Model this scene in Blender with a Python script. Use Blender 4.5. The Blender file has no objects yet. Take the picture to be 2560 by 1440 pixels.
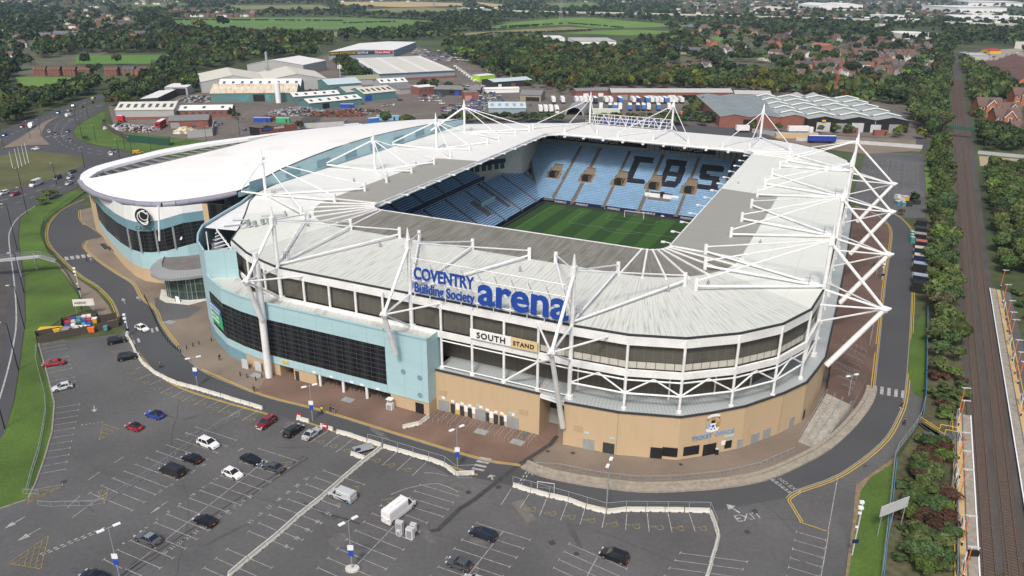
import bpy,bmesh,math,random
import numpy as np
from mathutils import Vector,Matrix
from mathutils.geometry import tessellate_polygon
S=bpy.context.scene
COL=S.collection
rnd=random.Random(7)
R=math.radians
FPX,TH,RO,HC=1940.0,math.atan(.398),math.radians(.46),83.0
cf=np.array([0,math.cos(TH),-math.sin(TH)])
r0=np.array([1.,0,0]);u0=np.cross(r0,cf)
cr=math.cos(RO)*r0+math.sin(RO)*u0
cu=-math.sin(RO)*r0+math.cos(RO)*u0
cam=bpy.data.cameras.new('camera');camo=bpy.data.objects.new('camera',cam);COL.objects.link(camo)
cam.sensor_width=36;cam.lens=36*FPX/2560;cam.clip_start=1;cam.clip_end=20000
m=Matrix(((cr[0],cu[0],-cf[0],0),(cr[1],cu[1],-cf[1],0),(cr[2],cu[2],-cf[2],HC),(0,0,0,1)))
camo.matrix_world=m
S.camera=camo
w=bpy.data.worlds.new('World');S.world=w;w.use_nodes=True
nt=w.node_tree;bg=nt.nodes['Background']
sky=nt.nodes.new('ShaderNodeTexSky');sky.sky_type='NISHITA';sky.sun_disc=False
SUN_EL,SUN_AZ=R(50),R(195)
sky.sun_elevation=SUN_EL;sky.sun_rotation=SUN_AZ
sky.air_density=1.0;sky.dust_density=5.0;sky.ozone_density=1.0
nt.links.new(sky.outputs[0],bg.inputs[0]);bg.inputs[1].default_value=0.10
sl=bpy.data.lights.new('sun','SUN');sl.energy=1.9;sl.angle=R(10);sl.color=(1,.96,.9)
so=bpy.data.objects.new('sun',sl);COL.objects.link(so)
sd=Vector((math.sin(SUN_AZ)*math.cos(SUN_EL),math.cos(SUN_AZ)*math.cos(SUN_EL),math.sin(SUN_EL)))
so.rotation_euler=sd.to_track_quat('Z','Y').to_euler();so.location=(0,0,300)
S.view_settings.view_transform='Standard';S.view_settings.look='None'
S.view_settings.exposure=0.38;S.view_settings.gamma=1
def ray(x,y):return((x-1280)/FPX)*cr-((y-720)/FPX)*cu+cf
def G(x,y,z=0.0):
 d=ray(x,y);t=(z-HC)/d[2];return(float(t*d[0]),float(t*d[1]),z)
AZ=math.radians(25.2257);cA,sA=math.cos(AZ),math.sin(AZ)
def P(u,v,z=0.0):return(u*sA+v*cA,u*cA-v*sA,z)
def UV(p):return(p[0]*sA+p[1]*cA,p[0]*cA-p[1]*sA)
def PU(x,y,uu):
 d=ray(x,y);t=uu/(d[0]*sA+d[1]*cA);return(uu,float(t*(d[0]*cA-d[1]*sA)),float(t*d[2]+HC))
def PV(x,y,vv):
 d=ray(x,y);t=vv/(d[0]*cA-d[1]*sA);return(float(t*(d[0]*sA+d[1]*cA)),vv,float(t*d[2]+HC))
def GU(x,y,z=0.0):return UV(G(x,y,z))
MAT={}
def mat(name,col,rough=.7,var=0.0,scale=1.0,metal=0.0,spec=.5,var2=0.0,scale2=.05,bump=0.0,coord='Object',stretch=None,objcol=False,emit=None,coat=0):
 if name in MAT:return MAT[name]
 m=bpy.data.materials.new(name);m.use_nodes=True;n=m.node_tree;N=n.nodes;L=n.links
 b=N['Principled BSDF'];b.inputs['Roughness'].default_value=rough;b.inputs['Metallic'].default_value=metal
 b.inputs['Specular IOR Level'].default_value=spec
 if coat:b.inputs['Coat Weight'].default_value=coat
 c=(*col,1)
 last=None
 if objcol:
  oi=N.new('ShaderNodeObjectInfo');last=oi.outputs['Color']
 if var or var2 or bump:
  tc=N.new('ShaderNodeTexCoord');src=tc.outputs[coord]
  if stretch:
   mp=N.new('ShaderNodeMapping');mp.inputs['Scale'].default_value=stretch;L.new(src,mp.inputs[0]);src=mp.outputs[0]
  for k,(a,s)in enumerate(((var,scale),(var2,scale2))):
   if not a:continue
   t=N.new('ShaderNodeTexNoise');t.inputs['Scale'].default_value=s;t.inputs['Detail'].default_value=5;L.new(src,t.inputs['Vector'])
   mr=N.new('ShaderNodeMapRange');mr.inputs[1].default_value=.3;mr.inputs[2].default_value=.7
   mr.inputs[3].default_value=1-a;mr.inputs[4].default_value=1+a;L.new(t.outputs[0],mr.inputs[0])
   mx=N.new('ShaderNodeVectorMath');mx.operation='MULTIPLY'
   if last is None:mx.inputs[0].default_value=c[:3]
   else:L.new(last,mx.inputs[0])
   L.new(mr.outputs[0],mx.inputs[1]);last=mx.outputs[0]
  if bump:
   t=N.new('ShaderNodeTexNoise');t.inputs['Scale'].default_value=scale*2;L.new(src,t.inputs['Vector'])
   bp=N.new('ShaderNodeBump');bp.inputs['Strength'].default_value=bump;bp.inputs['Distance'].default_value=.3
   L.new(t.outputs[0],bp.inputs['Height']);L.new(bp.outputs[0],b.inputs['Normal'])
 if last is None:b.inputs['Base Color'].default_value=c
 else:L.new(last,b.inputs['Base Color'])
 if emit:
  b.inputs['Emission Color'].default_value=(*emit[:3],1);b.inputs['Emission Strength'].default_value=emit[3]
 MAT[name]=m;return m
def stripes(name,c1,c2,period,frac,axis=0,rough=.6,coord='UV',dirt=0.0,dscale=(1,1,1),dcol=(.1,.1,.09),c3=None,period2=0,frac2=0,dthr=(.5,.7)):
 """bands of c2 of width frac every `period` metres along axis of coord, optional cross bands and streaky dirt"""
 m=bpy.data.materials.new(name);m.use_nodes=True;n=m.node_tree;N=n.nodes;L=n.links
 b=N['Principled BSDF'];b.inputs['Roughness'].default_value=rough
 tc=N.new('ShaderNodeTexCoord');sp=N.new('ShaderNodeSeparateXYZ');L.new(tc.outputs[coord],sp.inputs[0])
 def band(ax,per,fr):
  d=N.new('ShaderNodeMath');d.operation='DIVIDE';L.new(sp.outputs[ax],d.inputs[0]);d.inputs[1].default_value=per
  f=N.new('ShaderNodeMath');f.operation='FRACT';L.new(d.outputs[0],f.inputs[0])
  l=N.new('ShaderNodeMath');l.operation='LESS_THAN';L.new(f.outputs[0],l.inputs[0]);l.inputs[1].default_value=fr
  return l.outputs[0]
 mx=N.new('ShaderNodeMix');mx.data_type='RGBA';L.new(band(axis,period,frac),mx.inputs[0])
 mx.inputs[6].default_value=(*c1,1);mx.inputs[7].default_value=(*c2,1);last=mx.outputs[2]
 if c3:
  m2=N.new('ShaderNodeMix');m2.data_type='RGBA';L.new(band(1-axis,period2,frac2),m2.inputs[0])
  L.new(last,m2.inputs[6]);m2.inputs[7].default_value=(*c3,1);last=m2.outputs[2]
 if dirt:
  mp=N.new('ShaderNodeMapping');mp.inputs['Scale'].default_value=dscale;L.new(tc.outputs[coord],mp.inputs[0])
  t=N.new('ShaderNodeTexNoise');t.inputs['Scale'].default_value=1;t.inputs['Detail'].default_value=6;L.new(mp.outputs[0],t.inputs['Vector'])
  mr=N.new('ShaderNodeMapRange');mr.inputs[1].default_value=dthr[0];mr.inputs[2].default_value=dthr[1];mr.inputs[3].default_value=0;mr.inputs[4].default_value=dirt
  L.new(t.outputs[0],mr.inputs[0])
  m3=N.new('ShaderNodeMix');m3.data_type='RGBA';L.new(mr.outputs[0],m3.inputs[0]);L.new(last,m3.inputs[6]);m3.inputs[7].default_value=(*dcol,1);last=m3.outputs[2]
 L.new(last,b.inputs['Base Color']);MAT[name]=m;return m
M={}
M['white']=mat('white_steel',(.77,.78,.78),.45,var=.10,scale=.35,var2=.07,scale2=3)
M['white_clean']=mat('white_paint',(.82,.83,.84),.5,var=.04,scale=.3)
M['cream']=mat('cream',(.72,.70,.62),.7,var=.08,scale=.4)
M['brick']=mat('buff_brick',(.56,.40,.235),.9,var=.10,scale=3,var2=.08,scale2=.15)
M['redbrick']=mat('red_brick',(.235,.095,.07),.9,var=.15,scale=2,var2=.12,scale2=.2)
M['blue']=mat('pale_blue_cladding',(.37,.55,.60),.5,var=.05,scale=.25,var2=.04,scale2=2)
M['blue2']=mat('mid_blue_cladding',(.17,.31,.37),.5,var=.05,scale=.25)
M['teal']=mat('teal_cladding',(.09,.25,.27),.6,var=.2,scale=.3)
M['glass']=mat('dark_glass',(.012,.014,.017),.08,spec=.6)
M['glass2']=mat('blue_grey_glass',(.06,.10,.13),.1,spec=.6)
M['dark']=mat('dark_grey',(.035,.037,.04),.7,var=.1)
M['black']=mat('black',(.012,.012,.013),.6)
M['grey']=mat('mid_grey',(.28,.29,.30),.7,var=.08)
M['lgrey']=mat('light_grey',(.50,.51,.52),.6,var=.08,scale=.5)
M['steel']=mat('galvanised_steel',(.36,.39,.40),.45,var=.1,metal=.3)
M['concrete']=mat('concrete',(.58,.57,.52),.9,var=.12,scale=.8,var2=.1,scale2=4)
M['dconc']=mat('weathered_concrete',(.30,.27,.22),.95,var=.2,scale=1.2)
M['asphalt']=mat('asphalt',(.098,.098,.099),.95,var=.10,scale=1.3,var2=.20,scale2=.06)
M['road']=mat('road_asphalt',(.066,.068,.073),.9,var=.06,scale=6,var2=.12,scale2=.05)
M['kerb']=mat('kerb',(.26,.24,.21),.9,var=.1)
M['paving']=mat('brick_paving',(.165,.105,.08),.9,var=.12,scale=3,var2=.22,scale2=.12)
M['paving2']=mat('buff_paving',(.20,.16,.125),.9,var=.10,scale=3,var2=.18,scale2=.09)
M['whiteline']=mat('white_line',(.36,.36,.35),.85,var=.4,scale=1.5)
M['yellowline']=mat('yellow_line',(.55,.38,.05),.8,var=.2,scale=2)
M['paleyellow']=mat('worn_yellow_line',(.25,.21,.10),.9,var=.4,scale=1.5)
M['grass']=mat('grass',(.068,.125,.018),.95,var=.18,scale=2,var2=.3,scale2=.08,bump=.3)
M['dryland']=mat('rough_grass',(.10,.105,.04),.95,var=.2,scale=1.2,var2=.3,scale2=.05)
M['soil']=mat('scrub_ground',(.085,.082,.04),.95,var=.3,scale=.8,var2=.25,scale2=.1,bump=.4)
M['ballast']=mat('ballast',(.072,.066,.06),.95,var=.25,scale=4,var2=.2,scale2=.1)
M['rust']=mat('rusty_ballast',(.085,.050,.034),.95,var=.25,scale=3)
M['rail']=mat('rail_steel',(.20,.16,.13),.5,metal=.5)
M['yellow']=mat('yellow_paint',(.65,.42,.03),.6)
M['orange']=mat('orange_paint',(.72,.16,.03),.5)
M['red']=mat('red_paint',(.45,.03,.03),.5)
M['sblue']=mat('strong_blue',(.02,.07,.42),.5,var=.05)
M['navy']=mat('navy',(.012,.018,.07),.5)
M['green']=mat('strong_green',(.03,.42,.16),.5)
M['seat']=mat('sky_blue_seat',(.30,.49,.70),.5,var=.12,scale=1.5,var2=.1,scale2=.3)
M['seat_dk']=mat('dark_seat',(.02,.025,.045),.5)
M['tan']=mat('tan_concrete_step',(.19,.145,.10),.9,var=.1)
M['skin']=mat('skin',(.45,.27,.19),.6)
M['cloth']=mat('dark_cloth',(.015,.016,.022),.9)
M['hivis']=mat('hi_vis',(.55,.75,.03),.7)
M['tyre']=mat('tyre',(.012,.012,.012),.85)
M['rim']=mat('wheel_rim',(.35,.36,.38),.35,metal=.7)
M['lampred']=mat('tail_light',(.30,.015,.02),.25)
M['lampwhite']=mat('head_light',(.6,.62,.66),.15)
M['carglass']=mat('car_glass',(.018,.022,.028),.06,spec=.7)
M['paint']=mat('car_paint',(1,1,1),.28,objcol=True,coat=.6)
M['plain']=mat('plain_tinted',(1,1,1),.7,objcol=True,var=.08,scale=.7)
M['plainroof']=mat('tinted_roof',(1,1,1),.8,objcol=True,var=.13,scale=.9,var2=.1,scale2=.12)
M['bark']=mat('bark',(.07,.055,.04),.95,var=.2,scale=3)
def foliage(name):
 m=mat(name,(1,1,1),.75,var=.30,scale=.55,var2=.15,scale2=.12,objcol=True,spec=.2);return m
M['leaf']=foliage('foliage')
class MB:
 def __init__(s):s.v=[];s.f=[];s.m=[];s.uv=[]
 def face(s,pts,mi=0,uv=None):
  i=len(s.v);s.v+=[tuple(p)for p in pts];s.f.append(list(range(i,i+len(pts))));s.m.append(mi)
  s.uv+=list(uv)if uv else[(p[0],p[1])for p in pts]
 def hexa(s,b,t,mi=0,bottom=False):
  s.face(t,mi)
  for i in range(4):
   j=(i+1)%4;w=math.dist(b[i],b[j]);h=math.dist(b[i],t[i])
   s.face([b[i],b[j],t[j],t[i]],mi,[(0,0),(w,0),(w,h),(0,h)])
  if bottom:s.face(b[::-1],mi)
 def box(s,c,d,rz=0,mi=0,bottom=True):
  ca,sa=math.cos(rz),math.sin(rz);q=[]
  for dz in(-.5,.5):
   for dx,dy in((-.5,-.5),(.5,-.5),(.5,.5),(-.5,.5)):
    x,y=dx*d[0],dy*d[1];q.append((c[0]+x*ca-y*sa,c[1]+x*sa+y*ca,c[2]+dz*d[2]))
  s.hexa(q[:4],q[4:],mi,bottom)
 def prism(s,poly,z0,z1,mi=0,top=True,ti=None,bottom=False,side=True):
  n=len(poly);A=sum(poly[i][0]*poly[(i+1)%n][1]-poly[(i+1)%n][0]*poly[i][1]for i in range(n))
  if A<0:poly=poly[::-1]
  run=0
  if side:
   for i in range(n):
    a,b=poly[i],poly[(i+1)%n];w=math.dist(a[:2],b[:2])
    s.face([(a[0],a[1],z0),(b[0],b[1],z0),(b[0],b[1],z1),(a[0],a[1],z1)],mi,[(run,z0),(run+w,z0),(run+w,z1),(run,z1)]);run+=w
  if top:s.cap([(p[0],p[1],z1)for p in poly],mi if ti is None else ti)
  if bottom:s.cap([(p[0],p[1],z0)for p in poly],mi,flip=True)
 def cap(s,pts,mi=0,flip=False):
  P3=[Vector(p)for p in pts]
  for t in tessellate_polygon([P3]):
   a,b,c=(pts[i]for i in t)
   cr_=(b[0]-a[0])*(c[1]-a[1])-(b[1]-a[1])*(c[0]-a[0])
   if(cr_<0)!=flip:b,c=c,b
   s.face([a,b,c],mi)
 def tube(s,a,b,r,n=6,mi=0,r2=None,caps=True):
  a,b=Vector(a),Vector(b);d=b-a
  if d.length<1e-6:return
  d.normalize();x=d.orthogonal().normalized();y=d.cross(x);r2=r if r2 is None else r2
  ra=[a+x*math.cos(2*math.pi*k/n)*r+y*math.sin(2*math.pi*k/n)*r for k in range(n)]
  rb=[b+x*math.cos(2*math.pi*k/n)*r2+y*math.sin(2*math.pi*k/n)*r2 for k in range(n)]
  for k in range(n):
   j=(k+1)%n;s.face([ra[k],ra[j],rb[j],rb[k]],mi)
  if caps:s.face(ra[::-1],mi);s.face(rb,mi)
 def path(s,pts,r,n=5,mi=0):
  for a,b in zip(pts,pts[1:]):s.tube(a,b,r,n,mi)
 def curb(s,pts,z0,z1,t,mi=0):
  n=len(pts);A=[];B=[]
  for i in range(n):
   a,b=pts[max(i-1,0)],pts[min(i+1,n-1)];dx,dy=b[0]-a[0],b[1]-a[1];l=math.hypot(dx,dy)or 1;A.append((pts[i][0]-dy/l*t/2,pts[i][1]+dx/l*t/2));B.append((pts[i][0]+dy/l*t/2,pts[i][1]-dx/l*t/2))
  for i in range(n-1):s.hexa([(*B[i],z0),(*B[i+1],z0),(*A[i+1],z0),(*A[i],z0)],[(*B[i],z1),(*B[i+1],z1),(*A[i+1],z1),(*A[i],z1)],mi)
 def strip(s,pts,w,z,mi=0,closed=False):
  n=len(pts);seg=n if closed else n-1;L_=[];R_=[]
  for i in range(n):
   a=pts[(i-1)%n]if(closed or i>0)else pts[i];b=pts[(i+1)%n]if(closed or i<n-1)else pts[i]
   dx,dy=b[0]-a[0],b[1]-a[1];l=math.hypot(dx,dy)or 1
   L_.append((pts[i][0]-dy/l*w/2,pts[i][1]+dx/l*w/2,z));R_.append((pts[i][0]+dy/l*w/2,pts[i][1]-dx/l*w/2,z))
  for i in range(seg):
   j=(i+1)%n;s.face([R_[i],R_[j],L_[j],L_[i]],mi)
 def wall(s,pts,z0,z1,t=.2,mi=0,closed=False):
  n=len(pts)
  for i in range(n if closed else n-1):
   a,b=pts[i],pts[(i+1)%n];dx,dy=b[0]-a[0],b[1]-a[1];l=math.hypot(dx,dy)
   if l<1e-6:continue
   s.box(((a[0]+b[0])/2,(a[1]+b[1])/2,(z0+z1)/2),(l+t*.5,t,z1-z0),math.atan2(dy,dx),mi)
 def ball(s,c,r,n=8,mi=0,sz=1):
  for i in range(n//2):
   a0,a1=math.pi*i/(n//2)-math.pi/2,math.pi*(i+1)/(n//2)-math.pi/2
   for k in range(n):
    b0,b1=2*math.pi*k/n,2*math.pi*(k+1)/n
    q=[(c[0]+r*math.cos(a)*math.cos(b),c[1]+r*math.cos(a)*math.sin(b),c[2]+r*sz*math.sin(a))for a,b in((a0,b0),(a0,b1),(a1,b1),(a1,b0))]
    s.face(q,mi)
 def build(s,name,mats,parent=None,loc=None,smooth=False,weld=False):
  off=Vector(loc)if loc else(Vector(parent['_o'])if parent and '_o' in parent else Vector((0,0,0)))
  me=bpy.data.meshes.new(name)
  vv=[(p[0]-off[0],p[1]-off[1],p[2]-off[2])for p in s.v]if off.length>0 else s.v
  me.from_pydata(vv,[],s.f)
  if not isinstance(mats,(list,tuple)):mats=[mats]
  for q in mats:me.materials.append(M[q]if isinstance(q,str)else q)
  me.polygons.foreach_set('material_index',s.m)
  ul=me.uv_layers.new(name='UVMap');ul.data.foreach_set('uv',[c for p in s.uv for c in p])
  if weld or smooth:
   bm=bmesh.new();bm.from_mesh(me);bmesh.ops.remove_doubles(bm,verts=bm.verts,dist=.0005)
   bm.to_mesh(me);bm.free()
  if smooth:me.polygons.foreach_set('use_smooth',[True]*len(me.polygons))
  me.update()
  o=bpy.data.objects.new(name,me);COL.objects.link(o)
  if parent:o.parent=parent
  elif loc:o.location=loc
  return o
def tag(o,label,cat,group=None):
 o['label']=label;o['category']=cat
 if group:o['group']=group
 return o
def thing(name,label,cat,loc=(0,0,0),rz=0,group=None,local=False):
 o=bpy.data.objects.new(name,None);COL.objects.link(o);o.location=loc;o.rotation_euler=(0,0,rz);o.empty_display_size=.5
 o['_o']=(0.,0.,0.)if local else tuple(float(a)for a in loc)
 return tag(o,label,cat,group)
def struct(o):o['kind']='structure';return o
def dup(root,loc,rz=0,label=None,group=None,color=None,scale=None):
 kids=KIDS.setdefault(root.name,[(c,list(c.children))for c in root.children])
 r=root.copy();COL.objects.link(r);r.location=loc;r.rotation_euler=(0,0,rz)
 if label:r['label']=label
 if group:r['group']=group
 if scale:r.scale=scale if not isinstance(scale,(int,float))else(scale,)*3
 if color:r.color=color
 for c0,gk in kids:
  c=c0.copy();COL.objects.link(c);c.parent=r
  if color and c0.get('tint'):c.color=color
  for g0 in gk:
   g=g0.copy();COL.objects.link(g);g.parent=c
   if color and g0.get('tint'):g.color=color
 return r
KIDS={}
FONT=None
def text_mesh(txt,size,ext=.03,offset=0.0,align='LEFT',spacing=1.0,xs=1.0):
 cu_=bpy.data.curves.new('txt','FONT');cu_.body=txt;cu_.size=size;cu_.extrude=ext;cu_.offset=offset;cu_.align_x=align;cu_.space_character=spacing
 cu_.resolution_u=3
 o=bpy.data.objects.new('txt',cu_);COL.objects.link(o)
 dg=bpy.context.evaluated_depsgraph_get();me=bpy.data.meshes.new_from_object(o.evaluated_get(dg))
 bpy.data.objects.remove(o);bpy.data.curves.remove(cu_);return me
def text(name,txt,size,m_,parent,org,xdir,zdir=(0,0,1),ext=.03,offset=0.0,align='LEFT',spacing=1.0,xs=1.0,lab=None,fit=0):
 me=text_mesh(txt,size,ext,offset,align,spacing);me.name=name
 if fit:q_=[v.co.x for v in me.vertices];xs=fit/(max(q_)-min(q_))
 x=Vector(xdir).normalized();z=Vector(zdir).normalized();n=x.cross(z)
 off=Vector(parent['_o'])if parent else Vector((0,0,0));o3=Vector(org)-off
 T=Matrix(((x[0]*xs,z[0],n[0],o3[0]),(x[1]*xs,z[1],n[1],o3[1]),(x[2]*xs,z[2],n[2],o3[2]),(0,0,0,1)))
 me.transform(T);me.materials.clear();me.materials.append(M[m_]if isinstance(m_,str)else m_)
 o=bpy.data.objects.new(name,me);COL.objects.link(o)
 if parent:o.parent=parent
 if lab:o['label']=lab
 return o
def area(name,px,m_,z=0.0,parent=None,uvpts=False):
 b=MB();pts=[P(*p,z)for p in px]if uvpts else[G(p[0],p[1])for p in px]
 b.cap([(p[0],p[1],z)for p in pts]);return struct(b.build(name,m_))
def gp(lst):return[G(*p)for p in lst]
def smoothline(pts,n=4):
 out=[];k=len(pts)
 for i in range(k-1):
  p0,p1,p2,p3=pts[max(i-1,0)],pts[i],pts[i+1],pts[min(i+2,k-1)]
  for j in range(n):
   t=j/n
   out.append(tuple(.5*((2*p1[a])+(-p0[a]+p2[a])*t+(2*p0[a]-5*p1[a]+4*p2[a]-p3[a])*t*t+(-p0[a]+3*p1[a]-3*p2[a]+p3[a])*t**3)for a in(0,1))+(0,))
 out.append(tuple(pts[-1][:2])+(0,));return out
 #  GROUND
b=MB();b.face([(-7000,-1500,-.06),(7000,-1500,-.06),(7000,9000,-.06),(-7000,9000,-.06)])
M['land']=mat('open_land',(.055,.072,.026),.95,var=.25,scale=.35,var2=.35,scale2=.012)
struct(b.build('ground','land'))
M['f1']=mat('pasture',(.10,.19,.045),.95,var=.08,scale=.05,var2=.12,scale2=.012)
M['f2']=mat('bright_pasture',(.115,.215,.035),.95,var=.08,scale=.05,var2=.12,scale2=.012)
M['f3']=mat('dry_pasture',(.20,.19,.08),.95,var=.12,scale=.05,var2=.15,scale2=.012)
M['f4']=mat('stubble_field',(.42,.33,.17),.95,var=.12,scale=.02)
M['f5']=mat('playing_field',(.085,.19,.03),.95,var=.08,scale=.1)
FIELDS=[([(420,50),(560,44),(860,43),(1085,52),(1010,68),(930,76),(850,74),(700,72),(560,70),(460,66)],'f1'),([(585,72),(700,73),(850,80),(850,90),(700,92),(590,86)],'f3'),([(1220,70),(1270,57),(1400,45),(1478,44),(1602,55),(1670,60),(1663,67),(1599,70),(1488,70),(1421,62),(1354,65),(1270,72)],'f2'),([(1129,86),(1186,81),(1270,76),(1421,67),(1485,71),(1421,77),(1263,82),(1186,90),(1152,92)],'f3'),([(1166,97),(1220,89),(1350,86),(1360,89),(1327,97),(1273,104),(1186,107)],'f3'),
([(1387,84),(1488,77),(1589,74),(1686,79),(1683,84),(1562,89),(1488,86)],'f2'),([(850,5),(1010,4),(1160,8),(1160,14),(1000,18),(850,12)],'f4'),([(1190,5),(1262,12),(1255,18),(1215,16)],'f4'),([(900,24),(1060,18),(1180,26),(1100,30),(960,31)],'f3'),([(1360,8),(1480,6),(1500,14),(1400,18)],'f1'),([(300,10),(420,6),(480,12),(380,18)],'f1'),([(560,14),(800,12),(830,22),(600,24)],'f3'),([(190,139),(460,137),(448,152),(417,161),(190,160)],'f5'),
([(38,193),(175,193),(240,196),(215,210),(175,222),(100,222),(48,212)],'f2'),([(600,118),(700,118),(770,122),(770,132),(640,137),(590,130)],'f3'),([(2100,240),(2180,240),(2190,250),(2110,252)],'f2'),([(1768,92),(1810,92),(1800,106),(1775,106)],'f2')]
for k,(px,mm)in enumerate(FIELDS):
 area('field',px,mm,.12+.01*k)
M['yard']=mat('yard_ground',(.14,.12,.105),.95,var=.2,scale=.3,var2=.2,scale2=.03)
area('industrial_yard',[(270,262),(500,232),(650,180),(800,140),(1030,112),(1110,140),(1330,205),(1500,212),(1930,215),(2280,265),(2320,330),(2300,380),(1900,350),(1100,330),(760,345),(640,350),(420,375),(290,335)],'yard',.02)
area('yard_road',[(700,350),(760,292),(800,240),(832,244),(800,300),(768,350)],'road',.04)
area('service_road',[(1050,300),(1500,298),(2320,352),(2320,372),(1500,322),(1050,322)],'road',.05)
area('east_gravel',[(1900,330),(2290,350),(2290,378),(2160,385),(1980,362)],'paving2',.06)
M['garden']=mat('garden_ground',(.10,.105,.06),.95,var=.3,scale=.25,var2=.3,scale2=.03)
area('estate_ground',[(1700,78),(2330,110),(2375,190),(2200,215),(1700,190)],'garden',.03)
area('west_estate_ground',[(0,90),(330,40),(420,70),(300,120),(90,200),(0,190)],'garden',.03)
area('terrace_ground',[(2400,130),(2560,120),(2560,230),(2520,225),(2430,170)],'dconc',.03)
area('dual_carriageway',[(0,330),(50,306),(125,280),(187,257),(237,239),(325,220),(327,227),(275,241),(237,253),(190,273),(162,286),(125,302),(70,332),(37,352),(0,370)],'road',.02)
area('junction_road',[(0,374),(60,364),(125,364),(110,347),(107,330),(117,312),(150,290),(195,275),(262,253),(262,274),(245,283),(200,307),(182,325),(185,342),(212,357),(250,367),(325,382),(450,400),(330,440),(215,455),(190,470),(130,500),(75,520),(50,545),(45,600),(60,700),(63,800),(50,900),(35,1000),(10,1090),(-60,1200),(-60,374)],'road',.025)
area('traffic_island',[(125,362),(108,345),(105,330),(116,311),(140,295),(150,288),(110,305),(60,338),(20,362),(0,372),(60,364)],'paving2',.08)
area('roundabout_grass',[(-30,402),(0,390),(60,380),(120,381),(180,388),(208,392),(215,400),(200,417),(135,447),(60,465),(0,478),(-40,480)],'dryland',.06)
area('junction_verge',[(262,276),(245,284),(202,308),(185,325),(188,342),(214,356),(252,365),(330,379),(440,392),(520,352),(300,330),(262,300)],'grass',.06)
area('tram_bed',[(0,590),(12,640),(18,760),(8,900),(-10,960),(-40,960),(-40,590)],'ballast',.04)
b=MB()
b.strip(smoothline(gp([(88,515),(45,545),(25,578),(23,610),(35,700),(41,800),(30,880),(10,960),(-12,1030)])),.35,.06)
def dashes(b,pts,w,z,on,off,mi=0):
 pts=smoothline(gp(pts),6);acc=0;d=on
 for a,c in zip(pts,pts[1:]):
  L=math.dist(a,c);t=0
  while t<L-1e-6:
   ph=acc%(on+off);step=min((on-ph)if ph<on else(on+off-ph),L-t);step=max(step,.01)
   if ph<on:
    q=[(a[0]+(c[0]-a[0])*x/L,a[1]+(c[1]-a[1])*x/L)for x in(t,t+step)];b.strip(q,w,z,mi)
   acc+=step;t+=step
for l in([(225,268),(165,295),(140,315),(138,345),(180,372),(280,392)],[(235,274),(185,298),(158,320),(158,345),(205,368),(300,385)],[(0,350),(50,326),(120,294),(190,265),(300,230)],[(0,502),(60,488),(140,462),(210,440)],[(-10,522),(50,505),(120,478),(200,455)]):
 dashes(b,l,.3,.055,3,5)
for x,y in((119,342),(139,342),(158,340),(174,300),(247,265)):
 p=G(x,y);b.face([(p[0]-.9,p[1],.056),(p[0],p[1]-2.2,.056),(p[0]+.9,p[1],.056)]);b.box((p[0],p[1]+2,.056),(.4,4,.002))
struct(b.build('lane_markings','whiteline'))
area('car_park',[(96,858),(300,835),(340,800),(2300,940),(2270,1060),(2150,1190),(2110,1445),(2100,1600),(-250,1600),(-120,1350),(0,1272),(30,1262),(70,1246),(88,1200),(108,1150),(128,1080),(134,1010),(120,950)],'asphalt',.01)
area('east_car_park',[(2165,378),(2300,385),(2322,400),(2318,470),(2312,545),(2180,545),(2130,500)],'asphalt',.015)
area('plaza',[(203,525),(203,545),(215,562),(258,592),(215,603),(208,620),(240,650),(290,685),(330,710),(350,745),(385,775),(400,810),(440,865),(500,925),(590,965),(640,985),(690,960),(720,700),(800,560),(300,500)],'paving2',.03)
area('south_plaza',[(640,985),(700,1003),(800,1028),(1000,1090),(1200,1150),(1310,1168),(1395,1105),(1400,900),(690,900)],'paving',.035)
area('ticket_plaza',[(1310,1168),(1360,1185),(1500,1215),(1600,1227),(1700,1224),(1850,1207),(1950,1175),(2060,1120),(2140,1050),(2120,960),(1400,900),(1395,1105)],'paving2',.04)
M['paving3']=mat('dark_brick_paving',(.125,.078,.062),.9,var=.12,scale=3,var2=.22,scale2=.12)
area('east_plaza',[(2120,960),(2140,1050),(2180,990),(2190,940),(2215,700),(2230,600),(2225,565),(2190,535),(2140,515),(2100,560),(2000,900)],'paving3',.045)
RO_=[(214,498),(165,520),(133,548),(121,575),(125,610),(160,650),(205,690),(245,715),(280,750),(295,780),(300,808)]
RI_=[(203,525),(203,545),(215,562),(258,590),(215,603),(208,620),(240,650),(290,685),(330,710),(350,745),(385,775),(400,810),(440,865),(500,925),(590,965),(640,985),(700,1003),(800,1028),(1000,1090),(1200,1150),(1300,1166),(1360,1185),(1500,1215),(1600,1227),(1700,1224),(1850,1207),(1950,1175),(2060,1120),(2140,1050),(2180,990),(2190,940),(2215,700),(2230,600),(2225,565),(2190,535),(2140,515)]
ROB=[(330,835),(345,870),(380,918),(440,955),(500,980),(600,1010),(660,1027),(750,1055),(820,1075),(940,1115),(1060,1155),(1130,1190),(1185,1194),(1285,1215),(1320,1225),(1410,1250),(1515,1278),(1600,1277),(1772,1280),(1965,1245),(1995,1225),(2100,1185),(2200,1110),(2240,1050),(2262,980),(2275,820),(2283,640),(2285,590),(2250,545),(2200,520),(2150,505)]
area('ring_road',RO_+ROB+RI_[::-1],'road',.025)
area('west_footway',[(121,640),(160,668),(205,705),(240,728),(272,765),(290,808),(250,800),(205,745),(165,690)],'paving2',.045)
area('east_footway',[(2290,900),(2277,900),(2262,985),(2242,1052),(2203,1112),(2103,1187),(1998,1228),(1970,1248),(1997,1305),(2070,1328),(2055,1445),(2110,1445),(2140,1215),(2235,1140),(2300,1050),(2312,1000),(2312,900)],'asphalt',.05)
b=MB()
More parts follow.
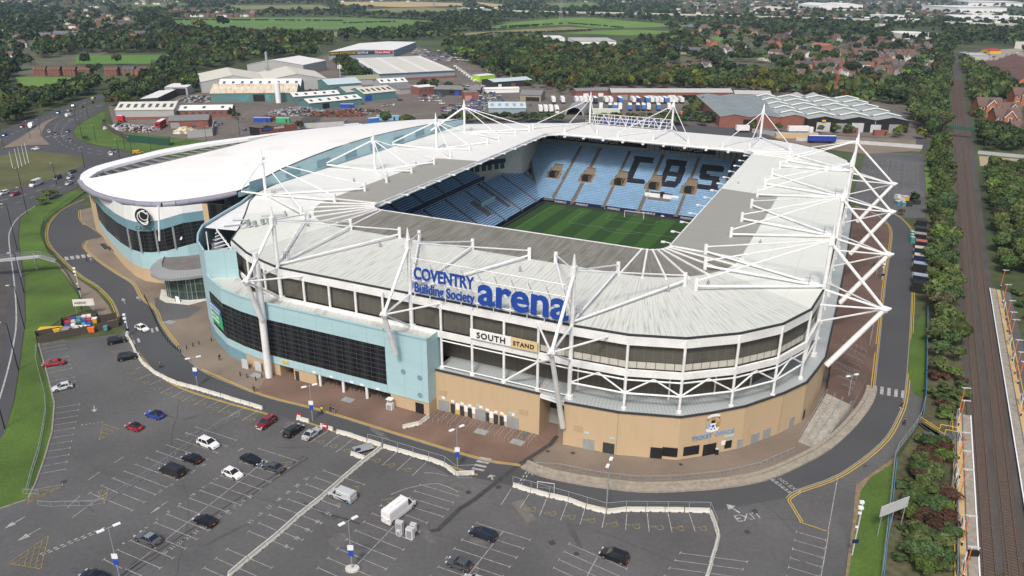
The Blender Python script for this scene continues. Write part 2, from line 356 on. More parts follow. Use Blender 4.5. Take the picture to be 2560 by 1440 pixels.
def offs(pts,d):
 out=[]
 for i in range(len(pts)):
  a,c=pts[max(i-1,0)],pts[min(i+1,len(pts)-1)];dx,dy=c[0]-a[0],c[1]-a[1];l=math.hypot(dx,dy)or 1
  out.append((pts[i][0]-dy/l*d,pts[i][1]+dx/l*d,0))
 return out
def yl(px,k=4,d=(.25,.75),w=.16):
 p=smoothline(gp(px),k)
 for q in d:b.strip(offs(p,-q),w,.06)
yl(RO_[:],d=(.3,.75));yl(RI_[:3]);yl(RI_[4:13],d=(-.3,-.75));yl(RI_[13:21],d=(-.3,-.6))
yl(RI_[21:28],d=(-.3,-.75));yl(RI_[28:],d=(-.3,-.75))
yl([(318,832),(330,850),(345,878),(385,925),(440,962),(500,986),(600,1015),(690,1040)],d=(.1,.4));yl(ROB[20:],d=(.3,.75));yl([(1997,1305),(1975,1268),(1966,1246),(1995,1226)],d=(.3,.7))
yl([(1430,1250),(1520,1270),(1600,1270),(1765,1272)],d=(.1,.4));yl([(1120,1162),(1195,1186)],d=(.1,.4));yl([(1997,1305),(2066,1328)],1,(0,));yl([(755,1050),(860,1085),(950,1115)],d=(.1,.4))
struct(b.build('double_yellow_lines','yellowline'))
b=MB()
for px in(RO_,RI_,ROB[19:]):b.curb(smoothline(gp(px),3),0,.12,.22)
b.wall(gp([(96,858),(122,950),(136,1010),(130,1080),(110,1150),(90,1205),(70,1248),(30,1262),(0,1272)]),0,.13,.3)
struct(b.build('kerb','kerb'))
area('west_verge',[(215,478),(178,505),(132,535),(103,562),(100,590),(117,625),(140,655),(165,695),(200,745),(205,780),(155,797),(92,838),(95,880),(120,950),(134,1010),(128,1080),(108,1150),(88,1200),(70,1245),(30,1260),(0,1270),(-120,1350),(-120,1250),(0,1100),(12,1082),(37,1000),(52,900),(65,800),(64,700),(47,600),(52,545),(80,520),(135,498),(190,474)],'grass',.07)
area('east_verge',[(2300,790),(2315,790),(2312,1000),(2283,985),(2270,930),(2276,850)],'grass',.075)
area('south_east_verge',[(2235,1145),(2145,1215),(2135,1300),(2115,1445),(2205,1445),(2245,1150)],'grass',.075)
M['dirt']=mat('worn_soil_edge',(.22,.16,.10),.95,var=.3,scale=1.5)
area('worn_soil',[(2235,1143),(2140,1213),(2132,1300),(2112,1445),(2120,1445),(2142,1300),(2150,1232),(2175,1195),(2230,1160)],'dirt',.085)
area('east_green',[(2320,380),(2342,385),(2335,450),(2325,490),(2315,480),(2312,420)],'f2',.085)
area('scrub_ground',[(2312,330),(2385,330),(2395,700),(2410,960),(2440,1445),(2205,1445),(2245,1150),(2300,1060),(2315,790)],'soil',.02)
TB_L=[(2460,118),(2420,128),(2390,145),(2380,170),(2378,200),(2380,260),(2385,400),(2390,560),(2393,700),(2400,830),(2412,960),(2430,1200),(2446,1460)]
TB_R=[(2480,120),(2425,136),(2404,152),(2404,190),(2410,240),(2425,320),(2440,400),(2460,560),(2478,700),(2505,850),(2535,1100),(2575,1400)]
area('railway_trackbed',TB_L+TB_R[::-1],'ballast',.05)
area('railway_rust_bed',[(2381,200),(2388,400),(2396,560),(2406,740),(2424,960),(2450,1445),(2492,1445),(2455,960),(2433,740),(2415,560),(2403,400),(2391,200)],'rust',.06)
area('railway_rust_bed',[(2394,200),(2408,400),(2421,560),(2441,740),(2466,960),(2510,1445),(2560,1445),(2502,960),(2470,740),(2445,560),(2424,400),(2400,200)],'rust',.06)
def railpath(x0,x1,x2):
 a=G(x0,980);c=G(x2,420);d=(a[0]-c[0],a[1]-c[1]);e=(a[0]+d[0]*.45,a[1]+d[1]*.45,0)
 s=(x2-2395)*.35
 return[e,a,G(x1,820),c,G(2386+s*1.3,300),G(2381+s,215),G(2382+s,185),G(2388+s,165),G(2402+s,146),G(2440,131+s*.1),G(2480,122+s*.05)]
b=MB();bs=MB()
for x0,x1,x2 in((2431,2419,2395),(2450.5,2435.5,2404),(2474,2455,2416),(2494,2473,2426)):
 p=smoothline([(q[0],q[1])for q in railpath(x0,x1,x2)],4)
 for a,c in zip(p,p[1:]):
  b.box(((a[0]+c[0])/2,(a[1]+c[1])/2,.16),(math.dist(a,c)+.02,.12,.15),math.atan2(c[1]-a[1],c[0]-a[0]))
struct(b.build('railway_rails','rail'))
c1,c2=railpath(2431,2419,2395),railpath(2450.5,2435.5,2404);d1,d2=railpath(2474,2455,2416),railpath(2494,2473,2426)
for A,B in((c1,c2),(d1,d2)):
 p=smoothline([((a[0]+c[0])/2,(a[1]+c[1])/2)for a,c in zip(A[:5],B[:5])],5)
 for a,c in zip(p,p[1:]):
  L=math.dist(a,c);n=int(L/.75)
  for i in range(n):
   t=(i+.5)/n;bs.box((a[0]+(c[0]-a[0])*t,a[1]+(c[1]-a[1])*t,.07),(.25,2.5,.06),math.atan2(c[1]-a[1],c[0]-a[0]))
M['sleeper']=mat('sleeper',(.10,.088,.075),.95,var=.2,scale=1)
struct(bs.build('railway_sleepers','sleeper'))
#  CAR PARK MARKINGS
b=MB();by=MB()
def seg(bb,a,c,w=.10,z=.062):bb.strip([a,c],w,z)
def bayrow(A,B,C,sp=2.4,centre=True,t=True):
 a,e,c=G(*A),G(*B),G(*C);n=max(1,round(math.dist(a,e)/sp));D=(c[0]-a[0],c[1]-a[1]);l=math.hypot(*D);du=((e[0]-a[0])/n,(e[1]-a[1])/n);ul=math.hypot(*du)
 for k in range(n+1):
  p=(a[0]+du[0]*k,a[1]+du[1]*k);q=(p[0]+D[0],p[1]+D[1]);m_=((p[0]+q[0])/2,(p[1]+q[1])/2)
  if rnd.random()<.05:continue
  if rnd.random()<.25:o=(D[0]/l*rnd.uniform(.1,.9),D[1]/l*rnd.uniform(.1,.9));seg(b,p,(m_[0]-o[0],m_[1]-o[1]));seg(b,m_,q)
  else:seg(b,p,q)
  if t:
   for r_ in((p,q)if t is True else(q,)):seg(b,(r_[0]-du[0]/ul*.35,r_[1]-du[1]/ul*.35),(r_[0]+du[0]/ul*.35,r_[1]+du[1]/ul*.35))
 return a,e,c
bayrow((104,863),(130,978),(160,853),t=1);bayrow((139,1020),(84,1225),(199,1011),t=1)
bayrow((489,1068),(224,1233),(590,1101));bayrow((647,1122),(189,1450),(744,1153));bayrow((809,1177),(480,1445),(911,1212))
bayrow((951,1264),(795,1420),(1068,1308));bayrow((1191,1308),(1075,1442),(1325,1350));bayrow((1423,1360),(1384,1420),(1567,1423))
bayrow((1700,1383),(1660,1440),(1868,1405));bayrow((1991,1330),(1966,1442),(2064,1351));bayrow((1050,1212),(1010,1262),(1145,1240))
for A,B,C in(((2180,400),(2150,505),(2196,402)),((2205,400),(2182,535),(2222,400)),((2232,402),(2215,535),(2250,403)),((2262,404),(2255,520),(2296,406))):bayrow(A,B,C,2.45)
def gseg(p,q,bb=None,w=.12):seg(bb or b,G(*p),G(*q),w)
for p,q in(((440,963),(400,984)),((469,972),(429,994)),((497,982),(456,1003)),((525,990),(484,1013)),((554,1000),(514,1021)),((586,1007),(544,1031)),((615,1017),(573,1042)),((646,1027),(605,1051)),((350,893),(320,903)),((375,912),(338,923)),((397,930),(350,945)),((415,945),(375,962)),((820,1078),(774,1107)),((849,1087),(809,1118)),((883,1098),(840,1131)),((735,1057),(700,1082)),((992,1131),(955,1164)),((1029,1143),(993,1176)),((1066,1156),(1031,1190)),((1278,1223),(1253,1262)),((1323,1236),(1300,1270)),((1366,1248),(1349,1290)),((1418,1257),(1401,1302)),((1462,1272),(1450,1312)),
((1513,1284),(1505,1320)),((1567,1284),(1564,1325)),((1618,1284),(1623,1330)),((1670,1284),(1680,1332)),((1723,1284),(1738,1330))):gseg(p,q)
gseg((647,1165),(320,1425));gseg((1100,1300),(880,1440))if 0 else gseg((985,1316),(890,1415));gseg((1257,1330),(1170,1440));gseg((1495,1390),(1468,1440));gseg((2094,1195),(2070,1330));gseg((2072,1330),(2052,1445))
gseg((270,1230),(180,1295));gseg((200,1240),(168,1270));gseg((420,1253),(377,1284));gseg((310,1142),(286,1157));gseg((250,1180),(222,1200))
for i in range(10):gseg((262-i*17,1319+i*7),(253-i*17,1323+i*7),w=.25);gseg((268-i*17,1322+i*7),(258-i*17,1326+i*7),w=.2)
for i in range(6):gseg((203+i*10,1063-i*1.4),(208+i*10,1062.5-i*1.4),w=.2)
b.strip(smoothline(gp([(977,1237),(1020,1221),(1080,1210),(1110,1214),(1145,1230)])),.12,.062);b.strip(smoothline(gp([(1060,1183),(1090,1184),(1118,1191)])),.1,.062)
for k in range(5):
 x=160+k*14;y=643-k*1.8;b.cap([(*G(q[0],q[1])[:2],.064)for q in((x,y),(x+9,y-1),(x+13,y+7),(x+4,y+8))])
for k in range(5):
 x=2184+k*17.5;b.cap([(*G(q[0],q[1])[:2],.064)for q in((x,964+k*3),(x+8,965+k*3),(x+7,984+k*3),(x-2,983+k*3))])
for k in range(4):
 x=1200-k*6;y=1142+k*9;b.cap([(*G(q[0],q[1])[:2],.064)for q in((x,y),(x+30,y+6),(x+26,y+10),(x-4,y+4))])
for k,(x,y)in enumerate(((330,852),(342,847),(376,822),(388,819))):b.cap([(*G(q[0],q[1])[:2],.064)for q in((x,y),(x+6,y-1),(x+9,y+9),(x+3,y+10))])
def arrow(tail,head,w=.16,hw=.6):
 a,c=G(*tail),G(*head);dx,dy=c[0]-a[0],c[1]-a[1];l=math.hypot(dx,dy);ux,uy=dx/l,dy/l;k=max(l-2.2,l*.55)
 seg(b,a,(a[0]+ux*k,a[1]+uy*k),w,.064)
 b.face([(a[0]+ux*k-uy*hw,a[1]+uy*k+ux*hw,.064),(a[0]+ux*k+uy*hw,a[1]+uy*k-ux*hw,.064),(c[0],c[1],.064)])
arrow((63,1292),(12,1322));arrow((102,1321),(44,1353));arrow((313,760),(306,746));arrow((351,753),(342,741));arrow((235,1015),(237,1031));arrow((1850,1283),(1815,1261),.3,.9);arrow((1232,1200),(1226,1187),.3,.9)
arrow((420,1253),(377,1284),.12,.3);arrow((595,1128),(610,1120),.2,.3)
for i in range(7):
 x,y=1920+i*8,1193+i*6;gseg((x,y),(x+6,y+5),w=.25);gseg((x+5,y-1),(x+10,y+3),w=.2)
for i in range(6):gseg((1295+i*6,1212-i*9),(1298+i*6,1207-i*9),w=.25);gseg((1303+i*6,1212-i*9),(1306+i*6,1207-i*9),w=.2)
struct(b.build('white_road_markings','whiteline'))
def road_text(s,px,size,ang,m_='whiteline'):
 p=G(*px);o=text('road_lettering',s,size,m_,None,(p[0],p[1],.066),(math.cos(ang),math.sin(ang),0),(-math.sin(ang),math.cos(ang),0),.001);struct(o);return o
def dang(p,q):a,c=G(*p),G(*q);return math.atan2(c[1]-a[1],c[0]-a[0])
road_text('NO EXIT',(1943,1198),1.25,dang((1943,1198),(1983,1226)))
road_text('EXIT',(1843,1306),2.4,dang((1843,1306),(1873,1301)));road_text('NO',(1330,1190),1.6,dang((1330,1190),(1345,1186)))
A=dang((285,1197),(415,1113))
for k in range(13):
 x,y=602-k*19.5,1282+k*11.6
 if k<12:road_text(str(31-k),(x+22,y-35+k*1.3),1.0,A)
for k in range(7):road_text(str(21-k),(766-k*23.5,1202+k*18.2),1.1,A)
for k in range(9):road_text(str(12-k),(537-k*28.5,1203+k*20),.9,A)
for k in range(6):road_text(str(42-k),(845-k*26,1268+k*21),.9,A)
for k in range(5):road_text(str(13+k),(507-k*27,1168+k*16.5),.9,A)
def hatch(poly,n=4,bb=None):
 bb=bb or by;g_=gp(poly)
 for i in range(len(g_)):seg(bb,g_[i],g_[(i+1)%len(g_)],.14)
 a,c,d=g_[0],g_[1],g_[2]
 for i in range(1,n):
  t=i/n
  seg(bb,tuple(a[j]+(c[j]-a[j])*t for j in(0,1)),tuple(a[j]+(d[j]-a[j])*t for j in(0,1)));seg(bb,tuple(c[j]+(a[j]-c[j])*t for j in(0,1)),tuple(c[j]+(d[j]-c[j])*t for j in(0,1)))
hatch([(20,1409),(102,1423),(122,1340)],6);hatch([(67,1262),(82,1232),(154,1218)],5);hatch([(248,1101),(258,1060),(298,1074)],4);hatch([(262,1262),(245,1229),(270,1224)],3)
def wheelchair(px,s=1.0,ang=0.0):
 c=G(*px);ca,sa=math.cos(ang),math.sin(ang);T=lambda x,y:(c[0]+(x*ca-y*sa)*s,c[1]+(x*sa+y*ca)*s)
 ring=[T(.45*math.cos(t),.45*math.sin(t))for t in[2.3+i*.62 for i in range(8)]]
 by.strip(ring,.11*s,.063)
 for l in([T(-.1,.95),T(-.05,.35),T(.4,.3),T(.65,-.25),T(.85,-.2)],[T(-.08,.65),(T(.35,.62))]):by.strip(l,.1*s,.063)
 by.cap([(*T(-.12+.14*math.cos(t),1.12+.14*math.sin(t)),.063)for t in[i*1.05 for i in range(6)]])
for k,p in enumerate(((366,957),(393,974),(421,985),(449,995),(478,1003),(508,1012),(538,1022),(566,1032),(598,1042),(631,1051),(293,881),(331,934),(345,950),(803,1106),(835,1117),(868,1128),(944,1152),(979,1164),(1020,1176),(1332,1274),(1382,1285),(1430,1294),(1480,1303),(1537,1312),(1592,1317),(1650,1320),(1702,1322),(1758,1322),(889,1222),(974,1252),(722,1160))):
 wheelchair(p,1.15,A+.1*k%.3)
struct(by.build('yellow_road_markings','paleyellow'))
M['patch']=mat('repaired_asphalt',(.15,.14,.13),.95,var=.15,scale=1.0)
M['darkpatch']=mat('dark_trench',(.045,.045,.047),.9,var=.3,scale=1.2)
M['stain']=mat('oil_stain',(.080,.080,.080),.9,var=.15,scale=.8)
M['scuff']=mat('dusty_scuff',(.112,.110,.107),.95,var=.25,scale=.8)
for mm,nn_,zz in(('stain',15,.012),('scuff',13,.036)):
 b=MB()
 for k in range(nn_):
  c=G(rnd.uniform(150,1750),rnd.uniform(1040,1440));L=rnd.uniform(.6,4.5);W_=rnd.uniform(.2,.8)*(3 if mm=='scuff' else 1);a_=rnd.uniform(0,3)
  b.cap([(c[0]+math.cos(a_)*x-math.sin(a_)*y,c[1]+math.sin(a_)*x+math.cos(a_)*y,zz)for x,y in[(L*math.cos(t)*rnd.uniform(.7,1.1),W_*math.sin(t)*rnd.uniform(.7,1.1))for t in np.linspace(0,6.28,12)[:-1]]]);zz+=.0015
 struct(b.build('tarmac_stains',mm))
b=MB()
for l in([(120,1100),(300,1190),(560,1230),(900,1300),(1300,1380)],[(450,1000),(430,1120),(470,1260),(440,1440)],[(1230,1260),(1500,1330),(1760,1440)],[(700,1090),(1000,1250),(1080,1330)],[(1810,1290),(1980,1300),(1995,1306)],[(1800,1180),(1900,1250),(1985,1330)]):b.strip([(p[0]+rnd.uniform(-.2,.2),p[1],0)for p in smoothline(gp(l),8)],.09,.058)
struct(b.build('tarmac_cracks','stain'))
area('tarmac_patch',[(1278,1258),(1305,1248),(1340,1298),(1318,1308)],'patch',.055)
b=MB()
for l,wd in(([(1393,1090),(1375,1112),(1300,1160),(1185,1250),(1150,1272),(1095,1325),(1040,1335)],.9),([(760,1140),(300,1440)],.25),([(772,1144),(310,1446)],.2),([(760,1257),(810,1283),(870,1300),(900,1310)],.35)):
 b.strip(gp(l),wd,.05)
for x,y,s in((1171,1231,.9),(1246,1218,.9),(1432,1133,.8),(1370,1129,.7),(1329,1152,.7),(1380,1357,1),(1441,1385,.8),(2539,1380,.6),(1887,1279,1),(1868,1330,.8),(640,939,1),(1702,1162,.7),(870,1000,1.2),(160,1205,.9),(2164,1165,.6)):
 p=G(x,y);b.box((p[0],p[1],.067),(s,s,.004),.4)
struct(b.build('drain_covers','darkpatch'))
b=MB()
for x,y in((425,806),(870,1000),(1203,1080),(1293,1106),(640,939)):
 p=G(x,y)
 b.box((p[0],p[1],.07),(2.6,1.8,.006),AZ*-1)
struct(b.build('ventilation_grilles','steel'))
#  STADIUM
st=thing('stadium','white steel football stadium with raking masts, pale blue south-west front and buff brick podium','stadium',P(223,-80,0))
ST=tuple(st['_o'])
def sb(b,name,m_,lab=None,smooth=False,parent=None):
 o=b.build(name,m_,parent or st,loc=ST if parent else None,smooth=smooth)
 if lab:o['label']=lab
 return o
OUT=[(121.8,-114),(121.8,-107.2),(121.8,-100.4),(121.8,-93.6),(121.8,-86.8),(121.8,-80),(121.8,-73),(121.8,-66),(121.8,-59),(121.8,-51.8),(121.8,-45),(122.5,-34.6),(125.6,-25),(132,-16.8),(139.8,-10.4),(149.4,-6.4),(161.5,-5.2),(170.8,-5.2),(180,-5.3),(189.4,-5.4),(198.7,-5.5),(209,-5.6),(219.4,-5.7),(229.7,-5.8),(240,-5.9),(249,-6),(258,-6.1),(267,-6.2),(276.5,-6.3),(284.5,-6.8),(296.6,-9),(306,-14.5),(314,-21),(320,-29),(323.6,-37),(324.5,-45),(324.5,-52),(324.5,-61),(324.5,-70),(324.5,-79.5),(324.5,-88),(324.5,-97),(324.5,-106),(324.5,-115),
(321,-126),(315.5,-137),(309,-148),(303,-157),(298,-164),(288,-164),(270,-164),(250,-164),(230,-164),(210,-164),(190,-164),(178,-164),(169,-162.3),(160,-157.3),(150,-149.5),(140,-142),(132,-137),(126.3,-127),(123.4,-119.5)]
nO=len(OUT)
UI0,UI1,VI0,VI1,RC=164.5,289.5,-120.5,-39.7,5.0
CEN={'SE':(UI0+RC,VI1-RC),'NE':(UI1-RC,VI1-RC),'NW':(UI1-RC,VI0+RC),'SW':(UI0+RC,VI0+RC)}
def inner_of(p):
 u,v=p;inU=UI0+RC<=u<=UI1-RC;inV=VI0+RC<=v<=VI1-RC
 if inV:return((UI0,v),(-1,0))if u<200 else((UI1,v),(1,0))
 if inU:return((u,VI1),(0,1))if v>-80 else((u,VI0),(0,-1))
 c=CEN[('S' if u<200 else 'N')+('E' if v>-80 else 'W')];d=(u-c[0],v-c[1]);l=math.hypot(*d);d=(d[0]/l,d[1]/l)
 return(c[0]+d[0]*RC,c[1]+d[1]*RC),d
def on_line(a,b,t):return(a[0]+(b[0]-a[0])*t,a[1]+(b[1]-a[1])*t)
FINE=[]
for i in range(nO):
 a,b_=OUT[i],OUT[(i+1)%nO];FINE.append(a);L=math.dist(a,b_);k=max(1,int(L/4.5))
 ts=[j/k for j in range(1,k)]
 for u0_ in(UI0+RC,UI1-RC,229.0):
  if(a[0]-u0_)*(b_[0]-u0_)<0:ts.append((u0_-a[0])/(b_[0]-a[0]))
 for v0_ in(VI0+RC,VI1-RC):
  if(a[1]-v0_)*(b_[1]-v0_)<0:ts.append((v0_-a[1])/(b_[1]-a[1]))
 FINE+=[on_line(a,b_,t)for t in sorted(set(round(t,4)for t in ts))]
ZO,ZR,ZI,RW=24.3,25.4,26.0,16.0
M['roof_white']=stripes('roof_sheet_white',(.78,.78,.74),(.69,.69,.65),1.0,.16,0,.5,dirt=.35,dscale=(.25,.03,1),dcol=(.62,.66,.62),c3=(.66,.69,.69),period2=6.4,frac2=.03)
M['roof_east']=stripes('roof_sheet_greenish',(.70,.72,.66),(.61,.63,.57),1.0,.2,0,.5,dirt=.45,dscale=(.8,.05,1),dcol=(.60,.62,.55),c3=(.60,.62,.57),period2=6.4,frac2=.03)
M['roof_south']=stripes('roof_sheet_stained',(.61,.625,.58),(.52,.535,.49),1.0,.2,0,.6,dirt=.8,dscale=(3.6,.16,1),dcol=(.27,.27,.24),c3=(.56,.57,.53),period2=6.4,frac2=.03,dthr=(.52,.70))
M['roof_panel']=stripes('roof_translucent_panel',(.205,.195,.165),(.285,.27,.235),1.0,.18,0,.6,dirt=.7,dscale=(.9,.12,1),dcol=(.125,.118,.095),c3=(.25,.24,.205),period2=2.1,frac2=.07,dthr=(.42,.62))
M['roof_panel2']=stripes('roof_translucent_panel_pale',(.30,.295,.26),(.37,.365,.32),1.0,.18,0,.6,dirt=.5,dscale=(.9,.12,1),dcol=(.26,.26,.23),c3=(.30,.3,.27),period2=2.1,frac2=.07)
rb={k:MB()for k in('white','east','south','corner','panel','panel2','panel3')};under=MB()
run=0
for i in range(len(FINE)):
 a,b_=FINE[i],FINE[(i+1)%len(FINE)];(ia,na),(ib,nb)=inner_of(a),inner_of(b_)
 ra,rb_=(ia[0]+na[0]*RW,ia[1]+na[1]*RW),(ib[0]+nb[0]*RW,ib[1]+nb[1]*RW);w_=math.dist(a,b_)
 wi=math.dist(ia,ib);um=(a[0]+b_[0])/2;vm=(a[1]+b_[1])/2
 key='south' if um<150 and vm>-128 else('east' if vm>-30 and um<300 else 'white')
 if um<150 and vm<=-128:key='corner'
 pk='panel' if vm>-128 and um<160 else('panel2' if vm>-80 else 'panel3')
 A=[P(*a,ZO),P(*b_,ZO),P(*rb_,ZR),P(*ra,ZR)];Lr=math.dist(a,ra)
 rb[key].face(A,0,[(run,0),(run+w_,0),(run+w_,Lr),(run,Lr)])
 B=[P(*ra,ZR),P(*rb_,ZR),P(*ib,ZI),P(*ia,ZI)]
 rb[pk if um<229 else key].face(B,0,[(run,Lr),(run+w_,Lr),(run+w_,Lr+RW),(run,Lr+RW)])
 under.face([P(*a,ZO-1.2),P(*b_,ZO-1.2),P(*ib,ZI-1.1),P(*ia,ZI-1.1)],0);run+=w_
sb(under,'roof_underside','grey')
for k,m_ in(('white','roof_white'),('east','roof_east'),('south','roof_south'),('corner','roof_east'),('panel','roof_panel'),('panel2','roof_panel2'),('panel3','roof_panel2')):
 sb(rb[k],'roof_sheeting' if 'panel' not in k else 'translucent_roof_panel',m_)
b=MB();inn=[]
for p in FINE:inn.append(inner_of(p)[0])
for i in range(len(inn)):
 a,c=inn[i],inn[(i+1)%len(inn)]
 if math.dist(a,c)<.01:continue
 for z0,z1 in((ZI-1.1,ZI+.12),):
  A3,C3=P(*a),P(*c);b.wall([A3,C3],z0,z1,.3)
sb(b,'inner_edge_beam','white')
b=MB()
for i in range(len(OUT)):
 a,c=OUT[i],OUT[(i+1)%nO]
 if 48<=i<=54:continue
 b.wall([P(*a),P(*c)],ZO-.25,ZO+.1,.35,1);b.wall([P(*a),P(*c)],ZO-2.05,ZO-.25,.25)
sb(b,'roof_fascia',['white','dark'])
for cn,a0 in(('SE',90),('SW',180),('NE',0)):
 c=CEN[cn]
 for k in range(8):
  t=R(a0+(90*k/7)*(1));d=(math.cos(t),math.sin(t))
  if cn=='SW':d=(math.cos(R(180+90*k/7)),math.sin(R(180+90*k/7)))
  if cn=='SE':d=(math.cos(R(90+90*k/7)),math.sin(R(90+90*k/7)))
  p0=(c[0]+d[0]*RC,c[1]+d[1]*RC);p1=(c[0]+d[0]*(RC+RW+1),c[1]+d[1]*(RC+RW+1))
  b=MB()
  if cn=='NE':b.tube(P(*p0,ZI+.03),P(*p1,ZR+.05),.12,4)
  else:b.tube(P(*p0,ZI+.05),P(*p1,ZR+.05),.28,4)
  sb(b,'roof_rib','white')
for u in range(172,288,9):
 for v_,s_ in((VI0,1),(VI1,-1)):
  b=MB();b.tube(P(u,v_,ZI-.2),P(u,v_+s_*2.2,ZI+.1),.12,4);b.box(P(u,v_+s_*2.2,ZI-.05),(.9,.7,.35),-AZ);sb(b,'floodlight','white')
for v in range(-113,-44,8):
 b=MB();b.tube(P(UI1,v,ZI-.4),P(UI1-1.5,v,ZI-.9),.12,4);b.box(P(UI1-1.5,v,ZI-1),(.9,1.1,.45),-AZ);sb(b,'floodlight','white')
b=MB()
for v_ in(VI0+.7,):
 b.tube(P(170,v_,ZI-.6),P(284,v_,ZI-.6),.22,5);
b.tube(P(UI1-.7,VI0+4,ZI-.5),P(UI1-.7,VI1-4,ZI-.5),.2,5)
sb(b,'catwalk_rail','white')
for x,y in((950,615),(1300,677),(1670,727),(775,545),(770,565),(1040,413),(885,453),(1845,463),(1900,610),(1770,712),(1085,452)):
 q=G(x,y,25.3);b=MB();b.box((q[0],q[1],25.6),(.5,.5,.8));b.tube((q[0],q[1],25.9),(q[0],q[1],26.5),.12,5);sb(b,'roof_vent','grey')
M['louvre']=stripes('louvre',(.085,.08,.066),(.11,.105,.088),.42,.35,1,.7,dirt=.4,dscale=(.2,.2,1),dcol=(.03,.03,.028),c3=(.145,.14,.12),period2=1.7,frac2=.05)
M['louvre2']=stripes('inner_louvre',(.085,.076,.062),(.11,.10,.083),.35,.3,1,.7,dirt=.4,dscale=(.2,.2,1),dcol=(.03,.03,.028),c3=(.15,.14,.12),period2=1.2,frac2=.06)
def inset(pts,d):
 out=[]
 for i,p in enumerate(pts):
  a,c=pts[max(i-1,0)],pts[min(i+1,len(pts)-1)];du,dv=c[0]-a[0],c[1]-a[1];l=math.hypot(du,dv);out.append((p[0]-dv/l*-d,p[1]-du/l*d))
 return out
def band(b,pts,z0,z1,mi=0):
 run=0
 for a,c in zip(pts,pts[1:]):
  w_=math.dist(a,c);b.face([P(*a,z0),P(*c,z0),P(*c,z1),P(*a,z1)],mi,[(run,z0),(run+w_,z0),(run+w_,z1),(run,z1)]);run+=w_
SEG_S=OUT[0:11];SEG_SE=OUT[10:17];SEG_E=OUT[16:30];SEG_N=OUT[29:49];SEG_W=OUT[55:]+OUT[:1]
FRONT=OUT[55:]+OUT[0:30]
FR=OUT[4:30]
ins=inset(FRONT,.9)
b=MB();band(b,ins[2:],17.3,22.3);band(b,inset(SEG_N,.9),9,22.3);sb(b,'upper_louvre','louvre')
insL=inset(OUT[4:30],5.2)
b=MB();band(b,insL,9.0,16.4);sb(b,'lower_louvre','louvre2')
b=MB()
band(b,inset(OUT[9:17],.78),17.3,18.6);sb(b,'blockwork_behind_louvre',stripes('blockwork_panels',(.50,.49,.43),(.12,.115,.10),1.7,.09,0,.8,dirt=.4,dscale=(.4,.4,1),dcol=(.4,.39,.34)))
b=MB()
for i in range(4,29):b.wall([P(*OUT[i]),P(*OUT[i+1])],16.0,17.3,.5)
for i in range(len(FRONT)-1):
 if i<12:b.wall([P(*FRONT[i]),P(*FRONT[i+1])],16.3,17.3,.5)
sb(b,'ring_beam','white')
b=MB()
for i in range(4,29):
 a,c=OUT[i],OUT[i+1];am,cm=inset([a,c],5.2);b.cap([P(*a,16.2),P(*c,16.2),P(*cm,16.2),P(*am,16.2)])
sb(b,'concourse_soffit','lgrey')
MAST_S=(0,5,10);MAST_E=(16,20,24,28)
for i in list(range(0,29))+list(range(56,nO)):
 u,v=OUT[i];base=16.6 if(i<6 or i>=55)else 9
 if i>=55 or i in range(1,6)or i==0:base=16.6
 if i in MAST_S+MAST_E:continue
 b=MB();b.tube(P(u,v,base),P(u,v,23.8),.27,8)
 if base==9:b.tube(P(u,v,9),P(u,v,9.5),.5,8)
 sb(b,'column','white')
for i in range(10,28):
 a,c=OUT[i],OUT[i+1];m_=on_line(a,c,.5);b=MB()
 b.tube(P(*a,12.4),P(*c,12.4),.2,6);b.tube(P(*a,12.5),P(*m_,15.6),.17,6);b.tube(P(*c,12.5),P(*m_,15.6),.17,6)
 b.tube(P(*a,15.2),P(*c,15.2),.17,6);sb(b,'lattice_brace','white')
 mi=inset([a,c],4.9)[0];b=MB();b.tube(P(*mi,9),P(*mi,15.8),.18,6);sb(b,'inner_column','white')
b=MB();b.tube(P(121.8,-73,9.6),P(121.8,-45,9.6),.14,5);b.tube(P(121.8,-73,15.3),P(121.8,-45,15.3),.16,5);b.tube(P(121.8,-58.9,9.4),P(121.8,-51.8,15.2),.24,6);b.tube(P(121.8,-51.8,15.2),P(119.5,-47.5,18),.24,6);sb(b,'tie_rail','white')
WALL=[(120.3,-73.9),(120.6,-50.8)]
WALL2=[(119.6,-45.2),(120.7,-35),(124,-24.3),(128.2,-19.4),(133.3,-14.3),(141.7,-8.5),(148.2,-5),(155.5,-3.6),(161.5,-2.6),(200,-2.6),(240,-3),(284,-4),(297,-6),(308,-12),(317,-19),(323,-27),(327,-37),(327.5,-45),(327.5,-115),(324,-127),(318,-138),(306,-156)]
M['buff']=stripes('buff_block_wall',(.52,.39,.245),(.46,.34,.21),.45,.16,1,.9,dirt=.45,dscale=(.5,.12,1),dcol=(.44,.325,.20),c3=(.48,.355,.22),period2=.9,frac2=.04)
b=MB();band(b,WALL,0,9.2);band(b,WALL2,0,9.2);b.wall([P(120.6,-50.8),P(126.5,-50.8)],0,9.2,.2);b.wall([P(119.6,-45.2),P(126.5,-45.2)],0,9.2,.2)
sb(b,'podium_wall','buff')
b=MB()
for pts in(WALL,WALL2):
 for a,c in zip(pts,pts[1:]):b.wall([P(*a),P(*c)],9.1,9.35,.45)
sb(b,'podium_coping','dark')
M['podroof']=stripes('podium_roof_sheet',(.42,.46,.47),(.33,.36,.37),.7,.25,0,.5,dirt=.4,dscale=(.15,.15,1),dcol=(.33,.36,.35))
b=MB()
low=WALL+WALL2
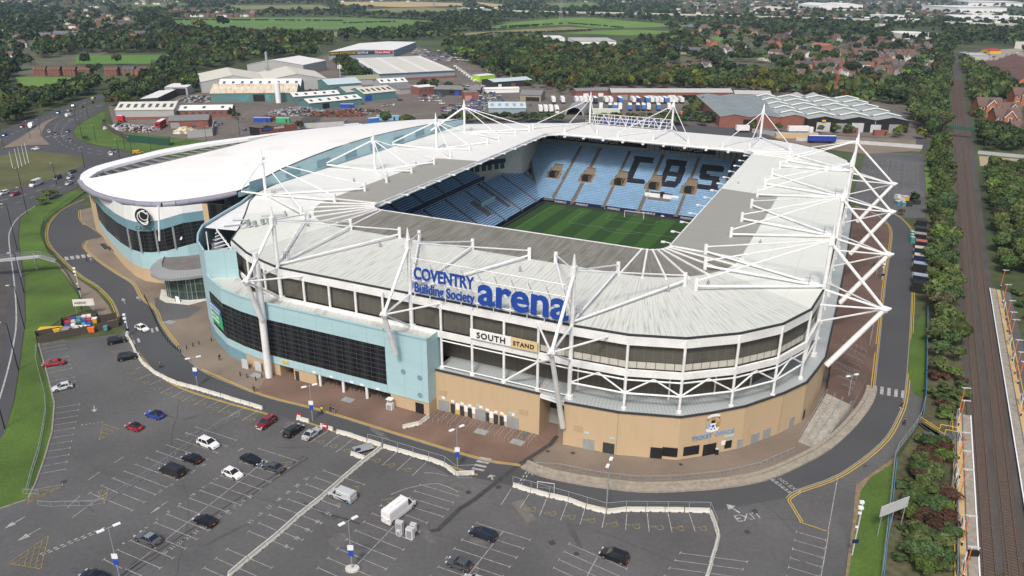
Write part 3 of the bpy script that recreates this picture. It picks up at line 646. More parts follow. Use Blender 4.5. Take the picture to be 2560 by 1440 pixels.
for a,c in zip(low,low[1:]):
 ma,mc=a,c
 def inn5(p):
  q,n_=inner_of(p);return(p[0]-n_[0]*7.5,p[1]-n_[1]*7.5)
 ia,ic=inn5(a),inn5(c);w_=math.dist(a,c)
 b.face([P(*a,9.05),P(*c,9.05),P(*ic,9.2),P(*ia,9.2)],0,[(a[1]+a[0],0),(a[1]+a[0]+w_,0),(a[1]+a[0]+w_,7),(a[1]+a[0],7)])
sb(b,'podium_roof','podroof')
for k in(1,3,5,7):
 u,v=WALL2[k];(iq,n_)=inner_of((u,v));b=MB();b.box(P(u+n_[0]*.02,v+n_[1]*.02,4.6),(.07,.07,9));sb(b,'movement_joint','kerb')
def onwall(seg_,t):a,c=seg_;return on_line(a,c,t),math.atan2(c[0]-a[0],c[1]-a[1])
def wall_item(name,a,c,t,w_,z0,z1,m_,proud=.05,lab=None,depth=.12):
 """box on the outside of the wall running a->c (u,v)"""
 p=on_line(a,c,t);A3,C3=P(*a),P(*c);an=math.atan2(C3[1]-A3[1],C3[0]-A3[0]);nx,ny=math.sin(an),-math.cos(an)
 q=P(*p,(z0+z1)/2);b=MB();b.box((q[0]+nx*proud,q[1]+ny*proud,q[2]),(w_,depth,z1-z0),an);return sb(b,name,m_,lab)
S1=((120.3,-73.9),(120.6,-50.8))
for k,(x,w_,h,m_,nm)in enumerate(((1111,2.4,2.5,'grey','double_door'),(1133,1.0,2.2,'dark','turnstile_gate'),(1156,1.0,2.2,'dark','turnstile_gate'),(1175,1.0,2.2,'dark','turnstile_gate'),(1202,2.6,2.5,'steel','double_door'),(1218,.8,2.2,'dark','turnstile_gate'),(1239,1.0,2.2,'dark','turnstile_gate'),(1254,1.0,2.2,'dark','turnstile_gate'),(1281,2.6,2.6,'steel','double_door'))):
 v=PU(x,1060,120.3)[1];t=(v+73.9)/23.1
 wall_item(nm,*S1,t,w_,.05,h,m_);wall_item('notice_plate',*S1,t,.7,h+.35,h+.85,'white_clean')
for x in(1145,1165,1184,1228,1263):v=PU(x,1050,120.3)[1];wall_item('notice_board',*S1,(v+73.9)/23.1,.9,1.2,2.6,'white_clean')
for x in(1195,1275):v=PU(x,1035,120.3)[1];wall_item('notice_plate',*S1,(v+73.9)/23.1,.8,3.1,3.6,'blue')
for x in(1108,1308):v=PU(x,1035,120.3)[1];wall_item('wall_vent',*S1,(v+73.9)/23.1,1.8,3.7,4.9,mat('buff_vent',(.44,.33,.2)))
def seg_at(x,y):
 q=GU(x,y);best=None
 for a,c in zip(WALL2,WALL2[1:]):
  d=(c[0]-a[0],c[1]-a[1]);L=math.hypot(*d);t=((q[0]-a[0])*d[0]+(q[1]-a[1])*d[1])/L/L;tt=min(max(t,0.03),.97);e=math.dist(q,on_line(a,c,tt))
  if best is None or e<best[0]:best=(e,a,c,tt)
 return best[1:]
for x,y,w_,h,m_,nm in((1472,1121,2.2,2.5,'steel','double_door'),(1522,1130,2.2,2.5,'dark','double_door'),(1639,1142,2.2,2.6,'black','shutter_door'),(1672,1141,2.8,2.2,'glass','ticket_window'),(1721,1139,3.2,2.2,'glass','ticket_window'),(1768,1135,2.8,2.7,'black','entrance_door'),(1812,1122,1.5,1.9,'glass','ticket_window'),(1848,1121,1.2,2.3,'grey','service_door'),(1886,1108,2.2,2.4,'grey','double_door'),(1917,1098,2.0,2.5,'grey','double_door'),(1973,1067,1.6,2.6,'grey','double_door'),(2004,1046,1.0,2.3,'dark','service_door')):
 a,c,t=seg_at(x,y);z0=.7 if 'window' in nm else .05
 wall_item(nm,a,c,t,w_,z0,z0+h-.3,m_)
for x,y,z,w_,h,m_ in((1465,1121,3.3,1.0,.4,'blue'),(1530,1130,3.2,.9,.4,'blue'),(1812,1122,3.1,2.0,.5,'blue'),(1800,1125,1.6,.9,.9,'white_clean')):
 a,c,t=seg_at(x,y);wall_item('notice_plate',a,c,t,w_,z,z+h,m_)
a,c,t=seg_at(1445,1115);wall_item('wall_vent',a,c,t,1.8,3.6,4.9,'buff' if 0 else mat('buff_vent',(.44,.33,.2)))
a,c,t=seg_at(1768,1135);A3,C3=P(*a),P(*c);d=Vector((C3[0]-A3[0],C3[1]-A3[1],0)).normalized();nrm=Vector((d.y,-d.x,0))
q=Vector(P(*on_line(a,c,t),3.9))-d*4.1+nrm*.03
M['sgblue']=mat('sign_light_blue',(.10,.30,.60),.5)
text('ticket_office_lettering','TICKET OFFICE',1.25,'sgblue',st,q,d,ext=.05,offset=.012,spacing=1.08,lab='light blue lettering over the ticket office door')
q0=Vector(P(*on_line(a,c,t),0))+d*0.1+nrm*.07
def plate(pts,z,off,m_,name='crest_part',par=None):
 b=MB();P3=[q0+d*x+Vector((0,0,z+y))+nrm*off for x,y in pts]
 n=len(P3)
 for tr in tessellate_polygon([P3]):b.face([P3[i]+nrm*.05 for i in tr])
 for i in range(n):b.face([P3[i],P3[(i+1)%n],P3[(i+1)%n]+nrm*.05,P3[i]+nrm*.05])
 o=b.build(name,m_,par,loc=ST);return o
cr_root=plate([(-1.2,-.1),(-1.45,.5),(-1.1,.7),(1.1,.7),(1.45,.5),(1.2,-.1),(0,-.3)],5.3,0,'white_clean','club_crest',st);cr_root.location=(0,0,0);cr_root['label']='round club crest with ball, scrolls and two winged supporters'
circ=lambda cx,cy,r,n=14:[(cx+r*math.cos(2*math.pi*k/n),cy+r*math.sin(2*math.pi*k/n))for k in range(n)]
for pts,zz_,of,m_ in((circ(0,.75,.75),5.6,.02,'white_clean'),([(0,.45),(.3,.67),(.18,1.02),(-.18,1.02),(-.3,.67)],5.6,.08,'sblue'),(circ(.62,.9,.16,5),5.6,.08,'sblue'),(circ(-.62,.9,.16,5),5.6,.08,'sblue'),(circ(.35,.2,.16,5),5.6,.08,'sblue'),(circ(-.35,.2,.16,5),5.6,.08,'sblue'),([(-.4,1.4),(.4,1.4),(.4,2.0),(-.4,2.0)],5.6,.05,'black'),([(-.3,2.0),(.3,2.0),(.35,2.6),(-.35,2.6)],5.6,.05,mat('crest_gold',(.45,.28,.05))),
([(.8,.2),(1.35,.5),(1.6,1.9),(1.2,1.4),(.85,1.5)],5.6,.04,'crest_gold'),([(-.8,.2),(-1.35,.5),(-1.6,1.9),(-1.2,1.4),(-.85,1.5)],5.6,.04,mat('crest_silver',(.35,.42,.5))),([(-1.4,2.5),(-1.3,3.0),(-.6,3.3),(.6,3.3),(1.3,3.0),(1.4,2.5),(.6,2.75),(-.6,2.75)],5.6,.03,'white_clean'),([(-1.4,2.3),(-1.0,2.2),(-1.0,2.5),(-1.4,2.55)],5.6,.05,'red'),([(1.4,2.3),(1.0,2.2),(1.0,2.5),(1.4,2.55)],5.6,.05,'red')):
 if isinstance(m_,str)and m_ in MAT:m_=MAT[m_]
 elif isinstance(m_,str):m_=M[m_]
 o=plate(pts,zz_,of,m_,'crest_piece',None);o.parent=cr_root;o.location=(0,0,0)
b=MB();b.wall([P(126,-50.8),P(126,-45.2)],0,3.4,.2);sb(b,'sliding_gate','steel')
b=MB();b.wall([P(126.1,-50.8),P(126.1,-45.2)],3.4,5.6,.15);sb(b,'gate_louvre','black')
b=MB();b.wall([P(125.6,-50.8),P(125.6,-45.2)],5.6,8.2,.2);b.wall([P(120.8,-50.9),P(120.1,-45.3)],8.3,9.1,.3);sb(b,'gate_header','white')
b=MB();b.wall([P(125.8,-49.5),P(125.8,-46.6)],5.3,5.7,.2);sb(b,'height_warning_bar','yellow')
BL=[(117.3,-73.7),(117.3,-83.7),(117.3,-100),(117.3,-116),(118.2,-123),(119.9,-130),(124.3,-138.3),(128.5,-144.5),(133,-149),(139,-153.5),(150,-157.3),(160,-160.5),(170,-165)]
ZT=17.3
M['bluepanel']=stripes('pale_blue_panels',(.39,.575,.62),(.26,.42,.47),4.3,.02,0,.45,dirt=.45,dscale=(.12,.5,1),dcol=(.31,.49,.54),c3=(.30,.47,.52),period2=1.3,frac2=.03)
def band2(b,pts,z0,z1,mi=0):band(b,pts[::-1],z0,z1,mi)
b=MB();F=BL[:7]
band2(b,BL[:2],2.9,ZT);band2(b,BL[1:7],13.5,ZT);band2(b,BL[1:7],2.9,4.8);band2(b,BL[6:],3.2,23.6)
b.face([P(117.3,-73.7,2.9),P(122.8,-73.7,2.9),P(122.8,-73.7,ZT),P(117.3,-73.7,ZT)],0,[(0,2.9),(5.5,2.9),(5.5,ZT),(0,ZT)])
b.face([P(124.3,-138.3,ZT-.8),P(128.6,-132.5,ZT-.8),P(128.6,-132.5,23.6),P(124.3,-138.3,23.6)],0,[(0,17),(7,17),(7,24),(0,24)])
b.cap([P(p[0],p[1],2.9)for p in((117.3,-73.7),(117.3,-116),(122.8,-116),(122.8,-73.7))],flip=True)
sb(b,'blue_cladding','bluepanel')
for pts,z in((BL[:7],ZT),(BL[6:],23.6)):
 b=MB()
 for a,c in zip(pts,pts[1:]):b.wall([P(*a),P(*c)],z-.1,z+.25,.4)
 sb(b,'parapet_capping','blue')
M['curtain']=stripes('curtain_wall',(.010,.011,.013),(.02,.022,.026),3.8,.5,0,.1)
b=MB();G2=[(p[0]+.18,p[1])for p in BL[1:7]];band2(b,G2,4.8,13.5);sb(b,'glazed_curtain_wall','curtain')
b=MB()
for a,c in zip(BL[1:7],BL[2:7]):
 L=math.dist(a,c);n=max(1,round(L/1.9))
 for k in range(n+1):
  p=on_line(a,c,k/n);b.box(P(*p,9.15),(.06,.06,8.7),-AZ)
 for z in np.arange(5.9,13.4,1.1):b.wall([P(*a),P(*c)],z-.03,z+.03,.08)
sb(b,'curtain_wall_mullions',mat('mullion_grey',(.075,.08,.085),.5))
b=MB();b.cap([P(*p,16.55)for p in[(122.4,-73.8),(117.4,-73.8),(117.4,-116),(118.3,-123),(120,-130),(124.4,-138.2),(128.6,-132.5),(122.9,-124.5),(122.4,-114)]])
M['dirtyroof']=stripes('stained_flat_roof',(.55,.57,.54),(.46,.48,.45),1.1,.12,0,.7,coord='Object',dirt=.8,dscale=(.5,.12,1),dcol=(.32,.31,.27))
sb(b,'lower_roof_deck','dirtyroof')
b=MB();band2(b,[(117.5,-73.8),(117.5,-83)],0,2.9);b.wall([P(117.4,-73.8),P(120.2,-73.8)],0,2.9,.2);sb(b,'ground_floor_wall','buff')
b=MB();b.wall([P(117.6,-83),P(124,-83)],0,2.9,.2);sb(b,'ground_floor_wall','buff')
b=MB();band2(b,[(117.5,-102.5),(117.5,-108.5)],0,2.9);b.wall([P(117.6,-102.5),P(124,-102.5)],0,2.9,.2);b.wall([P(117.6,-108.5),P(124,-108.5)],0,2.9,.2);sb(b,'ground_floor_wall','buff')
b=MB();band2(b,[(117.5,-112.5),(117.6,-116),(118.4,-123)],0,2.9);b.wall([P(117.6,-112.5),P(124,-112.5)],0,2.9,.2)
sb(b,'ground_floor_wall','buff')
b=MB();band2(b,[(118.4,-123),(120,-130),(124.4,-138.3),(128.5,-144.3)],0,3.0);sb(b,'ground_floor_shutters','blue2')
b=MB();b.wall([P(124.5,-112.5),P(124.5,-74)],0,2.9,.2);sb(b,'undercroft_back_wall','dark')
for v in(-101.5,-95.3,-89.2):
 b=MB();b.tube(P(117.7,v,0),P(117.7,v,2.95),.32,10);sb(b,'undercroft_column','white')
for v,w_,m_ in((-76,1.9,'black'),(-118.5,1.8,'lgrey'),(-122,1.8,'lgrey'),(-107.6,.9,'dark')):
 b=MB();q=(117.4 if v>-117 else 117.4-(v+116)*-.12,v);b.box(P(q[0],q[1],1.15),(w_,.2,2.3),-AZ);sb(b,'ground_floor_door',m_)
b=MB();b.box(P(117.25,-110.5,3.9),(1.6,.15,.7),-AZ);sb(b,'warning_sign','yellow')
for v in(-102.6,-98,-92.6,-90,-86):b=MB();b.box(P(117.22,v,3.25),(.8,.1,.45),-AZ);sb(b,'gate_number_sign','white_clean')
for v,z in((-75.6,8.4),(-75.7,4.4),(-79.5,8.9)):b=MB();b.tube(P(117.15,v,z),P(117.3,v,z),.55,12);sb(b,'round_wall_vent','blue2')
b=MB()
A=[on_line(BL[5],BL[6],t)for t in(0.12,.95)];B3=[(p[0]-.14,p[1]-.1)for p in A]
band2(b,B3,6.0,11.2,0);ad=sb(b,'window_advert','green','green, white and blue advert panel on the curved dark glass')
b=MB();band2(b,[(p[0]-.1,p[1]-.07)for p in B3],9.4,11.2);o=b.build('advert_strip','sblue',ad,loc=ST);o.location=(0,0,0)
aa,cc=B3[1],B3[0];A3,C3=Vector(P(*aa)),Vector(P(*cc));dd=(C3-A3).normalized()
for k,(s_,zz_,sz)in enumerate((('ALL OF OUR SPACES',10.5,.75),('MEETINGS AND EVENTS',9.7,.6),('BOOK YOUR',8.2,.9),('ROOM NOW',7.1,.9))):
 text('advert_lettering',s_,sz,'white_clean',st,A3+dd*.5+Vector((dd.y,-dd.x,0))*.25+Vector((0,0,zz_)),dd,ext=.02)
b=MB();b.cap([P(*p,18.5)for p in[(124.5,-138.2),(128.6,-132.5),(132.5,-137),(141,-142.5),(139,-153.2),(133,-148.6)]]);sb(b,'plant_deck','dark')
b=MB();b.cap([P(*p,23.0)for p in[(139,-153.2),(141,-142.5),(150,-149.3),(160,-157),(170,-161.5),(170,-164.5),(160,-160.2),(150,-157)]]);sb(b,'plant_ledge','white')
for k,(u,v)in enumerate(((127.8,-137.5),(131,-140.5),(134,-144),(137,-147))):
 b=MB();b.box(P(u,v,19.6),(1.6,2.6,2.0),-AZ);b.box(P(u,v,21.4),(1.2,2.2,.15),-AZ);sb(b,'air_handling_unit','steel')
b=MB()
for k in range(6):b.tube(P(126.5+k*2.1,-137.3-k*2,22.8),P(130.8+k*1.6,-136-k*2.4,22.8),.15,5)
b.tube(P(128.5,-133.5,22.9),P(139.5,-149.5,22.9),.2,5);b.tube(P(126.5,-139,22.8),P(137,-150.5,22.8),.15,5);sb(b,'plant_well_beams','white')
b=MB()
for l in([(136,-143),(139,-140),(143,-141.5),(141,-145)],[(147,-141),(151,-136.5),(153,-138.5)]):b.path([P(*p,25.6)for p in l],.25,6)
for u,v in((140.5,-139.3),(141.5,-138.2),(143.5,-137.5),(144.4,-136.3)):b.box(P(u,v,25.6),(.8,.8,1.1),-AZ)
sb(b,'roof_ductwork','steel')
def mast(u,v,n,base,label,node=None,anchors=(),zbase=9,foot=None,sgn=1,outn=True,cols=()):
 """n = outward unit (du,dv)"""
 root=MB();root.tube(P(u,v,zbase),P(u,v,34.6),.43,10);root.tube(P(u,v,zbase),P(u,v,zbase+.8),.8,10)
 top=sb(root,'mast','white',label)
 def sub(name,f,m_='white'):
  b=MB();f(b);o=b.build(name,M[m_],top,loc=ST);o.location=(0,0,0)
 t=(-n[1],n[0])
 sub('mast_head_fin',lambda b:(b.tube(P(u,v,33.8),P(u+n[0]*.1,v+n[1]*.1,38),.7,6,r2=.12),b.box(P(u,v,34.8),(1.0,1.3,1.8),-AZ)))
 for du,dv in anchors:
  a=(u-n[0]*dv+t[0]*du,v-n[1]*dv+t[1]*du)
  sub('tie_rod',lambda b:b.tube(P(u,v,34.9),P(*a,27.4),.16,8))
  sub('roof_strut',lambda b:b.tube(P(u,v,24.9),P(*a,26.3),.24,8))
  sub('anchor_post',lambda b:b.tube(P(*a,25.2),P(*a,28),.42,8))
 sub('maintenance_ladder',lambda b:[b.tube(P(u-n[0]*3+t[0]*s_,v-n[1]*3+t[1]*s_,25.2),P(u-n[0]*3+t[0]*s_,v-n[1]*3+t[1]*s_,27),.07,4)for s_ in(-.8,-.3,.3,.8)]+[b.box(P(u-n[0]*3,v-n[1]*3,26.2),(1.8,.12,.12),-AZ)],'steel')
 if node:
  nu,nv,nz=node
  sub('back_strut',lambda b:b.tube(P(u,v,34.2),P(nu,nv,nz),.32,8))
  sub('node_bracket',lambda b:(b.ball(P(nu,nv,nz),.8,8),b.tube(P(nu,nv,nz),P(nu+n[0]*1.2,nv+n[1]*1.2,nz+.4),.8,6,r2=.15)))
  for w_ in(-6.9,6.9):sub('stabilising_strut',lambda b:b.tube(P(nu,nv,nz),P(u+t[0]*w_,v+t[1]*w_,23.4),.2,7))
  sub('horizontal_strut',lambda b:b.tube(P(nu,nv,nz),P(u,v,24.2),.24,7))
  sub('lower_strut',lambda b:b.tube(P(nu,nv,nz),P(u,v,17.0),.2,7))
  fu,fv,fz,fr=foot
  sub('raking_leg',lambda b:b.tube(P(nu,nv,nz),P(fu,fv,fz),fr,10,r2=fr*1.25))
S3=[(-14.2,26.5),(0,26.5),(14.2,26.5)]
mast(121.8,-45.2,(-1,0),9,'south mast beside the gate, rising at the right end of the arena sign',(111.6,-45,23.2),S3,9,(119,-45.2,4.2,.42))
mast(121.8,-79.9,(-1,0),9,'middle south mast at the left end of the arena sign',(112.1,-79.8,23.4),S3,16.6,(115.4,-79.8,13.8,.45))
mast(121.8,-113.8,(-1,0),9,'westernmost south mast above the dark curtain wall',(112.3,-114,24.2),S3,16.6,(115.3,-113.9,14.2,.45))
b=MB();b.tube(P(115.9,-114.4,0),P(115.9,-114.2,27),.78,14);b.tube(P(115.9,-114.2,27),P(115.9,-114.2,29.3),.55,10);sb(b,'prop_column','white','thick white prop column standing on the paving in front of the curtain wall')
for i,lab in zip(MAST_E,('nearest east mast at the south-east corner','second east mast from the south-east corner','third east mast from the south-east corner','farthest east mast by the north-east corner')):
 u,v=OUT[i];an=[(-14.5,23),(0,23),(14.5,23)]
 if i==16:an=[(-7,26),(2.5,24),(15.2,23)]
 if i==28:an=[(-13,21.5),(-1,21),(9,22)]
 mast(u,v,(0,1),9,lab,(u,6.6,22),an,9,(u-3,-2.2,8.8,.5))
for v,lab in((-115.9,'north mast at the left end of the rear sign'),(-79.4,'middle north mast at the right end of the rear sign'),(-43.3,'north mast nearest the north-east corner')):
 mast(324.5,v,(1,0),9,lab,None,[(-13.5,31),(1,32),(14,30)]if v<-60 else[(-8.5,33),(1,32),(14.5,27)],12)
for u,v,lab in((166.2,-156.8,'west mast nearest the south-west corner, beside the blue strip wall'),(205.4,-146.2,'second west mast from the south, standing on the white roof'),(244.2,-146,'third west mast from the south, standing on the white roof')):
 mast(u,v,(0,-1),9,lab,None,[(-13.5,v+132.3),(1.5,v+132.8),(14.5,v+132)]if 0 else[(s_,-(v+132.3)*1.0)for s_ in(-14,0,14)],24)
 b=MB();b.tube(P(u,v,34.9),P(u-2,-164,26),.24,8);b.tube(P(u,v,24.9),P(u-2,-164,25.4),.28,8);sb(b,'back_stay','white')
mast(279,-153.4,(0,-1),9,'north-western mast rising behind the roof corner',None,[(-13,22),(1,22.5),(11,24)],24)
b=MB();b.tube(P(279,-153.4,34.9),P(270,-164,26),.35,8);sb(b,'back_stay','white')
M['signblue']=mat('sign_royal_blue',(.015,.06,.33),.4)
n_=120.6
fr=MB()
for z in(25.2,27.6,29.9,32.2):fr.tube(P(n_+.5,-79,z),P(n_+.5,-46.4,z),.11,5)
for v in np.arange(-78.4,-46,3.5):fr.tube(P(n_+.5,v,24.3),P(n_+.5,v,32.2),.09,5);fr.tube(P(n_+.5,v,31.5),P(n_+5.5,v,25),.09,5)
asg=sb(fr,'arena_sign','white','large blue lettered sign on a white frame along the south roof edge')
dv=Vector(P(0,1,0));
def stext(s_,size,u,v,z,off=.02,sp=1.0,m_='signblue',nm='sign_lettering',fit=0):
 o=text(nm,s_,size,m_,st,P(u,v,z),dv,ext=.12,offset=off,spacing=sp,fit=fit);o.parent=asg;return o
stext('COVENTRY',3.5,n_,-78.2,28.2,.075,1.0,fit=13.4);stext('Building Society',2.9,n_,-78.2,25.4,.05,1.0,fit=13.4)
stext('arena',8.2,n_,-64.0,25.6,.2,1.0,fit=18.5)
b=MB();b.box(P(121.2,-61.6,18.6),(8.9,.25,2.0),-AZ);sp_=sb(b,'south_stand_sign','white_clean','white and sand board reading SOUTH STAND')
b=MB();b.box(P(121.15,-54.4,18.6),(5.6,.3,2.0),-AZ);o=b.build('sign_panel',mat('sand_panel',(.66,.51,.28),.5),sp_,loc=ST);o.location=(0,0,0)
o=text('south_lettering','SOUTH',1.75,'black',st,P(121.0,-64.6,18.0),dv,ext=.06,offset=.03,spacing=1.15);o.parent=sp_
o=text('stand_lettering','STAND',1.25,'black',st,P(120.92,-56.7,18.15),dv,ext=.06,offset=.015,spacing=1.15);o.parent=sp_
fr=MB()
for z in(23.2,24.6,26,27.4,28.8):fr.tube(P(325,-115.5,z),P(325,-79.5,z),.12,5)
for v in np.arange(-115,-79,2.55):fr.tube(P(325,v,23),P(325,v,28.8),.1,5)
for v in np.arange(-113,-81,7.4):fr.tube(P(325,v,23),P(324.3,v+3.6,28.6),.14,5);fr.tube(P(324.3,v+3.6,28.6),P(325,v+7,23),.14,5);fr.tube(P(323.8,v,28.6),P(320,v,24.6),.12,5)
rsg=sb(fr,'rear_sign','white','white frame carrying the back of a blue lettered sign on the north roof edge')
for s_,sz,v,z,xs in(('COVENTRY',3.6,-80.5,25.6,.85),('Building Society',2.5,-80.5,23.2,.8),('arena',7.2,-96,23.8,.95)):
 o=text('sign_lettering',s_,sz,'signblue',st,P(325.9,v,z),Vector(P(0,-1,0)),ext=.1,offset=.05,xs=xs);o.parent=rsg
b=MB();zs=[(163,25.4),(170,26.4),(181.5,28.1),(196,29.3),(211.7,30.0),(230,30.1),(248,29.6),(265,28.7),(280,27.7),(298,26.4)]
for(a,za),(c,zc)in zip(zs,zs[1:]):b.face([P(a,-164.3,23.9),P(c,-164.3,23.9),P(c,-164.3,zc),P(a,-164.3,za)],0,[(a,24),(c,24),(c,zc),(a,za)])
sb(b,'strip_wall','bluepanel')
for u in(168,184,199,214,229,244,259,274):b=MB();b.box(P(u+3,-164.15,26.3),(.12,6.5,2.3),-AZ);sb(b,'strip_wall_louvre','blue2')
M['riser']=mat('stand_concrete',(.16,.155,.15),.9,var=.1)
SEATS={}
def inpoly(x,y,pl):
 r=False;j=len(pl)-1
 for i in range(len(pl)):
  if(pl[i][1]>y)!=(pl[j][1]>y)and x<(pl[j][0]-pl[i][0])*(y-pl[i][1])/(pl[j][1]-pl[i][1])+pl[i][0]:r=not r
  j=i
 return r
def onslope(x,y):
 d=ray(x,y);c0,s0=math.cos(AZ),math.sin(AZ);du_=d[0]*s0+d[1]*c0;k=16.2/31
 t=(1.3-279*k-HC)/(d[2]-k*du_);return(float(t*(d[0]*c0-d[1]*s0)),float(t*du_))
CBS=[[(1588,392),(1636,397),(1632,411),(1599,407),(1580,447),(1613,451),(1609,462),(1562,457),(1566,442)],[(1668,401),(1717,405),(1712,431),(1704,455),(1696,463),(1685,472),(1648,468),(1656,440)],[(1757,411),(1811,416),(1806,432),(1768,427),(1766,438),(1800,443),(1797,462),(1794,478),(1736,475),(1740,460),(1778,465),(1781,455),(1748,450),(1750,430)]]
HOLE=[[(1677,417),(1698,419),(1694,431),(1674,430)],[(1668,441),(1692,443),(1688,456),(1664,455)]]
CBS=[[onslope(*p)for p in l]for l in CBS];HOLE=[[onslope(*p)for p in l]for l in HOLE]
def stand(name,o,ax,al,width0,width1,depth,z0,z1,aisles,rows,gap=None,z=0,letters=False,fan=(0,0),skip=None,pitch=.55):
 """o: front line origin (u,v); ax: unit along front; al: unit outward; seats from width0..width1"""
 conc=MB();blocks={};dr=depth/rows;dz=(z1-z0)/rows
 Q=lambda s,d:(o[0]+ax[0]*s+al[0]*d,o[1]+ax[1]*s+al[1]*d)
 for r_ in range(rows):
  d0,d1=r_*dr,(r_+1)*dr;zz_=z0+r_*dz;e0=width0-fan[0]*d0;e1=width1+fan[1]*d0
  conc.face([P(*Q(e0,d0),zz_-dz),P(*Q(e1,d0),zz_-dz),P(*Q(e1,d0),zz_),P(*Q(e0,d0),zz_)],0)
  conc.face([P(*Q(e0,d0),zz_),P(*Q(e1,d0),zz_),P(*Q(e1,d1),zz_),P(*Q(e0,d1),zz_)],0)
  if gap and gap[0]<=r_<gap[1]:continue
  lim=sorted([e0]+[a for a in aisles if e0<a<e1]+[e1])
  for bi in range(len(lim)-1):
   s=lim[bi]+.8;e=lim[bi+1]-.8
   while s<e:
    sv=s+pitch/2
    c=Q(sv,d0+dr*.62)
    if not(skip and skip(sv,d0)):
     dk=0
     if letters and any(inpoly(c[1],c[0],l)for l in CBS)and not any(inpoly(c[1],c[0],l)for l in HOLE):dk=1
     key=(bi,r_>=(gap[1]if gap else 99));mb=blocks.setdefault(key,MB())
     hw=pitch*.42;th=.09
     f=[Q(sv-hw,d0+dr*.62),Q(sv+hw,d0+dr*.62),Q(sv+hw,d0+dr*.62+th),Q(sv-hw,d0+dr*.62+th)]
     mb.hexa([P(*p,zz_+.3)for p in f],[P(*p,zz_+.82)for p in f],dk)
     g0=[Q(sv-hw,d0+dr*.2),Q(sv+hw,d0+dr*.2),Q(sv+hw,d0+dr*.62),Q(sv-hw,d0+dr*.62)]
     mb.face([P(*p,zz_+.42)for p in g0],dk)
    s+=pitch
 sb(conc,'terrace_steps','riser')
 for k,mb in blocks.items():sb(mb,'seat_block',['seat','seat_dk'])
 b=MB()
 for a in aisles:
  for r_ in range(rows):
   if skip and skip(a,r_*dr):continue
   d0=r_*dr;f=[Q(a-.65,d0),Q(a+.65,d0),Q(a+.65,d0+dr),Q(a-.65,d0+dr)]
   b.hexa([P(*p,z0+r_*dz-.05)for p in f],[P(*p,z0+r_*dz+.12)for p in f],0)
 sb(b,'aisle_steps','tan')
 return Q
AI=[-113.9,-105.2,-92.4,-78.3,-63.9,-50]
VOM=[(-121.6,0)]
VM=[(onslope(1383,440)),(onslope(1466,448)),(onslope(1545,462)),(onslope(1632,470)),(onslope(1720,482))]
VM=[(x[0],13.5)for x in VM]
def skipN(s,d):return any(abs(s-v)<3.1-.25*max(0,d-13)and 10.2<d<18.5 for v,_ in VM)or(d>4 and d<9.5 and any(abs(s-x)<4.3 and 5.5<d<9 for x in(-72.5,)))
stand('north',(279,0),(0,1),(1,0),-121,-41,31,1.3,17.5,AI,38,None,letters=True,skip=skipN,fan=(.62,.3))
for v,d_ in VM:
 zz_=1.3+d_*16.2/31
 b=MB();b.box(P(279+d_-.6,v,zz_+.1),(2.4,3.4,2.2),-AZ,0);b.box(P(279+d_-1.6,v,zz_+.1),(1.5,.2,.9),-AZ,1);b.box(P(279+d_-.2,v,zz_+1.0),(2.0,2.6,.35),-AZ,2)
 q=lambda s_,d:P(279+d,v+s_,1.3+d*16.2/31+.1)
 b.face([q(-3.1,10),q(3.1,10),q(3.1,13),q(-3.1,13)],3);b.face([q(-3.1,13),q(3.1,13),q(1.7,18.5),q(-1.7,18.5)],3)
 for s_ in(-1.3,1.3):b.box(P(279+d_-.4,v+s_*1.25,zz_+.3),(.35,4.4,1.9),-AZ,3)
 vo=sb(b,'vomitory',['black','navy','seat','tan'])
b=MB();b.box(P(287.2,-75.7,5.9),(6,.3,1.5),-AZ);b.box(P(287.2,-68.4,5.9),(6,.3,1.5),-AZ);sb(b,'mural_panel','white_clean')
b=MB();b.box(P(288.3,-72.1,6.2),(1.4,1.2,2),-AZ);sb(b,'mid_gangway_door','black')
b=MB();b.wall([P(312.5,-133),P(312.5,-26)],15,22.5,.3);sb(b,'rear_wall','lgrey')
b=MB()
for a,c in((-131,-86),(-80,-58)):b.wall([P(311.9,a),P(311.9,c)],18.6,22.0,.2)
nb_=sb(b,'sponsor_board','black','black boards along the back of the north stand lettered in white')
for v in(-127,-111.5,-76):o=text('board_lettering','FRASERSPLUS',2.6,'white_clean',st,P(311.7,v,19.2),dv,ext=.03,xs=.85);o.parent=nb_
b=MB()
for v in np.arange(-85,-30,2.2):b.tube(P(311.8,v,17.5),P(311.8,v,22.4),.1,4)
sb(b,'rear_wall_posts','dark')
AW=[172+14.5*k for k in range(9)]
stand('west_lower',(0,-118.3),(1,0),(0,-1),160,284,16.5,1.2,10.2,AW,20,None,fan=(0,.75),skip=lambda s,d:(239<s<243 and 4<d<11)or(254<s<257 and d>3))
stand('west_upper',(0,-136),(1,0),(0,-1),156,260,10,11.8,17.6,[176,190,204,218,232,246,260],12,None)
b=MB();b.wall([P(158,-135.7),P(262,-135.7)],10.3,12.2,.3);sb(b,'upper_tier_front','navy')
b=MB();b.tube(P(158,-134.2,11.3),P(276,-134.2,11.3),.09,4)
for u in range(160,276,6):b.tube(P(u,-134.2,10.1),P(u,-134.2,11.3),.06,4)
sb(b,'tier_handrail','white')
b=MB();b.wall([P(156,-146.6),P(290,-146.6)],17.4,23,.3);sb(b,'box_glazing','glass2')
b=MB()
for u in np.arange(157,290,2.4):b.box(P(u,-146.3,20),(.25,.3,5.2),-AZ)
b.wall([P(156,-146.2),P(290,-146.2)],17.2,17.7,.3);sb(b,'box_frames','white')
CV=[(258,-146),(263,-143.5),(268,-140.6),(273,-137.5),(278,-134.4),(287,-131.5),(310,-133.4)]
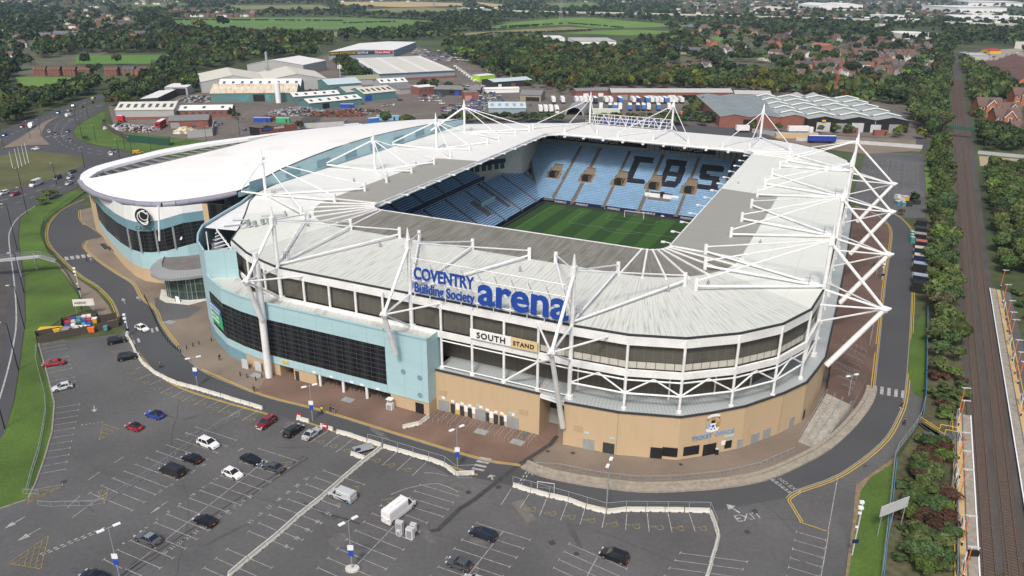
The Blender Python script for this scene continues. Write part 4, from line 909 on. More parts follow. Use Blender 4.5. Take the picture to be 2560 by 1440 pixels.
b=MB();b.wall([P(*p)for p in CV],8,24,.4);sb(b,'north_west_end_wall','cream')
for z0,z1 in((12.2,14.5),(17.5,19.8)):
 for a,c in zip(CV[:4],CV[1:5]):
  for t in(.27,.73):p=on_line(a,c,t);A3,C3=P(*a),P(*c);an=math.atan2(C3[1]-A3[1],C3[0]-A3[0]);q=P(*p,(z0+z1)/2);b=MB();b.box((q[0]+math.sin(an)*.2,q[1]-math.cos(an)*.2,q[2]),(2.0,.2,z1-z0),an);sb(b,'box_window','glass2')
b=MB();b.wall([P(259,-143.5),P(264,-140.5),P(270,-136.8),P(276,-133.6)],15,16.6,.5);sb(b,'curved_balcony','navy')
stand('east',(0,-42),(1,0),(0,1),166,286,28,1.3,17,[180,196,212,228,244,260,276],24,None,pitch=.6)
stand('south',(163,0),(0,1),(-1,0),-116,-44,31,1.3,17.5,[-104,-92,-80,-68,-56],24,None,pitch=.6)
b=MB()
for a,c in(((278.3,-113),(278.3,-106.2)),((278.3,-104.2),(278.3,-93.4)),((278.3,-91.4),(278.3,-79.2)),((278.3,-77.4),(278.3,-64.8)),((278.3,-63),(278.3,-51))):b.wall([P(*a),P(*c)],.5,1.7,.2)
pb=sb(b,'perimeter_board','navy','navy boards in front of the north seats lettered in white')
for v in(-112.6,-103.6,-90.6,-76.6,-62):o=text('board_lettering','FRASERSPLUS',1.05,'white_clean',st,P(278.15,v,.75),dv,ext=.02,xs=.8);o.parent=pb
b=MB()
for u in range(176,276,14):b.wall([P(u,-117.9),P(u+12,-117.9)],.9,1.9,.2)
pb2=sb(b,'perimeter_board','navy','navy boards in front of the west seats')
b=MB();b.wall([P(160,-116.6),P(277.4,-116.6),P(277.4,-42)],0,.8,.4);b.cap([P(*p,.03)for p in((160,-118),(280,-118),(280,-116),(160,-116))]);sb(b,'pitch_side_wall','dark')
b=MB();z=1.2
b.cap([P(208,-119,2.0),P(217,-119,2.0),P(217,-125.5,5.6),P(208,-125.5,5.6)]);fl=sb(b,'seat_cover_banner','white_clean','white banner with a blue crest spread over the front west seats')
b=MB();b.cap([P(211.6,-121,3.25),P(213.6,-121.6,3.6),P(213.9,-123.4,4.6),P(212,-123.1,4.4),P(211,-122.2,3.9)]);o=b.build('banner_emblem',M['signblue'],fl,loc=ST);o.location=(0,0,0)
b=MB();b.wall([P(243,-127),P(254,-127)],5.6,7.3,.2);sb(b,'directors_box_front','blue')
M['pitch']=stripes('mown_pitch',(.014,.052,.008),(.031,.092,.013),11.0,.5,0,.95,dirt=.35,dscale=(.4,.4,1),dcol=(.02,.05,.01))
b=MB();q=[(163,-117),(278,-117),(278,-41),(163,-41)]
b.face([P(*p,.05)for p in q],0,[(p[1]*1.0+2.6,p[0])for p in q]);struct(b.build('pitch','pitch'))
M['pitchline']=mat('pitch_line',(.16,.24,.12),.8)
b=MB()
def pl(*pts):b.strip([P(*p)for p in pts],.22,.07)
pl((168,-112.3),(273,-112.3),(273,-44.3),(168,-44.3),(168,-112.3));pl((273,-98.4),(256.5,-98.4),(256.5,-58.2),(273,-58.2));pl((273,-87.5),(267.4,-87.5),(267.4,-69.1),(273,-69.1))
pl(*[(262-9.15*math.cos(t),-78.3+9.15*math.sin(t))for t in np.linspace(-.92,.92,12)]);pl((220.5,-112.3),(220.5,-44.3));pl(*[(220.5+9.15*math.cos(t),-78.3+9.15*math.sin(t))for t in np.linspace(0,2*math.pi,25)])
struct(b.build('pitch_lines','pitchline'))
gl=thing('football_goal','white football goal with net in front of the north stand','goal',P(273,-78.3,.07))
for s_ in(-1,1):b=MB();b.tube(P(273,-78.3+s_*3.7,.07),P(273,-78.3+s_*3.7,2.5),.09,6);b.build('goal_post','white_clean',gl)
b=MB();b.tube(P(273,-82,2.5),P(273,-74.6,2.5),.09,6);b.build('crossbar','white_clean',gl)
b=MB()
for v in np.arange(-82,-74.4,.55):b.path([P(273,v,2.5),P(274.4,v,2.4),P(275,v,.1)],.02,3)
for z in(.5,1,1.5,2):b.tube(P(274.9,-82,z),P(274.9,-74.6,z),.02,3)
b.build('goal_net','lgrey',gl)
for x,y in((1428,511),(1518,524),(1657,544)):
 q=G(x,y);b=MB();b.ball((q[0],q[1],.5),1.1,8,sz=.5);tag(b.build('ground_cover_bag','white_clean',loc=q),{1428:'white bag on the grass left of the goal',1518:'white bag on the grass just left of the goal posts',1657:'white bag on the grass right of the goal'}[x],'bag','bags behind the goal line')
 #  EXHIBITION HALL WITH CASINO FRONT
eh=thing('exhibition_hall','curved exhibition hall with a huge white roof and a glazed casino corner','hall',P(200,-200,0))
EH=tuple(eh['_o'])
def hb(b,name,m_,lab=None,smooth=False):
 o=b.build(name,m_,eh,smooth=smooth)
 if lab:o['label']=lab
 return o
CW=[((173.6,-243.8),3,5.4,12,0),((169.5,-235.5),3.2,5.8,12.3,1),((160.5,-220),3.4,6.6,13,1),((151.7,-203),3.6,7.8,14.2,1),((147.2,-193),3.9,8.6,15,1),((145.8,-187.5),4,9,15.3,1),((146.2,-183),4.2,9.4,15.7,1),((148,-179),4.4,10,16.5,1),((151.5,-174.8),4.8,11.2,17.9,1),((156,-171.5),5,12,18,0),((158,-166),5,12,18,0)]
def hband(b,i0,i1,k0,k1,off=0):
 run=0
 for a,c in zip(CW[i0:i1],CW[i0+1:i1+1]):
  f=lambda r_,k:k(r_)if callable(k)else k
  w_=math.dist(a[0],c[0]);A,C=(a[0][0]-off,a[0][1]),(c[0][0]-off,c[0][1])
  b.face([P(*A,f(a,k0)),P(*C,f(c,k0)),P(*C,f(c,k1)),P(*A,f(a,k1))],0,[(run,f(a,k0)),(run+w_,f(c,k0)),(run+w_,f(c,k1)),(run,f(a,k1))]);run+=w_
ZT4=lambda r_:float(np.interp(r_[0][1],[-244,-235,-220,-203,-193,-187],[17.6,18.2,19.4,21,22,22.9]))
Z1,Z2,Z3=(lambda r_:r_[1]),(lambda r_:r_[2]),(lambda r_:r_[3])
b=MB();hband(b,0,10,0,Z1);hb(b,'brick_base','buff')
b=MB();hband(b,0,1,Z1,ZT4);hband(b,9,10,Z1,ZT4);hb(b,'brick_end_panel','buff')
b=MB();hband(b,1,9,Z1,Z2);hb(b,'blue_cladding','bluepanel')
b=MB();hband(b,1,9,Z2,Z3);hb(b,'window_band','curtain')
b=MB();hband(b,1,9,Z3,lambda r_:r_[3]+2.8);hb(b,'mid_blue_band','blue2')
b=MB();hband(b,1,9,lambda r_:r_[3]+2.8,ZT4);hb(b,'white_cladding','white_clean')
b=MB()
for i in range(1,9):
 a,c=CW[i],CW[i+1];L=math.dist(a[0],c[0]);n=max(1,round(L/2.2))
 for k in range(n):
  p=on_line(a[0],c[0],k/n);z0=a[2]+(c[2]-a[2])*k/n;z1=a[3]+(c[3]-a[3])*k/n;b.tube(P(p[0]-.05,p[1],z0),P(p[0]-.05,p[1],z1),.03,4)
 for k in range(1,6):
  t=k/6;b.tube(P(a[0][0]-.05,a[0][1],a[2]+(a[3]-a[2])*t),P(c[0][0]-.05,c[0][1],c[2]+(c[3]-c[2])*t),.03,4)
hb(b,'mullions',MAT['mullion_grey'])
b=MB()
for p,z0,z1 in(((147,-192.5),8.6,15),((145.7,-186.5),9,15.4),((147,-181.2),9.6,16),((149.6,-177),10.5,17)):b.tube(P(p[0]-.1,p[1],z0),P(p[0]-.1,p[1],z1),.3,6)
hb(b,'window_pier','steel')
c0=Vector(P(145.4,-183.2,20.3));nn=Vector(P(-1,.22,0)).normalized();dd=Vector((-nn.y,nn.x,0))
def disc(r,off,m_,name,par,inner=0,a0=0,a1=2*math.pi,cx=0,cz=0):
 b=MB();n=28
 for k in range(n):
  t0,t1=a0+(a1-a0)*k/n,a0+(a1-a0)*(k+1)/n
  p=lambda t,q:c0+dd*(cx+q*math.cos(t))+Vector((0,0,cz+q*math.sin(t)))+nn*off
  b.face([p(t0,inner),p(t1,inner),p(t1,r),p(t0,r)]);b.face([p(t0,r),p(t1,r),p(t1,r)-nn*.25,p(t0,r)-nn*.25])
 o=b.build(name,m_,par,loc=EH);o.location=(0,0,0);return o
lg=disc(2.4,.35,'black','casino_roundel',eh);lg['label']='black round emblem with a white swirling letter G'
disc(1.8,.45,'white_clean','emblem_ring',lg,1.55,.6,6.0,.1,-.1);disc(1.5,.5,'white_clean','emblem_ring',lg,1.3,1.2,7,.6,.5);disc(1.4,.55,'white_clean','emblem_bar',lg,1.05,3.4,6.1,.5,-.9)
text('casino_lettering','CASINO',1.7,'dark',eh,c0+dd*(-2.9)+nn*.3+Vector((0,0,-4.0)),dd,ext=.06,xs=1.0,lab='dark lettering below the round emblem')
for a,c in(((350+0,0),0),):pass
for x0,y0,x1,y1 in((396,515,419,587),(490,500,456,577)):
 t_=GU(x0,y0,23.2);e=(147.5,-180.5)if x0<400 else(150.8,-175.8);b=MB();b.tube(P(*t_,23.2),P(e[0]-.3,e[1],13),.28,8);hb(b,'raking_prop','white')
def resample(pts,n):
 L=[0]
 for a,c in zip(pts,pts[1:]):L.append(L[-1]+math.dist(a,c))
 out=[]
 for k in range(n+1):
  s=L[-1]*k/n;i=max(j for j in range(len(L))if L[j]<=s+1e-9);i=min(i,len(pts)-2);t=(s-L[i])/((L[i+1]-L[i])or 1)
  out.append(tuple(pts[i][j]+(pts[i+1][j]-pts[i][j])*t for j in range(3)))
 return out
FE=[(*G(x,y,z)[:2],z)for x,y,z in((200,449,19),(210,464,19.2),(235,480,19.8),(270,492,20.8),(310,500,22),(345,506,23),(400,508,23.8),(450,503,24),(500,496,24),(550,488,24.2),(590,479,24.6))]
EAST=FE+[P(u,-164.4,z+.3)for u,z in zs[1:]]
WESTE=[(*G(x,y,z)[:2],z)for x,y,z in((203,443,19.4),(232,445,20.5),(300,431,22.5),(430,401,24.5),(560,370,26),(640,349,26.3),(720,331,26.6),(830,318,26.6),(940,307,26.4),(1040,299,26.2),(1110,297,26),(1138,300,26))]
n1=40;E_=resample(EAST,n1);W_=resample(WESTE,n1)
M['hallroof']=stripes('hall_roof_membrane',(.82,.81,.78),(.82,.81,.78),5,.1,0,.6,coord='Object',dirt=.5,dscale=(.02,.06,1),dcol=(.60,.57,.50),dthr=(.56,.75))
b=MB();k1=8
def RP(i,j):
 t=j/k1;e,w_=E_[i],W_[i];s=i/n1;z=e[2]+(w_[2]-e[2])*t+math.sin(math.pi*t)*1.8*math.sin(math.pi*min(1,s*1.1))
 return(e[0]+(w_[0]-e[0])*t,e[1]+(w_[1]-e[1])*t,z)
for i in range(n1):
 for j in range(k1):b.face([RP(i,j),RP(i+1,j),RP(i+1,j+1),RP(i,j+1)])
hb(b,'main_roof','hallroof',smooth=True)
b=MB()
fe=resample(FE,26)
for a,c in zip(fe,fe[1:]):b.tube((a[0],a[1],a[2]-.6),(c[0],c[1],c[2]-.6),.95,10,caps=False)
hb(b,'rounded_roof_edge',mat('lilac_grey_metal',(.27,.27,.33),.45),smooth=True)
RZ=lambda x:19.4+min(1,max(0,(x-200)/420))*5
RIM=[(*G(x,y,RZ(x))[:2],RZ(x))for x,y in((199,449),(201,437),(215,425),(245,413),(290,401),(400,374),(510,355),(620,341),(700,331),(780,322),(850,316))]
RIMI=[(*G(x,y,RZ(x)-.1)[:2],RZ(x)-.1)for x,y in((207,452),(228,441),(238,432),(265,420),(305,409),(405,383),(512,362),(622,346),(702,334),(782,324),(850,317))]
ro_,ri_=resample(RIM,30),resample(RIMI,30);b=MB()
for i in range(30):b.face([ro_[i],ro_[i+1],ri_[i+1],ri_[i]]);b.face([ro_[i],ro_[i+1],(*ro_[i+1][:2],ro_[i+1][2]-1.8),(*ro_[i][:2],ro_[i][2]-1.8)]);b.face([ri_[i],ri_[i+1],(*ri_[i+1][:2],ri_[i+1][2]-1),(*ri_[i][:2],ri_[i][2]-1)])
hb(b,'roof_rim','white_clean')
b=MB();W2=resample(WESTE[1:8],26)
for i in range(26):
 a=ri_[i+2]if i+2<31 else ri_[-1];c=W2[i]
 h=a[2]-1.2;k_=c[2]-1.2;b.tube((a[0],a[1],h),(c[0],c[1],k_),.16,4)
 if i<25:c2=W2[i+1];b.tube((a[0],a[1],h),(c2[0],c2[1],k_),.12,4);b.tube((a[0],a[1],h-1.7),(c2[0],c2[1],k_-1.7),.12,4)
 if i<25:
  n2=ri_[i+3];m1=((a[0]+c[0])/2,(a[1]+c[1])/2,(h+k_)/2);m2=((n2[0]+W2[i+1][0])/2,(n2[1]+W2[i+1][1])/2,(h+k_)/2);b.tube(m1,m2,.12,4);b.tube((m1[0],m1[1],m1[2]-1.9),(m2[0],m2[1],m1[2]-1.9),.2,4)
hb(b,'slot_steelwork','grey')
b=MB();dk=[(p[0],p[1],p[2]-5.5)for p in ri_]+[(p[0],p[1],p[2]-5.5)for p in W2[::-1]]
b.cap(dk);hb(b,'slot_floor','grey');
b=MB()
for a,c in zip(W2,W2[1:]):b.face([(a[0],a[1],a[2]-5.5),(c[0],c[1],c[2]-5.5),(c[0],c[1],c[2]-.05),(a[0],a[1],a[2]-.05)])
hb(b,'slot_inner_wall','dark')
b=MB();body=[P(*r_[0])for r_ in CW]+[P(170,-166),P(298,-166)]+[(p[0],p[1])for p in ro_[::-1][:-2]]
ctr=Vector(P(225,-200));pts=[]
for p in body[11:]:d_=Vector((p[0],p[1],0))-ctr;d_=d_*(1-2.2/d_.length);pts.append((ctr.x+d_.x,ctr.y+d_.y))
for a,c in zip(pts,pts[1:]+[P(173.6,-243.8)[:2]]):b.face([(*a,0),(*c,0),(*c,17.5),(*a,17.5)])
hb(b,'outer_wall','cream')
b=MB();b.wall([P(156.5,-171),P(158.5,-161)],8,23,.3);b.wall([P(158.5,-165),P(176,-166)],20,24.5,.3);hb(b,'dark_glazed_link','curtain')
for x,y in((960,312),(1040,311),(1075,309)):
 q=G(x,y,26.5);b=MB();b.box((q[0],q[1],27),(1,1,.8));hb(b,'roof_vent','grey')
b=MB();q=GU(733,0)if 0 else None
for px_ in((249,530),(263,545)):
 pass
t0=P(167,-230.6);text('casino_side_lettering','G',4.6,'grey',eh,P(170.4,-238.6,12.2),Vector(P(169.5,-235.5))-Vector(P(173.6,-243.8)),ext=.1)
ep=thing('entrance_pavilion','glass entrance pavilion with a grey rounded canopy between casino and stadium','pavilion',P(141,-168,0))
PV_=[(148,-177.5),(139.8,-172),(139.3,-170),(140.5,-164.8),(142,-163),(146,-158.5)]
b=MB();band(b,PV_,0,6.6);M['pglass']=stripes('pavilion_glass',(.035,.06,.05),(.12,.15,.14),1.5,.06,0,.08,c3=(.2,.22,.21),period2=2.3,frac2=.05)
b.build('glass_wall','pglass',ep)
b=MB()
for a,c in zip(PV_,PV_[1:]):
 for t in(0,.5):
  p=on_line(a,c,t);b.tube(P(*p,0),P(*p,6.6),.08,5)
b.build('glazing_frame','steel',ep)
CAN=[(150,-184),(141,-178.5),(137.6,-174.5),(136.4,-170),(137.4,-166.3),(140.5,-163),(144.5,-160),(148,-157.5)]
CANI=[(150,-182),(143.5,-176.5),(141,-173.5),(140.2,-170),(140.8,-167.6),(142.5,-165),(145.5,-162.5),(149,-159)]
b=MB()
for i in range(len(CAN)-1):
 b.face([P(*CAN[i],7.2),P(*CAN[i+1],7.2),P(*CANI[i+1],8.3),P(*CANI[i],8.3)],0,[(i*3,0),(i*3+3,0),(i*3+3,3),(i*3,3)]);b.face([P(*CAN[i],6.5),P(*CAN[i+1],6.5),P(*CAN[i+1],7.2),P(*CAN[i],7.2)])
 b.face([P(*CAN[i],6.5),P(*CAN[i+1],6.5),P(*CANI[i+1],6.5),P(*CANI[i],6.5)])
M['canopy']=stripes('canopy_sheet',(.27,.28,.29),(.21,.22,.23),.5,.2,0,.5);b.build('canopy','canopy',ep)
b=MB();b.cap([P(*p,8.0)for p in CANI+[(156,-163),(156.3,-171),(151,-175.5),(148.2,-179.5)]]);b.build('flat_roof',mat('grey_flat_roof',(.16,.15,.145),.9,var=.15,scale=.4),ep)
b=MB();b.cap([P(*p,.08)for p in((143,-178),(137.5,-172.5),(136.5,-169),(138,-162),(142,-160.5),(146,-158))]);struct(b.build('entrance_apron','concrete'))
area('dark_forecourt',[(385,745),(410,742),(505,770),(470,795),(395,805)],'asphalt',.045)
#  VEHICLES
def car_mesh(name,L,W,Hh,kind,detail=True):
 """local: +x front. returns Empty root with parts"""
 root=thing(name,'car','car',local=True);h2=L/2;hw=W/2
 belt={'hatch':.92,'saloon':.90,'suv':1.05,'coupe':.86,'estate':.92,'van':1.12,'bigvan':1.35,'tiny':.9}[kind]
 gl0=.2
 if kind in('van','bigvan'):
  prof=[(-h2,.9*belt,.93),(-h2+.08,belt,1),(h2-1.3,belt,1),(h2-.75,belt*.93,.97),(h2-.15,belt*.72,.88),(h2,.5,.8)]
  cab=(-h2+.06,h2-.95,-h2+.12,h2-(1.7 if kind=='van' else 1.9))
 elif kind in('saloon','coupe'):
  prof=[(-h2,.55,.80),(-h2+.1,belt*.95,.88),(-h2+.9,belt,1),(h2-1.5,belt,1),(h2-.7,belt*.86,.95),(h2-.12,belt*.70,.84),(h2,.42,.76)]
  cab=(-h2+.75,h2-1.35,-h2+1.45,h2-2.2)
 else:
  prof=[(-h2,.6,.84),(-h2+.12,belt*.97,.92),(-h2+.7,belt,1),(h2-1.35,belt,1),(h2-.6,belt*.86,.95),(h2-.12,belt*.68,.85),(h2,.42,.78)]
  cab=(-h2+.18,h2-1.15,-h2+(.55 if kind!='hatch' else .7),h2-1.95)
  if kind=='tiny':cab=(-h2+.25,h2-.95,-h2+.8,h2-1.7)
 b=MB();rings=[]
 for x,zt,s in prof:
  w=hw*s;rings.append([(x,-w*.94,.24),(x,-w,.42),(x,-w,zt*.72),(x,-w*.93,zt),(x,0,zt+.03),(x,w*.93,zt),(x,w,zt*.72),(x,w,.42),(x,w*.94,.24)])
 for r1,r2 in zip(rings,rings[1:]):
  for k in range(8):b.face([r1[k],r2[k],r2[k+1],r1[k+1]])
  b.face([r1[0],r1[8],r2[8],r2[0]])
 b.face(rings[0][::-1]);b.face(rings[-1])
 body=b.build('body','paint',root);body['tint']=1
 c0,c1,t0,t1=cab;zb=belt;zt=Hh;wb=hw*.93;wt=hw*(.90 if 'van' in kind else .72)
 g=MB();q=lambda x,y,z:(x,y,z)
 Bq=[q(c0,-wb,zb),q(c1,-wb,zb-.02),q(c1,wb,zb-.02),q(c0,wb,zb)];Tq=[q(t0,-wt,zt-.06),q(t1,-wt,zt-.06),q(t1,wt,zt-.06),q(t0,wt,zt-.06)]
 if 'van' in kind:
  xm=t1-.15;bb=MB()
  zc=zt-.3;lw=[q(t0-.04,-wt*1.04,zc),q(xm,-wt*1.04,zc),q(xm,wt*1.04,zc),q(t0-.04,wt*1.04,zc)];bb.hexa([q(c0,-wb*1.05,zb),q(xm,-wb*1.05,zb),q(xm,wb*1.05,zb),q(c0,wb*1.05,zb)],lw)
  zd=zt-.09;l2=[q(t0+.06,-wt*.95,zd),q(xm,-wt*.95,zd),q(xm,wt*.95,zd),q(t0+.06,wt*.95,zd)];bb.hexa(lw,l2);bb.hexa(l2,[q(t0+.2,-wt*.78,zt),q(xm,-wt*.78,zt),q(xm,wt*.78,zt),q(t0+.2,wt*.78,zt)])
  v_=bb.build('load_area','paint',root);v_['tint']=1
  g.hexa([q(xm,-wb,zb),q(c1,-wb*.95,zb-.05),q(c1,wb*.95,zb-.05),q(xm,wb,zb)],[q(xm,-wt,zt-.04),q(t1+.15,-wt*.95,zt-.1),q(t1+.15,wt*.95,zt-.1),q(xm,wt,zt-.04)])
  r=MB();r.hexa([q(xm,-wt,zt-.03),q(t1+.15,-wt*.95,zt-.09),q(t1+.15,wt*.95,zt-.09),q(xm,wt,zt-.03)],[q(xm,-wt*.98,zt+.02),q(t1+.1,-wt*.9,zt-.04),q(t1+.1,wt*.9,zt-.04),q(xm,wt*.98,zt+.02)])
  v_=r.build('roof','paint',root);v_['tint']=1
  if kind=='van':
   for s in(-1,1):
    r=MB();r.face([q(xm-1.15,s*wb*1.055,zb+.05),q(xm-.12,s*wb*1.055,zb+.05),q(xm-.12,s*(wt+.012),zt-.2),q(xm-1.15,s*(wt+.012),zt-.2)]);r.build('side_window','carglass',root)
 else:
  g.hexa(Bq,Tq);r=MB()
  r.hexa([q(t0-.04,-wt,zt-.065),q(t1+.03,-wt,zt-.065),q(t1+.03,wt,zt-.065),q(t0-.04,wt,zt-.065)],[q(t0+.1,-wt*.86,zt),q(t1-.12,-wt*.86,zt-.005),q(t1-.12,wt*.86,zt-.005),q(t0+.1,wt*.86,zt)])
  v_=r.build('roof','paint',root);v_['tint']=1
  xm=(t0+t1)/2-.05;prs=[(Bq[k],Tq[k],.05)for k in range(4)]+[(q(xm,s*wb,zb),q(xm,s*wt,zt-.06),.045)for s in(-1,1)]
  if kind in('suv','estate','hatch'):
   prs+=[(q(c0+.45,s*wb,zb),q(t0+.25,s*wt,zt-.06),.09)for s in(-1,1)]
  for A_,B_,r_ in prs:r=MB();r.tube(A_,B_,r_,4);v_=r.build('pillar','paint',root);v_['tint']=1
 g.build('windows','carglass',root)
 wr=.33 if kind not in('suv','van','bigvan')else .36
 for x in(-h2+.82,h2-.85):
  for s in(-1,1):
   t=MB();t.tube((x,s*(hw-.2),wr),(x,s*(hw+.015),wr),wr,14);wl=t.build('wheel','tyre',root)
   t=MB();t.tube((x,s*(hw+.005),wr),(x,s*(hw+.03),wr),wr*.62,10);t.build('rim','rim',wl)
 a=MB()
 for x in(-h2+.82,h2-.85):
  for s in(-1,1):
   for k in range(9):
    t0_,t1_=math.pi*k/9,math.pi*(k+1)/9;p=lambda t,r_:(x+r_*math.cos(t),s*(hw*.995+.012),wr+r_*math.sin(t))
    a.face([p(t0_,wr*.9),p(t1_,wr*.9),p(t1_,wr+.09),p(t0_,wr+.09)])
 a.build('wheel_arch_trim','black',root)
 for s in(-1,1):
  t=MB();t.box((h2-.08,s*hw*.66,belt*.68),(.2,.34,.13));t.build('headlight','lampwhite',root)
  t=MB();t.box((-h2+.05,s*hw*.74,belt*.82),(.12,.26,.2));t.build('tail_light','lampred',root)
  t=MB();t.box((c1-.35,s*(hw+.06),belt+.05),(.14,.16,.12));m_=t.build('wing_mirror','paint',root);m_['tint']=1
 t=MB();t.box((-h2-.005,0,.62),(.02,.5,.11));t.build('rear_number_plate','yellow',root)
 t=MB();t.box((h2+.005,0,.4),(.02,.5,.1));t.box((h2-.02,0,.3),(.06,W*.7,.12));t.build('front_number_plate','white_clean',root)
 return root
PROTO={k:car_mesh('parked_car' if 'van' not in k else 'parked_van',*v)for k,v in{'hatch':(4.05,1.76,1.48,'hatch'),'saloon':(4.7,1.82,1.44,'saloon'),'coupe':(4.45,1.84,1.38,'coupe'),'suv':(4.55,1.9,1.68,'suv'),'tiny':(3.6,1.62,1.47,'tiny'),'estate':(4.7,1.82,1.48,'estate'),'van':(4.95,1.95,1.95,'van'),'bigvan':(6.6,2.05,2.7,'bigvan')}.items()}
PUSED={}
def place(kind,x,y,dx,dy,col,label,cat='car',group=None,scale=None,z=.7):
 p=G(x,y,z);q=G(x+dx*.2,y+dy*.2,z);rz=math.atan2(q[1]-p[1],q[0]-p[0]);r=PROTO[kind];c=(*col,1)
 if kind not in PUSED:
  PUSED[kind]=1;KIDS[r.name]=[(k,list(k.children))for k in r.children]
 else:r=dup(PROTO[kind],(0,0,0))
 r.location=(p[0],p[1],.02);r.rotation_euler=(0,0,rz);r['label']=label;r['category']=cat
 if group:r['group']=group
 elif 'group' in r:del r['group']
 if scale:r.scale=(scale,)*3
 for k in r.children:
  if k.get('tint'):k.color=c
 return r
BK,WH,GY,SV,RD,DR,BU=(.008,.008,.011),(.78,.78,.78),(.10,.11,.125),(.42,.44,.46),(.36,.02,.03),(.19,.012,.022),(.025,.07,.40)
CARS=[('suv',293,850,30,-6,BK,'black estate car parked at the top of the barrier beside the bin compound'),('suv',320,891,30,-5,BK,'black sports utility car second down along the curved barrier'),('saloon',134,906,-25,3,RD,'red saloon in the bays by the grass verge below the bin compound'),('hatch',155,966,-25,6,(.6,.62,.64),'silver white hatchback alone in the grass-side bays'),('hatch',386,1035,-24,-7,BU,'bright blue car with black roof in the car park'),('tiny',334,1065,-24,-8,(.4,.02,.04),'small red car with black soft top in the car park'),
('suv',666,1055,-35,25,DR,'dark red car nosing out of the disabled bays'),('suv',734,1075,35,-25,BK,'black car next to the silver coupe by the red signs'),('coupe',779,1082,35,-25,SV,'silver coupe beside the red sign on the barrier'),('suv',520,1107,25,9,WH,'white compact crossover with dark glass, above the black hatchback'),('hatch',479,1145,-25,-9,BK,'black hatchback between the white crossover and the black van'),('van',430,1176,-25,-9,(.02,.02,.022),'black van parked in the left rows of the car park'),
('hatch',581,1182,25,10,WH,'white hatchback left of the two dark coupes'),('coupe',628,1147,25,10,BK,'long black coupe touching bays with the grey coupe'),('coupe',683,1166,-25,-9,(.06,.065,.07),'dark grey rounded coupe behind the black coupe'),('hatch',512,1300,-25,-10,BK,'black hatchback alone in the middle bay row'),('saloon',370,1344,-25,-10,GY,'dark grey saloon with a pale roof near the lower left lamp'),('saloon',236,1440,-25,-9,BK,'black car cut off by the bottom edge at lower left'),
('van',856,1237,-25,-9,(.5,.52,.54),'silver van with light blue and navy stripes beside the barrier'),('bigvan',998,1277,35,-27,WH,'long white high-roof van by the electrical cabinets'),('estate',1208,1333,-28,-10,(.012,.016,.035),'dark navy estate car in the centre of the car park'),('hatch',1148,1408,-28,-10,(.07,.075,.08),'dark grey hatchback near the bottom edge'),('suv',1536,1388,-30,-11,BK,'large black car at the lower right of the car park'),
('hatch',1188,1452,-28,-10,SV,'silver car mostly below the bottom edge'),('hatch',355,819,16,6,WH,'white hatchback driving on the site road by the small zebra markings')]
for k,x,y,dx,dy,col,lab in CARS:place(k,x,y,dx,dy,col,lab,'van' if 'van' in k else 'car')
def find(lab):return next(o for o in COL.objects if o.get('label')==lab)
for lab,col in(('bright blue car with black roof in the car park',BK),('small red car with black soft top in the car park',BK),('dark grey saloon with a pale roof near the lower left lamp',(.22,.24,.27))):
 for k in find(lab).children:
  if k.name.startswith('roof'):k.color=(*col,1)
v=find('silver van with light blue and navy stripes beside the barrier')
for s in(-1,1):
 b=MB();y=s*.985;b.face([(-2.45,y,.35),(-1.2,y,.35),(-1.9,y,.75),(-2.45,y,.95)],0);b.face([(-1.2,y,.3),(.9,y,.75),(.9,y,.85),(-1.7,y,.62)],1);o=b.build('painted_stripe',[mat('cyan_stripe',(.10,.5,.65),.4),'navy'],v)
v=find('long white high-roof van by the electrical cabinets')
b=MB();b.box((-.8,0,2.8),(.9,.8,.22));b.box((-1.9,.2,2.78),(1.2,.6,.12));b.box((-.1,0,2.76),(.5,.5,.1));b.build('roof_unit','white_clean',v)
TR='traffic on the dual carriageway'
for k,x,y,dx,dy,col,lab in(('hatch',11,336,-10,5,BU,'blue car at the left edge of the far carriageway'),('hatch',55,315,-10,6,RD,'red car ahead of the white box van'),('bigvan',78,315,-10,6,WH,'white box van behind the red car on the far carriageway'),('hatch',145,280,-10,5,BU,'blue car in the middle of the far carriageway'),('saloon',174,275,10,-3,SV,'silver car on the near side of the far carriageway'),('van',173,288,10,-2,WH,'white van passing the central strip'),('suv',184,265,10,-5,BK,'black car level with the silver car'),('saloon',204,266,10,-5,(.1,.12,.16),'dark grey blue car behind the black one'),
('van',234,246,10,-4,(.3,.35,.15),'green and white tipper on the far carriageway'),('hatch',230,255,10,-4,BK,'dark car below the tipper'),('bigvan',291,227,10,-3,WH,'white box lorry near the tree line'),('hatch',304,231,10,-3,BK,'black car beside the white box lorry'),('hatch',264,243,10,-3,DR,'maroon car near the tree line'),('hatch',122,328,3,6,SV,'silver car waiting in the left turning lane'),('hatch',138,333,3,6,DR,'maroon car waiting in the middle turning lane'),('hatch',169,327,-5,4,(.05,.06,.06),'dark car in the right turning lane'),('suv',173,349,6,5,GY,'grey car leaving the turning lanes'),
('hatch',89,371,-10,0,WH,'white car beside the roundabout flagpoles'),('hatch',276,384,5,5,WH,'white car on the junction near the hall'),('suv',285,377,6,3,GY,'grey car ahead of the white car at the junction'),('van',345,381,8,-1,(.65,.40,.02),'yellow van on the road behind the hall rim'),('suv',144,443,-8,4,BK,'black car on the lower carriageway'),('saloon',180,428,-8,3,(.03,.035,.04),'dark car approaching the lower carriageway'),('hatch',175,442,-8,4,SV,'silver car following the black car'),('hatch',173,457,-8,3,SV,'silver car by the yellow bush'),
('bigvan',89,460,-10,4,WH,'large white van on the lower carriageway'),('hatch',38,484,-10,3,RD,'red car at the left edge below the roundabout'),('suv',9,482,-10,3,WH,'white vehicle cut off at the left edge')):
 place(k,x,y,dx,dy,col,lab,'van' if 'van' in k else 'car',TR)
